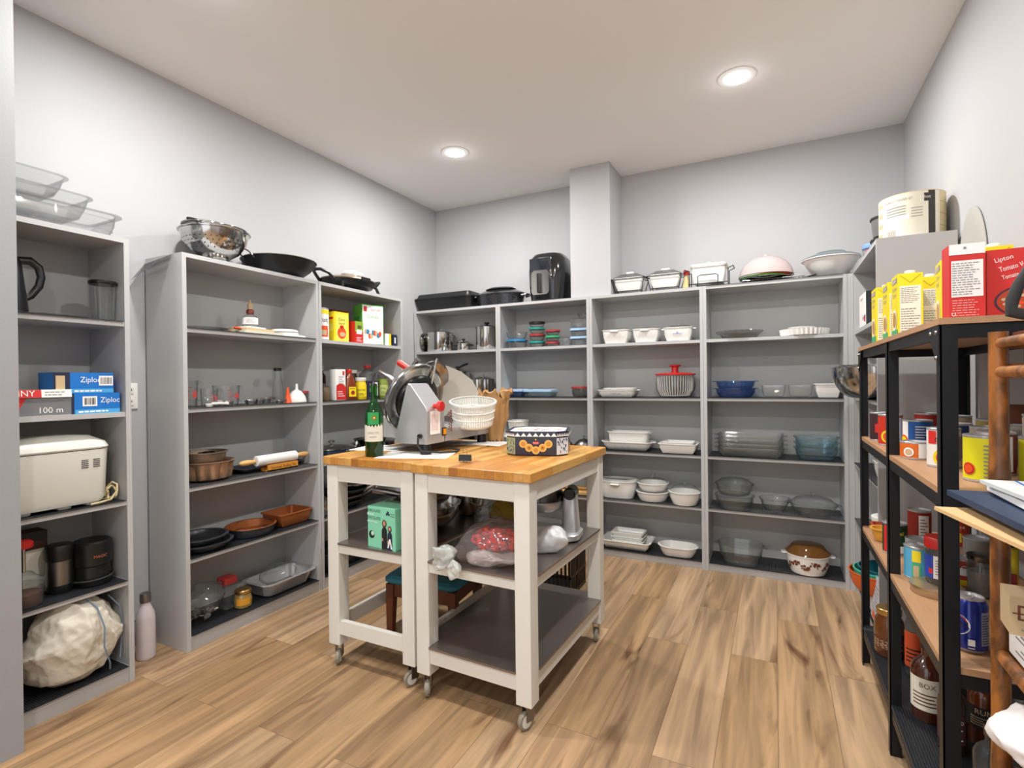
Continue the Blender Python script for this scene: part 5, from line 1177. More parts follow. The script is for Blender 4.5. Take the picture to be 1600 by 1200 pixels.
# front controls
mb = MB(); mb.X = Matrix.Translation((.19, -.215, .205)) @ Matrix.Rotation(pi / 2, 4, 'Y'); mb.lathe([(.011, 0), (.011, .02), (.022, .026), (.024, .034), (.02, .042), (.002, .044)], 0, 24); mb.build('knob', 'red', th)
mb = MB(); mb.X = Matrix.Translation((.19, -.17, .205)) @ Matrix.Rotation(pi / 2, 4, 'Y'); mb.lathe([(.011, 0), (.011, .012), (.018, .016), (.016, .026), (.002, .028)], 0, 20); 
mb = MB(); mb.quadx(-.25, -.175, .085, .185, .1925, 0, 1); mb.quadx(-.24, -.19, .10, .17, .1928, 1, 1); mb.build('label', ['paper', mat('pale_pink_print', '#e6d6d4', .7)], th)
mb = MB(); mb.box(.186, .193, -.158, -.128, .073, .108, 0); mb.box(.193, .196, -.153, -.133, .078, .103, 1); mb.build('switch', ['black', mat('amber_switch', '#f29a1a', .3)], th)
mb = MB(); mb.tube([(.155, -.268, .078), (.155, -.285, .074), (.158, -.29, .04), (.17, -.28, .018), (.22, -.22, .008), (.26, -.15, .006), (.24, -.1, .008), (.18, -.1, .010)], .0045, 8); mb.build('power_cord', 'rubber', th)
mb = MB(); mb.at(.155, -.266, .08, rx=pi / 2); mb.lathe([(.011, 0), (.009, .014)], 0, 14); mb.build('cord_grommet', 'black', th)
# ---- basket leaning beside the slicer, brown bag behind it
th = thing('plastic_basket', 'white slotted plastic basket tilted between slicer and brown bag', 'basket', (-1.302, 2.165, TZ + .100), 0, None, .16, .10)
mb = MB(); R = .108; H0 = .108
mb.lathe([(R, H0), (R + .006, H0 + .002), (R + .006, H0 + .010), (R - .002, H0 + .010)], 0, 48, c0=False, c1=False)
mb.lathe([(R * .83, 0), (R * .86, .004), (R * .86, .012), (0, .012)], 0, 40)
for i in range(56):
    a = 2 * pi * i / 56; mb.tube([(R * .85 * cos(a), R * .85 * sin(a), .008), (R * cos(a), R * sin(a), H0 + .004)], .0022, 4)
for zz, q in ((.04, .90), (.075, .95)): mb.tube([(R * q * cos(2 * pi * i / 40), R * q * sin(2 * pi * i / 40), zz) for i in range(40)], .004, 5, closed=True)
mb.lathe([(R * .845, .010), (R * .985, H0)], 1, 40, c0=False, c1=False)
mb.build('basket_wall', ['whitep', 'frost'], th)
mb = MB()
N = 22; ring0 = []
for lvl, (s_, zz) in enumerate(((.5, 0), (.65, .06), (.75, .12), (.85, .19), (.98, .235), (1.1, .25))):
    ring = []
    for i in range(44):
        a = 2 * pi * i / 44; k = 1 + .28 * noise.noise(Vector((cos(a) * 2.4, sin(a) * 2.4, lvl * 1.3))) + .06 * sin(a * 9 + lvl * 2)
        ring.append((.085 * s_ * k * cos(a), .06 * s_ * k * sin(a), zz + .045 * noise.noise(Vector((cos(a) * 3, sin(a) * 3, lvl)))))
    ring0.append(ring)
mb.loft(ring0, 0, True, False); inner = [[(x * .93, y * .9, z + .006) for x, y, z in r] for r in reversed(ring0)]
mb.loft([ring0[-1]] + inner, 0, False, True)
solo('paper_bag', mb, 'kraft', 'open crumpled brown paper bag right of the slicer', 'paper bag', (-1.300, 2.375, TZ + .001), 0)
th = thing('key_chain', 'brown beaded string hanging at the corner of the slicer', 'string', (-1.30, 1.965, TZ + .001), 0); mb = MB()
for i in range(26):
    t_ = i / 26; mb.at(.006 * sin(i * 2.1), .006 * cos(i * 2.1), .09 + .095 * t_); mb.lathe([(.001, -.0035), (.0045, 0), (.001, .0035)], 0, 8)
mb.at(); mb.build('bead_string', mat('bead_brown', '#7a4436', .5), th)
_bs = th.children[0] if th.children else None
# ---- binder clip
th = thing('binder_clip', 'black binder clip standing at the near edge of the right cart', 'binder clip', (-1.06, 1.70, TZ), .3)
mb = MB(); mb.loft([[(-.024, -.009, .006), (.024, -.009, .006), (.024, .009, .006), (-.024, .009, .006)], [(-.024, -.003, .030), (.024, -.003, .030), (.024, .003, .030), (-.024, .003, .030)]], 0); mb.build('clip_body', 'black', th)
for s, zz, nm in ((1, .03, 'upper_loop'), (-1, .008, 'lower_loop')):
    mb = MB(); mb.tube([(-.008, 0, zz), (-.006, 0, zz + s * .008 if s > 0 else .002), (-.009, 0, zz + s * .02 if s > 0 else .0015), (0, 0, zz + s * .024 if s > 0 else .0015), (.009, 0, zz + s * .02 if s > 0 else .0015), (.006, 0, zz + s * .008 if s > 0 else .002), (.008, 0, zz)], .0011, 6); mb.build('wire_loop', 'steel', th)
# ---- cookie tin
th = thing('cookie_tin', 'navy octagonal cookie tin with butter cookies printed on its side', 'cookie tin', (-.915, 2.075, TZ + .0005), .30)
def octo(r, z, k=.9):
    c = .34 * r
    return [(r, r - c, z), (r - c, r, z), (-r + c, r, z), (-r, r - c, z), (-r, -r + c, z), (-r + c, -r, z), (r - c, -r, z), (r, -r + c, z)]
R = .128
mb = MB(); mb.loft([octo(R - .003, 0), octo(R, .004), octo(R, .078)], 0)
f = R + .0008; hw = R * .66
mb.quad(-hw, hw, .006, .074, -f, 0)
for i, (dx, dz) in enumerate(((-.052, .050), (-.028, .034), (0, .024), (.028, .034), (.052, .050))):
    mb.disc(dx, dz, .0165, -f - .0006 - .0002 * i, 1, 20, 1.0); mb.disc(dx, dz, .010, -f - .0016, 2, 14, 1.0)
    if i % 2: mb.disc(dx, dz, .003, -f - .0018, 0, 10)
mb.disc(0, .054, .014, -f - .0006, 3, 18, .45); mb.text('Danish', .009, 0, -f - .001, .054, 4, maxw=.022); mb.disc(0, .068, .003, -f - .0006, 5, 8)
for s, m_, sd in ((1, 4, 3), (-1, 6, 8)):
    # printed side facets
    v0 = Vector((s * hw, -f + .0002, 0)); v1 = Vector((s * R, -R * .66, 0)); nrm = Vector((s * .7, -.7, 0)) * .0012
    q = [v0 + nrm, v1 + nrm]
    mb.add([(q[0].x, q[0].y, .006), (q[1].x, q[1].y, .006), (q[1].x, q[1].y, .074), (q[0].x, q[0].y, .074)], [(0, 1, 2, 3) if s > 0 else (3, 2, 1, 0)], m_)
    rn = random.Random(sd)
    for i in range(26):
        u = rn.uniform(.05, .9); z_ = rn.uniform(.01, .066); a_ = q[0].lerp(q[1], u) + nrm * .4; b_ = q[0].lerp(q[1], u + .07) + nrm * .4; hh = rn.uniform(.003, .012)
        mb.add([(a_.x, a_.y, z_), (b_.x, b_.y, z_), (b_.x, b_.y, min(.073, z_ + hh)), (a_.x, a_.y, min(.073, z_ + hh))], [(0, 1, 2, 3) if s > 0 else (3, 2, 1, 0)], 7)
M['cookie'] = mat('cookie_print', '#e9b45a', .5)
mb.build('body', [mat('tin_navy', '#1c1c34', .3, coat=.3), 'cookie', mat('cookie_dark', '#c98b38', .5), 'redc', mat('tin_white', '#dfe3ea', .4), 'yellow', mat('tin_green', '#9aa27c', .5), mat('tin_slate', '#4d5878', .4)], th)
mb = MB(); mb.loft([octo(R + .003, .079), octo(R + .003, .099), octo(R, .101), octo(R - .006, .098), octo(R - .02, .098)], 0)
# white zigzag band
for i in range(8):
    a0, a1 = Vector(octo(R + .0042, 0)[i]), Vector(octo(R + .0042, 0)[(i + 1) % 8]); K = 7
    for k in range(K):
        p, q = a0.lerp(a1, k / K), a0.lerp(a1, (k + 1) / K); c = (p + q) / 2
        mb.add([(p.x, p.y, .080), (q.x, q.y, .080), (c.x, c.y, .095)], [(0, 1, 2)], 1)
mb.loft([octo(R - .012, .0985), octo(R - .03, .0988), octo(.01, .0988)], 2)
rn = random.Random(3)
for i in range(40):
    a = rn.uniform(0, 2 * pi); r_ = rn.uniform(.02, .11); s_ = rn.uniform(.004, .012)
    mb.add([(r_ * cos(a) + s_ * cos(t), r_ * .9 * sin(a) + s_ * .7 * sin(t), .0992 + .00005 * i) for t in (0, 1.2, 2.4, 3.6, 5)], [(0, 1, 2, 3, 4)], 3 + i % 3)
mb.build('lid', ['tin_navy' if 'tin_navy' in M else _M['tin_navy'], 'paper', _M['tin_white'], 'cookie', 'tan', 'redc'], th, sharp=.3)

# ---- left cart, steel shelf
th = thing('chocolate_box', 'mint green box of chocolates with two people printed on it', 'box', (-1.42, 1.70, SZ), -.10)
w_, h_, dp = .155, .165, .115
mb = MB(); mb.box(-w_ / 2, w_ / 2, -dp / 2, dp / 2, 0, h_, 0); y = -dp / 2 - .0007
mb.text('CHOCOLATEY', .0165, -.04, y, .148, 1, maxw=.075); mb.text('CHOCOLATES', .0165, -.04, y, .118, 1, maxw=.072); mb.lines(-.08, -.02, .126, .14, y, 2, 1, 2, .6); mb.lines(-.08, -.015, .098, .108, y, 2, 1, 4, .6)
mb.disc(-.055, .05, .016, y, 1, 20); mb.disc(-.05, .055, .009, y - .0004, 2, 12)
mb.disc(.032, .142, .008, y, 3, 3); mb.disc(.043, .142, .008, y, 3, 3); mb.disc(.038, .15, .008, y, 3, 3); mb.text('The Good', .008, .062, y, .145, 3, maxw=.024); mb.lines(.05, .075, .132, .139, y, 3, 1)
for px, pz, sc_, hair, top in ((.018, .0, 1.0, 4, 1), (.048, .0, .82, 1, 3)):
    H_ = .125 * sc_
    mb.add([(px - .016 * sc_, y - .0004, .0), (px + .016 * sc_, y - .0004, 0), (px + .015 * sc_, y - .0004, H_ * .6), (px + .008 * sc_, y - .0004, H_ * .7), (px - .008 * sc_, y - .0004, H_ * .7), (px - .015 * sc_, y - .0004, H_ * .6)], [(0, 1, 2, 3, 4, 5)], top)
    mb.disc(px, H_ * .82, .0125 * sc_, y - .0006, hair, 16, 1.25); mb.disc(px, H_ * .83, .008 * sc_, y - .0009, 5, 14, 1.25)
    mb.disc(px - .011 * sc_, H_ * .3, .0045, y - .0009, 5, 10, 1.6)
mb.add([(.045, y - .001, .045), (.052, y - .001, .045), (.062, y - .001, .005), (.054, y - .001, .005)], [(0, 1, 2, 3)], 6); mb.add([(.045, y - .0011, .045), (.052, y - .0011, .045), (.042, y - .0011, .008), (.034, y - .0011, .008)], [(0, 1, 2, 3)], 6)
mb.build('carton', ['mint', 'ink', mat('mint_light', '#bfe6d3', .6), 'navy', mat('hair_brown', '#4a2b1e', .6), mat('skin_print', '#c08e6e', .6), 'paper'], th)
rbowl('mixing_bowl', 'wide steel bowl behind the mint green chocolate box', -1.49, 1.985, SZ, .185, .105)
th = thing('frying_pan', 'steel pan turned on the wide bowl under the left cart top', 'pan', (-1.47, 2.0, SZ + .105), .4); mb = MB(); mb.dish(.12, .12, .12, .04, .03, .004, .003); mb.build('pan_body', 'bsteel', th); mb = MB(); mb.tube([(-.11, 0, .035), (-.18, 0, .05), (-.25, 0, .06)], .007, 8, sy=2); mb.build('handle', 'bsteel', th)
rbowl('mixing_bowl', 'deep steel bowl seen between the legs of the two carts', -1.40, 2.27, SZ, .09, .115)
# ---- right cart, upper steel shelf
th = thing('produce_bag', 'clear plastic bag of red produce hanging over the shelf edge', 'bag', (-.93, 1.70, SZ + .072), .1)
mb = MB(); mb.blob(.155, .12, .092, .016, 61, 0, 5, 8, flat=.05, fold=.02)
vv = []
for x, y, z in mb.v:
    t_ = max(0, (-x - .06) / .1)
    vv.append((x - .01 * t_, y - .035 * t_, z - .05 * t_ * t_))
mb.v = vv
mb.build('bag_film', glassm('produce_film', '#f4ecec', refl=1.3, rough=.12, base=.07, edge='#f0e6e6'), th)
mb = MB(); mb.at(-.165, -.105, -.045); mb.blob(.045, .03, .05, .022, 14, 0, 4, 18, fold=.015); mb.at(-.11, -.125, -.075); mb.blob(.03, .015, .035, .015, 15, 0, 4, 20, fold=.012); mb.at(); mb.build('bag_tail', 'frost', th)
mb = MB(); mb.blob(.095, .06, .042, .014, 66, 0, 5, 26, fold=.012)
solo('red_net_bag', mb, mat('red_netting', '#c9281a', .4, var=.6, vscale=60, con=True, bump=.6, bscale=120), 'red netting of produce inside the clear plastic bag', 'net bag', (-.935, 1.70, SZ + .082), .1)
mb = MB(); mb.blob(.10, .06, .03, .02, 71, 0, 4, 12, fold=.015); solo('plastic_wrap', mb, 'frost', 'white crumpled plastic under the red tomatoes', 'plastic wrap', (-.92, 1.665, SZ + .033), .1)
mb = MB(); mb.blob(.075, .06, .06, .022, 72, 0, 4, 14, flat=.1, fold=.02); solo('plastic_bag', mb, 'clear', 'crumpled clear plastic bag behind the red produce', 'plastic bag', (-1.165, 2.06, SZ + .06))
mb = MB(); mb.blob(.085, .055, .065, .02, 74, 0, 4, 8, flat=.1, fold=.03)
mb.v = [(x, y, z * (1 - .5 * max(-1, min(1, x / .08)))) for x, y, z in mb.v]
solo('dish_cloth', mb, mat('ochre_cloth', '#9c7c22', .8, var=.1, vscale=20), 'crumpled ochre yellow cloth behind the red produce', 'cloth', (-1.085, 2.10, SZ + .064), .3)
th = thing('waffle_maker', 'silver flip waffle maker with a black hinge knob', 'waffle maker', (-.865, 2.08, SZ), .15)
mb = MB(); mb.rbox(.13, .085, .004, .035, .05, .006); mb.build('base', 'alum', th)
mb = MB(); mb.at(.085, 0, 0); mb.loft([rr(.035, .04, .015, .035), rr(.03, .034, .014, .12), rr(.027, .03, .012, .185)], 0); mb.build('pillar', 'alum', th)
mb = MB(); mb.X = Matrix.Translation((.088, -.045, .195)) @ Matrix.Rotation(-pi / 2, 4, 'X'); mb.lathe([(.02, 0), (.026, .006), (.026, .08), (.02, .088)], 0, 24); mb.build('hinge_knob', 'black', th)
mb = MB(); mb.at(-.045, 0, .165); mb.lathe([(.088, -.045), (.098, -.03), (.1, -.004)], 0, 40); l_ = mb.build('lower_plate', 'alum', th)
mb = MB(); mb.at(-.045, 0, .165); mb.lathe([(.1, -.003), (.1, .02), (.088, .04), (.03, .045)], 0, 40); mb.build('upper_plate', 'dsteel', th)
mb = MB(); mb.rbox(.026, .03, .14, .21, .008, .003); mb.build('hinge', 'black', th)
mb = MB(); mb.blob(.085, .055, .055, .018, 81, 0, 4, 9, flat=.08, fold=.025); solo('shopping_bag', mb, mat('grey_white_film', '#d4d6d8', .35), 'crumpled white plastic bag in front of the waffle maker', 'plastic bag', (-.80, 1.885, SZ + .05), .3)
# ---- under the carts
th = thing('stool', 'low dark wooden stool with a teal vinyl seat under the carts', 'stool', (-1.46, 2.06, 0), .1)
mb = MB(); mb.rbox(.19, .155, .262, .30, .03, .012); mb.build('seat', 'teal', th)
mb = MB(); mb.box(-.17, .17, -.135, -.115, .2, .26); mb.box(-.17, .17, .115, .135, .2, .26); mb.box(-.17, -.15, -.115, .115, .2, .26); mb.box(.15, .17, -.115, .115, .2, .26); mb.build('apron', 'dwood', th)
for sx in (-1, 1):
    for sy in (-1, 1):
        mb = MB(); mb.loft([[(sx * .165 + dx * .014, sy * .13 + dy * .014, 0) for dx, dy in ((-1, -1), (1, -1), (1, 1), (-1, 1))], [(sx * .16 + dx * .02, sy * .125 + dy * .02, .26) for dx, dy in ((-1, -1), (1, -1), (1, 1), (-1, 1))]], 0); mb.build('leg', 'dwood', th)
th = thing('plastic_crate', 'black slatted plastic crate on the floor behind the right cart', 'crate', (-1.19, 2.82, 0), 0)
for (x0, x1, y0, y1) in ((-.18, .18, -.13, -.122), (-.18, .18, .122, .13), (-.18, -.172, -.122, .122), (.172, .18, -.122, .122)):
    mb = MB(); mb.box(x0, x1, y0, y1, 0, .02); mb.box(x0, x1, y0, y1, .21, .25); mb.box(x0, x1, y0, y1, .1, .115)
    n_ = 14 if x1 - x0 > .1 else 10
    for i in range(n_ + 1):
        if x1 - x0 > .1: xx = x0 + (x1 - x0 - .008) * i / n_; mb.box(xx, xx + .008, y0, y1, .02, .21)
        else: yy = y0 + (y1 - y0 - .008) * i / n_; mb.box(x0, x1, yy, yy + .008, .02, .21)
    mb.build('slatted_side', 'black', th)
mb = MB(); mb.box(-.172, .172, -.122, .122, 0, .006); mb.build('bottom', 'black', th)
# ------------------------------------------------------------------ bookcase on the right wall: its own things (front faces -X)
def r1(d): return XRF + d
ZR = [.066, .41, .72, 1.088, 1.450, 1.79]
z = ZR[5]
def steamer_tier(k, zz):
    th = thing('steamer_basket', ('lowest', 'second', 'third', 'topmost')[k] + ' tier of the round bamboo steamer on the right bookcase', 'steamer', (.553, 2.90, zz), 0, 'bamboo steamer tiers')
    mb = MB(); mb.lathe([(.118, 0), (.12, .002), (.12, .049), (.117, .05), (.112, .05), (.112, .004)], 0, 48); mb.build('hoop', mat('pale_bamboo', '#d9c79c', .55, var=.08, vscale=25), th)
    return .0505
zz = z
for k in range(4): zz += steamer_tier(k, zz)
mb = MB(); mb.patch(.1215, -1.35, .95, 0, .19, 0, 26); mb.patch(.1218, .55, .78, 0, .19, 1, 5); mb.patch(.1222, .42, .62, .145, .18, 1, 4)
mb.text('hot', .018, 0, 0, .163, 0, wrap=.1228, rz=.52)
mb.text('BAMBOO STEAMER SET', .014, 0, 0, .165, 2, wrap=.122, rz=-.35, maxw=.11)
for i in range(4):
    mb.patch(.1220, -.75, -.1, .135 - i * .012, .139 - i * .012, 2, 8)
    mb.patch(.1220, 0.05, .38, .12 - i * .012, .123 - i * .012, 2, 6)
for i in range(4):
    zz_ = .02 + i * .045; mb.patch(.1220, -1.25, -.95, zz_, zz_ + .02, 3, 4)
for i in range(9): mb.patch(.1220, -.72 + .035 * i, -.705 + .035 * i, .012, .04, 2, 1)
mb.patch(.1219, -.95, .0, .08, .1, 4, 8)
solo('paper_band', mb, [mat('cream_band', '#e6dfcd', .7), mat('dark_band', '#38322e', .6), 'greyink', 'tan', 'paper'], 'printed cream paper band wrapped round the bamboo steamer', 'paper band', (.553, 2.90, z + .006), -.25)
for k, (r_, h_, m_, lb) in enumerate(((.085, .085, 'smoke', 'lower dark tinted tub behind the bamboo steamer'), (.085, .1, 'smoke', 'upper dark tinted tub behind the bamboo steamer'))):
    th = thing('plastic_tub', lb, 'tub', (.52, 3.14, z + .001 + k * .092), 0); mb = MB(); mb.lathe([(r_ * .85, 0), (r_ * .9, .004), (r_, h_ - .012)], 0, 32, c1=False); mb.build('tub_body', mat('grey_tub', '#6d6a68', .4), th)
    mb = MB(); mb.lathe([(r_ + .004, h_ - .012), (r_ + .005, h_ - .008), (r_ + .004, h_ - .002), (0, h_ - .0015)], 0, 32); mb.build('lid', 'rubber', th)
th = thing('storage_bin', 'grey bin with a white lid right of the steamer near the wall', 'bin', (.655, 3.09, z), 0); mb = MB(); mb.rbox(.035, .06, 0, .15, .012, .004); mb.build('body', mat('bin_grey', '#6f6d70', .5), th); mb = MB(); mb.rbox(.038, .063, .151, .163, .012, .004); mb.build('lid', 'rubber', th)
th = thing('plastic_cup', 'clear cup with a blue lid at the far end of the right bookcase top', 'cup', (.46, 3.30, z + .001)); mb = MB(); mb.lathe([(.03, 0), (.036, .004), (.042, .075)], 0, 26, c1=False); mb.build('cup_body', 'clear', th)
mb = MB(); mb.lathe([(.044, .076), (.045, .08), (.04, .1), (.01, .104)], 0, 26); mb.build('lid', mat('sky_lid', '#7c9fd8', .4), th)
th = thing('plastic_cup', 'pink cup beside the large white bowl', 'cup', (.50, 3.41, z + .001)); mb = MB(); mb.lathe([(.03, 0), (.035, .004), (.046, .08), (.046, .083), (.03, .083)], 0, 26); mb.build('cup_body', mat('pink_plastic', '#e6b3c3', .4), th)
th = thing('plastic_cup', 'rose coloured cup in front of the blue lidded one', 'cup', (.455, 3.20, z + .001)); mb = MB(); mb.lathe([(.026, 0), (.03, .004), (.036, .05), (.03, .052)], 0, 26); mb.build('cup_body', mat('rose_plastic', '#c9838f', .4), th)
th = thing('round_tray', 'large round white tray leaning on the right wall behind the boxes', 'tray', (.6775, 2.605, 1.584), 0); mb = MB(); mb.X = Matrix.Rotation(pi / 2, 4, 'Y') @ Matrix.Diagonal((1, .62, 1, 1)); mb.lathe([(.20, -.002), (.235, .0), (.262, .006), (.262, .009), (.235, .005), (0, .004)], 0, 56); mb.build('tray_disc', mat('tray_grey', '#b3b2ab', .55), th)
z = ZR[4]
th = thing('appliance_box', 'black and white appliance box with a red word on the side', 'box', (.475, 3.16, z), 0)
mb = MB(); mb.box(-.075, .075, -.11, .11, 0, .165, 0); mb.quadx(-.11, .11, .001, .164, -.0757, 1, -1)
mb.add([(-.0762, -.05, .05), (-.0762, -.09, .05), (-.0762, -.09, .02), (-.0762, -.05, .02)], [(0, 1, 2, 3)], 2)
for k in range(6): mb.add([(-.0763, .0 - .016 * k, .03 + .01 * (k % 2)), (-.0763, -.01 - .016 * k, .03 + .01 * (k % 2)), (-.0763, -.01 - .016 * k, .045 + .01 * (k % 2)), (-.0763, -.0 - .016 * k, .045 + .01 * (k % 2))], [(0, 1, 2, 3)], 3)
mb.text('WaterPik', .022, -.0765, .03, .14, 2, rz=-pi / 2, maxw=.08); mb.text('POWER', .024, 0.0, -.1105, .11, 2, maxw=.08)
mb.build('carton', [mat('box_black', '#24262c', .5), 'paper', 'redc', 'dwood'], th)
mb = MB(); mb.blob(.05, .05, .05, .014, 91, 0, 4, 12, flat=.1, fold=.02); solo('plastic_bag', mb, _M['grey_white_film'], 'small white plastic bag in front of the black appliance box', 'plastic bag', (.46, 2.96, z + .048))
for k, (m_, h_) in enumerate((('paper', .14), ('shelf', .17), ('paper', .16))):
    mb = MB(); mb.box(-.05, .05, -.012, .012, 0, h_); solo('folder', mb, m_, ('left white', 'middle grey', 'right white')[k] + ' upright folder behind the appliance box', 'folder', (.60, 3.30 - .03 * k, z), 0)
z = ZR[3] + LZ
for k in range(3):
    rbowl('mixing_bowl', ('large steel mixing bowl sticking out of the right bookcase, lowest', 'steel mixing bowl nested second in the right bookcase', 'steel mixing bowl nested topmost in the right bookcase')[k], .455 + .012 * k, 3.03 - .005 * k, z + .006 * k, .205 - .008 * k, .15, group='steel mixing bowls nested in the right bookcase')
z = ZR[2] + LZ
th = thing('food_box', 'white plastic box with an open lid on the right bookcase', 'container', (.465, 2.93, z)); mb = MB(); mb.dish(.05, .06, .012, .08, .01, .004, .003); mb.build('body', 'whitep', th); mb = MB(); mb.at(.0, 0, .085, rx=.25); mb.rbox(.052, .062, 0, .006, .012, .002); mb.build('lid', 'clear', th)
z = ZR[1] + LZ
th = thing('bucket', 'small white plastic bucket with a lid on the right bookcase', 'bucket', (.47, 2.90, z)); mb = MB(); mb.lathe([(.06, 0), (.064, .004), (.072, .12)], 0, 34); mb.build('body', 'whitep', th); mb = MB(); mb.lathe([(.077, .12), (.078, .124), (.078, .14), (.074, .143), (0, .141)], 0, 34); mb.build('lid', 'whitep', th)
z = ZR[0] + LZ
for k in range(3):
    rbowl('mixing_bowl', ('orange bowl at the bottom right, outermost', 'mint bowl nested in the orange one', 'dark teal bowl innermost of the nest')[k], .455 + .006 * k, 3.05, z + .0755 + .012 * k, .135 - .013 * k, .105, (mat('orange_bowl', '#cf5b22', .35), mat('mint_bowl', '#4fb39a', .35), mat('teal_bowl', '#1f6672', .35))[k], t=.003, lip=.004, group='coloured bowls nested on the bottom right shelf')
mb = MB(); mb.box(-.11, .11, -.12, .12, 0, .075); solo('storage_box', mb, mat('box_white', '#d8d8d8', .6), 'white carton under the nested orange bowls', 'box', (.515, 3.10, z))
th = thing('paper_box', 'white leaning box with a barcode and small print by the rack foot', 'box', (.44, 2.86, z), 0, None, 0, .10)
mb = MB(); mb.box(-.045, .045, -.10, .10, 0.005, .19, 0); mb.quadx(-.09, -.03, .12, .17, -.0457, 1, -1)
for k in range(7): mb.quadx(-.088 + .008 * k, -.084 + .008 * k, .125, .165, -.0461, 2, -1)
for k in range(6): mb.quadx(-.01, .08 - .01 * (k % 3), .05 + .02 * k, .056 + .02 * k, -.046, 3, -1)
mb.quadx(.0, .07, .012, .04, -.046, 4, -1); mb.build('carton', [mat('box_lilac', '#c9cad6', .6), 'paper', 'ink', 'greyink', 'orange'], th)

# ------------------------------------------------------------------ black steel rack with particle-board shelves
RX0, RX1, RY0, RY1 = .315, .668, 1.405, 2.605
RZ = [.16, .575, .948, 1.316]
th = thing('storage_rack', 'black metal rack with wood-look shelves holding the canned food', 'rack', ((RX0 + RX1) / 2, (RY0 + RY1) / 2, 0)); ox, oy = (RX0 + RX1) / 2, (RY0 + RY1) / 2
for xx, sx in ((RX0, 1), (RX1, -1)):
    for yy, sy in ((RY0, 1), (1.995, 0), (RY1, -1)):
        mb = MB(); xa, xb = sorted((xx, xx + sx * .030)); ya, yb = sorted((yy, yy + (sy if sy else 1) * .030))
        xm0, xm1 = sorted((xx, xx + sx * .003)); ym0, ym1 = sorted((yy, yy + (sy if sy else 1) * .003))
        top = RZ[3] - .016
        mb.box(xa - ox, xb - ox, ym0 - oy, ym1 - oy, 0, top); mb.box(xm0 - ox, xm1 - ox, ya - oy, yb - oy, 0, top)
        mb.build('post', 'blackm', th)
for i, zz in enumerate(RZ):
    if i:
        mb = MB(); mb.box(RX0 - .002 - ox, RX1 + .002 - ox, RY0 - .002 - oy, RY1 + .002 - oy, zz - .014, zz) if i == 3 else mb.box(RX0 + .0035 - ox, RX1 - .0035 - ox, RY0 + .0035 - oy, RY1 - .0035 - oy, zz - .014, zz)
        mb.build('shelf_board', 'board', th)
    else:
        mb = MB(); mb.box(RX0 + .0035 - ox, RX1 - .0035 - ox, RY0 + .0035 - oy, RY1 - .0035 - oy, zz - .008, zz); mb.build('shelf_board', mat('dark_board', '#33363c', .6), th)
    e = .004
    for (x0, x1, y0, y1) in ((RX0 + e, RX1 - e, RY0 + e, RY0 + e + .012), (RX0 + e, RX1 - e, RY1 - e - .012, RY1 - e), (RX0 + e, RX0 + e + .012, RY0 + .02, RY1 - .02), (RX1 - e - .012, RX1 - e, RY0 + .02, RY1 - .02)):
        mb = MB(); mb.box(x0 - ox, x1 - ox, y0 - oy, y1 - oy, zz - .044, zz - .0145); mb.build('shelf_rail', 'blackm', th)
for yy, s in ((RY0 + .0, 1), (RY1, -1)):
    for zz in RZ[3:]:
        mb = MB(); x = RX0 - ox - .003; a = yy - oy
        mb.loft([[(x, a, zz - .016), (x, a + s * .075, zz - .016), (x, a + s * .07, zz - .04), (x, a + s * .028, zz - .085), (x, a, zz - .10)], [(x + .0025, a, zz - .016), (x + .0025, a + s * .075, zz - .016), (x + .0025, a + s * .07, zz - .04), (x + .0025, a + s * .028, zz - .085), (x + .0025, a, zz - .10)]], 0)
        br = mb.build('corner_bracket', 'blackm', th)
        for q, (dy, dz) in enumerate(((.058, .03), (.014, .03), (.014, .085))):
            mb = MB(); mb.X = Matrix.Translation((x - .0005, a + s * dy, zz - dz)) @ Matrix.Rotation(-pi / 2, 4, 'Y'); mb.lathe([(.005, 0), (.004, .003), (.001, .004)], 0, 12); c = mb.build('screw', 'bsteel', th); c.parent = br

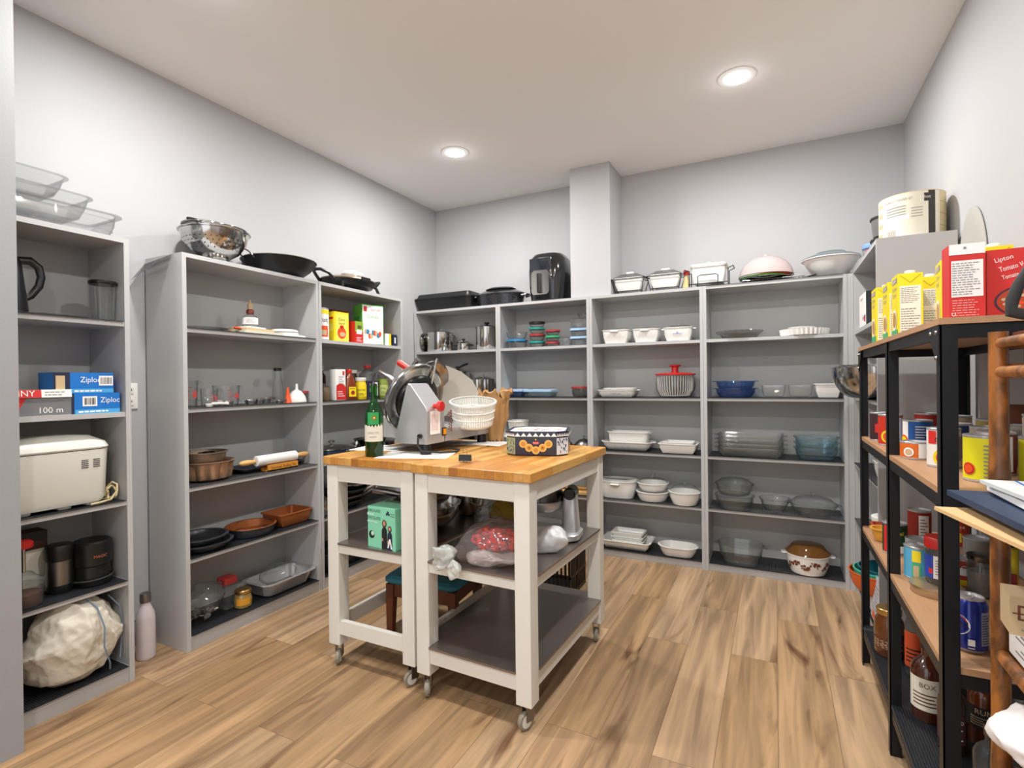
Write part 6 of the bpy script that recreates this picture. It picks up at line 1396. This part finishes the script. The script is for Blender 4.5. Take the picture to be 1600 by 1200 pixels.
# top of the rack: broth cartons and soup boxes
def broth(lb, x, y, rz=0, h=.19, w=.062, dp=.092, cap=True):
    th = thing('broth_carton', lb, 'carton', (x, y, RZ[3]), rz, 'yellow broth cartons on the rack'); mb = MB()
    mb.box(-w / 2, w / 2, -dp / 2, dp / 2, 0, h, 0); y_ = -dp / 2 - .0006
    mb.quad(-w * .42, w * .42, .006, h * .80, y_, 1); mb.lines(-w * .38, w * .38, h * .52, h * .78, y_ - .0004, 2, 9, 3); mb.lines(-w * .38, w * .38, .012, h * .45, y_ - .0004, 2, 10, 5)
    mb.add([(-w * .42, y_, h * .97), (-w * .38, y_, h * .975), (0, y_, h * .86), (0, y_, h * .84)], [(0, 3, 2, 1)], 3); mb.add([(w * .42, y_, h * .97), (w * .38, y_, h * .975), (0, y_, h * .86), (0, y_, h * .84)], [(0, 1, 2, 3)], 3)
    x_ = -w / 2 - .0006
    mb.quadx(-dp * .38, dp * .38, h * .87, h * .95, x_, 2, -1)
    mb.text('Chicken', .02, x_ - .0004, 0, h * .78, 2, rz=-pi / 2, maxw=dp * .7); mb.text('Broth', .02, x_ - .0004, 0, h * .68, 2, rz=-pi / 2, maxw=dp * .6)
    mb.text('Campbells', .02, x_ - .0008, 0, h * .91, 1, rz=-pi / 2, maxw=dp * .6)
    mb.add([(x_ - .0006, dp * .33 * cos(t), h * .28 + h * .17 * sin(t)) for t in [2 * pi * i / 20 for i in range(20)]], [tuple(range(20))], 4)
    mb.add([(x_ - .0010, dp * .26 * cos(t), h * .28 + h * .13 * sin(t)) for t in [2 * pi * i / 20 for i in range(20)]], [tuple(range(20))], 5)
    mb.quadx(-dp / 2 + .002, dp / 2 - .002, .002, .022, x_ - .0002, 6, -1)
    mb.build('carton', ['yellow', mat('carton_white', '#eceadf', .6), 'greyink', mat('yellow_fold', '#c7ad18', .5), 'paper', mat('soup_photo', '#b98a3e', .6, var=.3, vscale=80), 'lid_green'], th)
    if cap:
        mb = MB(); mb.at(0.008, 0, 0); mb.lathe([(.014, h), (.014, h + .012), (.012, h + .014), (0, h + .014)], 0, 20); mb.build('cap', 'whitep', th)
broth('yellow broth carton at the far end of the rack top', .350, 2.26)
broth('yellow broth carton behind the farthest one', .362, 2.12, 0, .185)
broth('broth carton with a white cap, nearest of the yellow group on the left', .368, 2.00)
broth('broth carton just right of the capped one, half hidden', .438, 2.10, 0, .19)
broth('broth carton next to the big red and white box, picture side towards the aisle', .432, 1.80, -.1, .185, cap=False)
broth('yellow carton between the red boxes with a white cap', .474, 1.68, 0, .185)
def soupbox(lb, x, y, rz, w, dp, h, kind):
    th = thing('soup_box', lb, 'box', (x, y, RZ[3]), rz); mb = MB(); mb.box(-w / 2, w / 2, -dp / 2, dp / 2, 0, h, 0); y_ = -dp / 2 - .0006
    if kind == 0:
        mb.quad(-w / 2, w / 2, h * .86, h, y_, 1); mb.quad(-w * .44, w * .44, h * .30, h * .78, y_, 1); mb.lines(-w * .42, w * .42, h * .32, h * .76, y_ - .0004, 2, 14, 4)
        mb.lines(-w * .42, w * .42, h * .04, h * .27, y_ - .0004, 3, 7, 6); mb.text('U', .012, -w * .38, y_ - .0005, h * .07, 1)
        mb.quad(-w * .1, -w * .02, h * .93, h * .96, y_ - .0004, 2)
    else:
        mb.text('Lipton', .014, -w * .30, y_ - .0004, h * .86, 1, maxw=w * .22, ry=-.25)
        mb.text('Tomato Vegetable', .015, -w * .10, y_ - .0004, h * .76, 1, maxw=w * .52, ry=-.25); mb.text('Tomate et légumes', .013, -w * .08, y_ - .0004, h * .64, 1, maxw=w * .5, ry=-.25)
        mb.disc(-w * .02, h * .24, w * .40, y_ - .0003, 4, 26, .62); mb.disc(-w * .02, h * .24, w * .37, y_ - .0006, 5, 26, .6)
        rn = random.Random(6)
        for i in range(40):
            a, q = rn.uniform(0, 6.28), rn.random() ** .5; mb.disc(-w * .02 + q * w * .33 * cos(a), h * .24 + q * w * .2 * sin(a), w * .035, y_ - .0008 - i * .00002, 6 + i % 2, 8, .7)
    mb.build('carton', ['redc', 'paper', 'greyink', mat('pink_ink', '#e8a09a', .6), mat('plum_ink', '#4a2340', .5), mat('soup_red', '#b5431c', .5), 'orange', 'tan'], th)
soupbox('big red and white box standing at the near corner of the rack', .378, 1.50, 0, .062, .055, .166, 0)
soupbox('dark red box of vegetable soup at the right edge of the frame', .487, 1.515, .0, .14, .045, .15, 1)
mb = MB(); mb.box(-.022, .022, -.012, .012, 0, .06); mb.quad(-.004, .018, .004, .056, -.0126, 1); solo('soup_packet', mb, ['redc', 'paper'], 'small red and white packet between the two near soup boxes', 'box', (.438, 1.60, RZ[3]))

# cans and jars
def disc_wrap(mb, R_, a0, z0, r_, m, f0=0, f1=2 * pi, n=24):
    P = [(R_ * cos(-pi / 2 + a0 + r_ * cos(f0 + (f1 - f0) * i / n) / R_), R_ * sin(-pi / 2 + a0 + r_ * cos(f0 + (f1 - f0) * i / n) / R_), z0 + r_ * sin(f0 + (f1 - f0) * i / n)) for i in range(n + (1 if f1 - f0 < 6 else 0))]
    mb.add(P, [tuple(range(len(P)))], m)
def can(lb, x, y, z, r, h, col, bands=(), txt=None, rz=-.25, tcol='paper', txs=.018, group='cans on the rack', cat='can', lab0=.06, steel='alum', pic=None, tz=.7):
    th = thing('food_can', lb, cat, (x, y, z), rz, group); mb = MB()
    mb.lathe([(r * .96, 0), (r, .002), (r, .005), (r * .97, .006), (r * .97, h - .006), (r, h - .005), (r, h - .001), (r * .96, h), (r * .95, h - .004), (0, h - .004)], 0, 30)
    mb.build('can_body', steel, th)
    mb = MB(); mb.lathe([(r * .985, h * lab0), (r * .985, h * (1 - lab0))], 0, 30, c0=False, c1=False)
    for (a0, a1, z0, z1, m_) in bands: mb.patch(r * .985 + .0005 + .0002 * m_, a0, a1, h * z0, h * z1, m_, 8)
    if pic:
        disc_wrap(mb, r * .985 + .002, pic[0], h * pic[1], r * pic[2], pic[3]); disc_wrap(mb, r * .985 + .0024, pic[0], h * pic[1], r * pic[2] * .7, pic[4])
    if txt: mb.text(txt, txs, 0, 0, h * tz, 5, wrap=r + .0012, maxw=r * 1.5)
    mb.build('label', [mat('lab_' + col, col, .45) if col[0] == '#' else col, 'paper', 'redc', 'yellow', 'blue', tcol, 'orange', 'greyink', 'lid_green', 'tan'], th)
    return th
def smallprint(a0, a1, n, z0, z1, m=7):
    return [(a0, a1 - .15 * (i % 3), z0 + (z1 - z0) * i / n, z0 + (z1 - z0) * (i + .35) / n, m) for i in range(n)]
z = RZ[2]
can('tall dark can at the far end of the middle rack shelf', .365, 2.44, z, .037, .11, '#3a2326', [(.2, .9, .08, .92, 1), (-.9, -.3, .3, .6, 2)], 'beans', .2)
can('red and yellow can second from the far end', .368, 2.28, z, .037, .112, '#c9321f', [(.5, 1.3, .08, .9, 1)], None, pic=(-.1, .3, .6, 3, 6))
can('blue labelled can between the first two rack posts', .435, 2.22, z, .042, .098, '#1f5fb0', smallprint(-.1, .8, 7, .2, .85, 1) + [(-1.3, -.6, .06, .94, 1)], pic=(-1.0, .3, .4, 6, 3))
can('small flat orange can in front of the blue one', .372, 1.935, z, .037, .052, '#d96a1e', [(.3, 1.3, .1, .9, 1)], pic=(-.35, .42, .36, 1, 9))
can('low yellow tin left of the small orange can', .352, 2.06, z, .026, .04, '#cdbb2c', [(-.5, .5, .3, .6, 7)])
can('white soup can with a red brand patch and corn picture', .405, 1.78, z, .037, .106, '#e6e3dc', [(-1.0, -.4, .6, .93, 2), (.5, 1.2, .2, .8, 7)], 'Corn', tcol='ink', pic=(.0, .27, .62, 3, 6))
can('yellow can with a red bowl picture, largest can on the shelf', .435, 1.575, z, .041, .108, '#e3dc1c', smallprint(-.1, .8, 9, .12, .85, 7), None, pic=(-.8, .28, .34, 2, 6))
can('red topped can behind the blue one', .50, 2.40, z, .04, .112, '#a5281c', [(-.6, .2, .4, .7, 1)])
can('white and tan can behind the row, between two posts', .55, 2.26, z, .04, .112, '#b9a893', [(-.5, .5, .3, .6, 9)])
can('navy and white can behind the white soup can', .475, 1.97, z, .04, .106, '#27406b', [(-.7, -.1, .55, .9, 1)])
can('tan can at the back near the middle post', .60, 2.12, z, .037, .11, '#a8954e')
can('brown red can right of the near post', .49, 1.70, z, .037, .106, '#7b2c22', [(.1, .9, .1, .9, 1)])
can('tall open-topped steel can with a beige label behind the yellow one', .52, 1.86, z, .040, .106, '#a39484', [(-.3, .6, .5, .8, 1)])
can('second yellow can right of the bamboo post', .53, 1.575, z, .037, .106, '#c7c21f', smallprint(-.5, .3, 7, .2, .8, 7))
can('wide beige can on the far back corner of the shelf', .61, 1.93, z, .04, .112, '#b8ae9c', [(-.5, .5, .6, .85, 7)])
can('pink beige can stacked at the right of the shelf', .585, 1.70, z, .045, .15, '#b5a79c', [(-.5, .6, .6, .85, 2), (-.6, .6, .3, .4, 7)])
th = thing('sauce_bottle', 'tall dark bottle with a white label at the back of the middle rack shelf', 'bottle', (.605, 1.80, z), -.25)
mb = MB(); mb.lathe([(.028, 0), (.03, .004), (.03, .15), (.015, .2), (.013, .24)], 0, 24); mb.build('bottle_body', _M['dark_sauce'], th)
mb = MB(); mb.patch(.0306, -1.2, .2, .03, .13, 0, 8); mb.patch(.031, -1.0, .0, .08, .1, 1, 6); mb.build('label', ['paper', 'greyink'], th); mb = MB(); mb.lathe([(.016, .24), (.016, .265), (0, .266)], 0, 18); mb.build('cap', 'black', th)
mb = MB(); mb.box(-.04, .04, -.025, .025, 0, .05); solo('tea_box', mb, mat('brown_box', '#7d4a35', .6), 'small brown box stacked on the back cans', 'box', (.60, 1.925, z + .113))
z = RZ[1]
can('red can with a white panel standing high at the far end of the lower shelf', .485, 2.46, z, .037, .115, '#8e2a1c', [(.0, .9, .1, .85, 1)] + smallprint(.1, .8, 6, .2, .8, 7))
can('narrow red and yellow can behind the near post', .59, 2.42, z, .033, .11, '#b9371c', [(-.8, .3, .2, .5, 3), (-.8, .3, .55, .75, 6)], 'Sauce')
can('green can with a yellow letter and red edge', .372, 2.24, z, .037, .108, '#1f3d25', [(-1.3, -.8, .08, .92, 2), (.1, .5, .08, .3, 1)], 'Basil', .15, tcol='yellow')
dish('cake_mould', 'small stack of yellow round moulds at the far end of the lower shelf', 'mould', .358, 2.38, z, .036, .036, .036, .05, .012, mat('yellow_mould', '#d79c3c', .4), t=.003)
dish('cake_mould', 'red tray behind the yellow round moulds', 'mould', .395, 2.52, z, .05, .04, .02, .03, .01, mat('red_mould', '#a8452a', .4), t=.003)
can('pale blue green can behind the pineapple can', .425, 2.13, z, .044, .085, '#9fb0a8', smallprint(-.8, .2, 3, .3, .6, 7))
can('pineapple can with a blue label', .388, 1.99, z, .036, .100, '#58a9cf', [(-.35, .25, .1, .52, 8), (-.25, .12, .12, .45, 9), (-.35, .25, .55, .9, 3)])
th = thing('peanut_jar', 'clear jar with a big red lid and a blue and white label', 'jar', (.418, 1.885, z + .026), -.1)
mb = MB(); mb.lathe([(.030, 0), (.033, .004), (.034, .012), (.034, .09), (.03, .1)], 0, 30); mb.build('jar_body', 'smoke', th)
mb = MB(); mb.patch(.0347, -1.5, -.55, .018, .082, 1, 8); mb.patch(.0347, -.55, .6, .018, .082, 0, 8); mb.patch(.0350, -.9, -.6, .03, .045, 2, 3)
for q in smallprint(-.4, .5, 6, .03, .075, 3): mb.patch(.0351, q[0], q[1], q[2], q[3], 3, 4)
mb.build('label', ['paper', mat('cobalt', '#2b45a8', .5), 'redc', 'greyink'], th)
mb = MB(); mb.lathe([(.034, .1), (.036, .102), (.036, .128), (.033, .132), (0, .132)], 0, 32); mb.build('lid', 'red', th)
th = thing('flat_tin', 'round flat gold tin lying under the red-lidded jar', 'tin', (.405, 1.865, z), -.25)
mb = MB(); mb.lathe([(.058, 0), (.06, .003), (.06, .020), (.062, .021), (.062, .025), (.056, .0255), (0, .0255)], 0, 44); mb.build('tin_body', mat('pale_gold', '#b8a184', .3, .7), th)
mb = MB(); mb.at(0, 0, 0); mb.add([(.025 + .012 * cos(t), -.03 + .008 * sin(t), .0259) for t in [i * pi / 6 for i in range(12)]], [tuple(range(12))], 0); mb.build('sticker', 'orange', th)
can('small can with red words beside the red-lidded jar', .492, 1.965, z, .030, .085, '#b8402c', [(-.8, .6, .45, .7, 1), (-.8, .5, .1, .3, 3)], 'Chick', .2)
th = thing('glass_jar', 'clear glass jar with a dark lid behind the near post', 'jar', (.515, 1.90, z), -.25); mb = MB(); mb.lathe([(.03, 0), (.033, .004), (.033, .085), (.028, .1)], 0, 28); mb.build('jar_body', 'smoke', th); mb = MB(); mb.lathe([(.0325, .1), (.0335, .102), (.0335, .114), (0, .116)], 0, 28); mb.build('lid', 'dsteel', th)
mb = MB(); mb.lathe([(.027, .004), (.030, .008), (.030, .07), (0, .07)], 0, 24); mb.build('contents', mat('grey_grain', '#8b8780', .8, var=.3, vscale=120), th)
can('can with a grey label at the back of the lower shelf', .575, 2.16, z, .037, .1, '#8d8782', smallprint(-.6, .4, 6, .2, .8, 7))
th = thing('sauce_bottle', 'yellow labelled bottle beside the bamboo post', 'bottle', (.585, 1.97, z), -.25); mb = MB(); mb.rbox(.028, .028, 0, .13, .012, .004); mb.build('bottle_body', mat('yellow_black_label', '#d8c31f', .4), th)
mb = MB(); mb.lathe([(.02, .13), (.02, .15), (0, .151)], 0, 20); mb.build('cap', 'black', th); mb = MB(); mb.quad(-.024, .024, .01, .06, -.0286, 0); mb.build('label', ['lid_red', 'ink'], th)
th = thing('soda_can', 'dark blue soda can with a round red, white and blue logo', 'can', (.388, 1.515, z), -.15); mb = MB()
mb.lathe([(.024, 0), (.026, .001), (.033, .010)], 1, 36, c1=False); mb.lathe([(.033, .010), (.033, .105), (.027, .117)], 0, 36, c0=False, c1=False); mb.lathe([(.027, .117), (.0275, .121), (.025, .1215), (.024, .118), (0, .118)], 1, 36, c0=False)
mb.at(0, 0, 0); mb.patch(.0333, .55, 1.3, .022, .095, 2, 8)
for q in smallprint(.6, 1.25, 12, .026, .092, 3): mb.patch(.0336, q[0], q[1], q[2], q[3], 3, 4)
disc_wrap(mb, .0336, -.7, .062, .022, 4); disc_wrap(mb, .0339, -.7, .062, .0195, 5, .25, pi - .25); disc_wrap(mb, .0339, -.7, .062, .0195, 0, pi + .25, 2 * pi - .25)
mb.text('PEPSI', .017, 0, 0, .062, 6, wrap=.0342, rz=-.7, maxw=.036); mb.quad(-.006, .006, .02, .034, -.0345, 4); mb.lines(-.006, .006, .012, .018, -.0345, 4, 1)
mb.build('can_body', [mat('cola_blue', '#1b2c86', .25, .3, coat=.4), 'alum', mat('cola_panel', '#8d95ad', .4), 'navy', 'paper', 'redc', 'ink'], th)
mb = MB(); mb.at(0, -.004, .1185); mb.rbox(.006, .011, 0, .0012, .005, .0003); mb.build('pull_tab', 'alum', th)
# bottom of the rack
z = RZ[0]
liner('shelf_liner', 'black mesh liner on the lowest shelf of the black rack', 1.10, (RX0 + .01, 1.995, z), RGT, .32)
z += LZ
th = thing('honey_jar', 'large glass jar of honey with a gold lid', 'jar', (.372, 2.36, z), -.25); mb = MB(); mb.lathe([(.043, 0), (.047, .006), (.048, .1), (.044, .13), (.036, .145), (.036, .15)], 0, 34); mb.build('jar_body', 'amber', th)
mb = MB(); mb.patch(.0487, -1.2, 1.2, .03, .07, 0, 12)
for q in smallprint(-1, 1, 5, .035, .065, 1): mb.patch(.049, q[0], q[1], q[2], q[3], 1, 6)
mb.build('label', ['brown', 'tan'], th); mb = MB(); mb.lathe([(.039, .15), (.040, .152), (.040, .17), (.037, .173), (0, .172)], 0, 34); mb.build('lid', 'brass', th)
def bottle(lb, x, y, r, h, neck, m, lab=None, txt=None, cap='black', z0=.04, z1=.12, rz=-.22, tcol='ink', group=None, z_=None, sq=False):
    th = thing('liquor_bottle', lb, 'bottle', (x, y, z if z_ is None else z_), rz, group); mb = MB()
    mb.lathe([(r * .95, 0), (r, .004), (r, h * .62), (r * .8, h * .70), (neck, h * .78), (neck, h - .03)], 0, 32); mb.build('bottle_body', m, th)
    mb = MB(); mb.lathe([(neck + .002, h - .03), (neck + .0025, h - .028), (neck + .0025, h - .002), (0, h)], 0, 20); mb.build('cap', cap, th)
    if lab:
        mb = MB(); mb.patch(r + .0006, -1.3, 1.0, z0, z1, 0, 14)
        if txt: mb.text(txt, .02, 0, 0, z0 + (z1 - z0) * .78, 1, wrap=r + .0012, maxw=r * 1.7)
        for q in smallprint(-.9, .7, 4, z0 + .15 * (z1 - z0), z0 + .6 * (z1 - z0), 1): mb.patch(r + .001, q[0], q[1], q[2], q[3], 1, 6)
        mb.build('label', [lab, tcol], th)
    return th
bottle('slim bottle with an orange label behind the honey jar', .425, 2.24, .028, .27, .010, 'smoke', mat('orange_label', '#d8552a', .5), None, 'dsteel', .03, .15)
bottle('black glossy wine bottle behind the whiskey bottle', .475, 2.15, .038, .30, .014, mat('black_glass', '#0c0e10', .1, coat=.8), 'cream', None, 'black', .05, .1)
bottle('whiskey bottle with a large cream label', .405, 1.97, .042, .24, .015, mat('whiskey', '#4a2010', .15, coat=.8), _M['cream_label'], 'BOX', 'black', .035, .13, tcol='brown')
bottle('dark liqueur bottle with white script, right of the whiskey', .43, 1.83, .033, .215, .012, mat('dark_choc_glass', '#3b1f1c', .2, coat=.6), mat('plum_label', '#5a3340', .5), 'Choco', 'smoke', .03, .11, tcol='paper')
bottle('brown bottle with a black label behind the near post', .515, 1.90, .034, .22, .012, mat('brown_glass', '#5b2a14', .15, coat=.7), 'ink', 'RUM', 'black', .05, .11, tcol='tan')
bottle('glass bottle with a green band right of the near post', .565, 1.80, .036, .25, .018, 'smoke', 'lid_green', None, mat('green_cap', '#4d8a4b', .4), .09, .14)
bottle('clear bottle at the near end of the lowest rack shelf', .455, 1.62, .036, .20, .013, 'smoke', None, None, 'dsteel')

# ------------------------------------------------------------------ bamboo shelf stand by the camera
BXl, BXr, BYf, BYn = .350, .655, 1.20, .74
th = thing('bamboo_stand', 'scorched bamboo shelf stand at the right edge of the frame', 'shelf stand', (BXl, BYf, 0)); 
def bpole(p, q, r, nm, knots=4):
    mb = MB(); p, q = Vector(p), Vector(q); pts = []; rad = []; n = 6 * knots
    for i in range(n + 1):
        pts.append(p.lerp(q, i / n)); k = i % 6; rad.append(r * (1.10 if k == 0 and 0 < i < n else (.985 if k in (1, 5) else 1)))
    mb.tube(pts, rad, 14); return mb.build(nm, 'bamboo', th)
W_, D_ = BXr - BXl, BYn - BYf
for x, y in ((0, 0), (W_, 0), (0, D_), (W_, D_)): bpole((x, y, 0), (x, y, 1.268), .0138, 'post', 5)
for zz, r_ in ((.705, .012), (.50, .010), (.925, .010), (1.198, .010), (1.248, .009), (.15, .012)):
    for x in (0, W_): bpole((x, -.015, zz), (x, D_ + .015, zz), r_, 'rail', 2)
    for y in (0, D_): bpole((.015, y, zz - .001), (W_ - .015, y, zz - .001), r_, 'rail', 2)
    if zz in (1.248,): continue
    mb = MB(); mb.box(.010, W_ - .010, D_ + .010, -.010, zz + .008, zz + .014); mb.build('shelf_board', 'dwood', th)
mb = MB(); mb.box(.016, W_ - .016, D_ + .01, -.01, 1.2585, 1.2655); mb.build('top_board', 'dwood', th)
z = 1.266
th = thing('tea_kettle', 'kettle with a thick black handle reaching in from the right edge', 'kettle', (.50, .97, z)); mb = MB(); mb.lathe([(.09, 0), (.1, .004), (.1, .06), (.075, .12), (.03, .14)], 0, 40); mb.build('body', 'bsteel', th)
mb = MB(); mb.tube([(-.09, 0, .02), (-.14, 0, .010), (-.185, 0, .009), (-.203, .0, .014), (-.202, 0, .03), (-.195, 0, .052), (-.182, 0, .076), (-.16, 0, .1), (-.12, 0, .115), (-.07, 0, .125)], [.006, .006, .007, .007, .0065, .006, .006, .007, .007, .007], 12, sy=1.2); mb.build('handle', 'rubber', th)
th = thing('glass_bowl', 'blue grey glass bowl on the upper shelf of the bamboo stand', 'bowl', (.415, 1.09, 1.2122)); mb = MB(); mb.dish(.05, .05, .05, .024, .02, .003, .003); mb.build('bowl', mat('blue_grey_glass', '#9fb4c0', .1, coat=.6), th)
zb = .9395
sheets = [('flyer', 'paper', .17, .20, .0, .012, 'glossy flyer lowest of the paper stack on the bamboo stand'), ('envelope', mat('manila', '#d9b27f', .7), .185, .18, .20, .006, 'large open manila envelope sticking out of the paper stack'),
          ('magazine', mat('magazine_grey', '#7f8896', .4), .16, .2, -.03, .008, 'grey magazine above the manila envelope'), ('folder', mat('folder_navy', '#2a3a55', .5), .18, .19, .1, .010, 'navy folder in the paper stack'),
          ('booklet', 'paper', .165, .17, .0, .010, 'white booklet near the top of the paper stack'), ('road_map', mat('map_print', '#d5d8d6', .5, var=.15, vscale=30), .165, .17, .08, .006, 'folded printed map topmost of the paper stack')]
zc = zb
for nm, m_, a, b, rz_, h_, lb in sheets:
    off = {'envelope': -.028, 'folder': -.022}.get(nm, 0.0)
    mb = MB(); mb.box(-a, a, -b, b, 0, h_); 
    if nm == 'road_map':
        for i in range(5): mb.add([(-a + .06 * i, -b, h_ + .0004), (-a + .063 * i, -b, h_ + .0004), (-a + .09 * i + .05, b, h_ + .0004), (-a + .09 * i + .046, b, h_ + .0004)], [(0, 1, 2, 3)], 1)
    solo(nm, mb, [m_, 'blue'], lb, nm.replace('_', ' '), (.495 + off, 1.02, zc), rz_); zc += h_ + .004
mb = MB(); mb.blob(.07, .10, .035, .012, 97, 0, 4, 10, flat=.05, fold=.015); solo('plastic_bag', mb, mat('grey_film', '#8d8a8c', .35), 'grey translucent bag hanging under the manila envelope', 'plastic bag', (.42, 1.05, .885))
th = thing('medicine_box', 'small cream box with a brown letter D on the bamboo stand', 'box', (.362, 1.10, .788), -.1); mb = MB(); mb.box(-.035, .06, -.03, .03, 0, .06, 0); mb.text('D', .034, -.016, -.0306, .034, 1); mb.quad(-.032, .0, .033, .035, -.0309, 1); mb.lines(-.022, .02, .006, .012, -.0306, 2, 1); mb.build('carton', ['tan', 'dwood', 'greyink'], th)
th = thing('shoe_box', 'white printed box under the small cream box', 'box', (.440, 1.06, .7195), 0); mb = MB(); mb.box(-.085, .12, -.09, .12, 0, .066, 0)
mb.quadx(-.085, .1, .008, .06, -.0856, 1, -1)
for i in range(6): mb.quadx(-.08, .09 - .02 * (i % 3), .012 + .008 * i, .015 + .008 * i, -.086, 2, -1)
mb.build('carton', ['paper', 'paper', 'greyink'], th)
mb = MB(); mb.blob(.085, .11, .055, .02, 99, 0, 5, 11, flat=.1, fold=.02); solo('shopping_bag', mb, mat('white_film', '#e8e4e4', .4), 'crumpled white plastic bag at the bottom right corner', 'plastic bag', (.392, 1.06, .615))
bpy.context.view_layer.update()
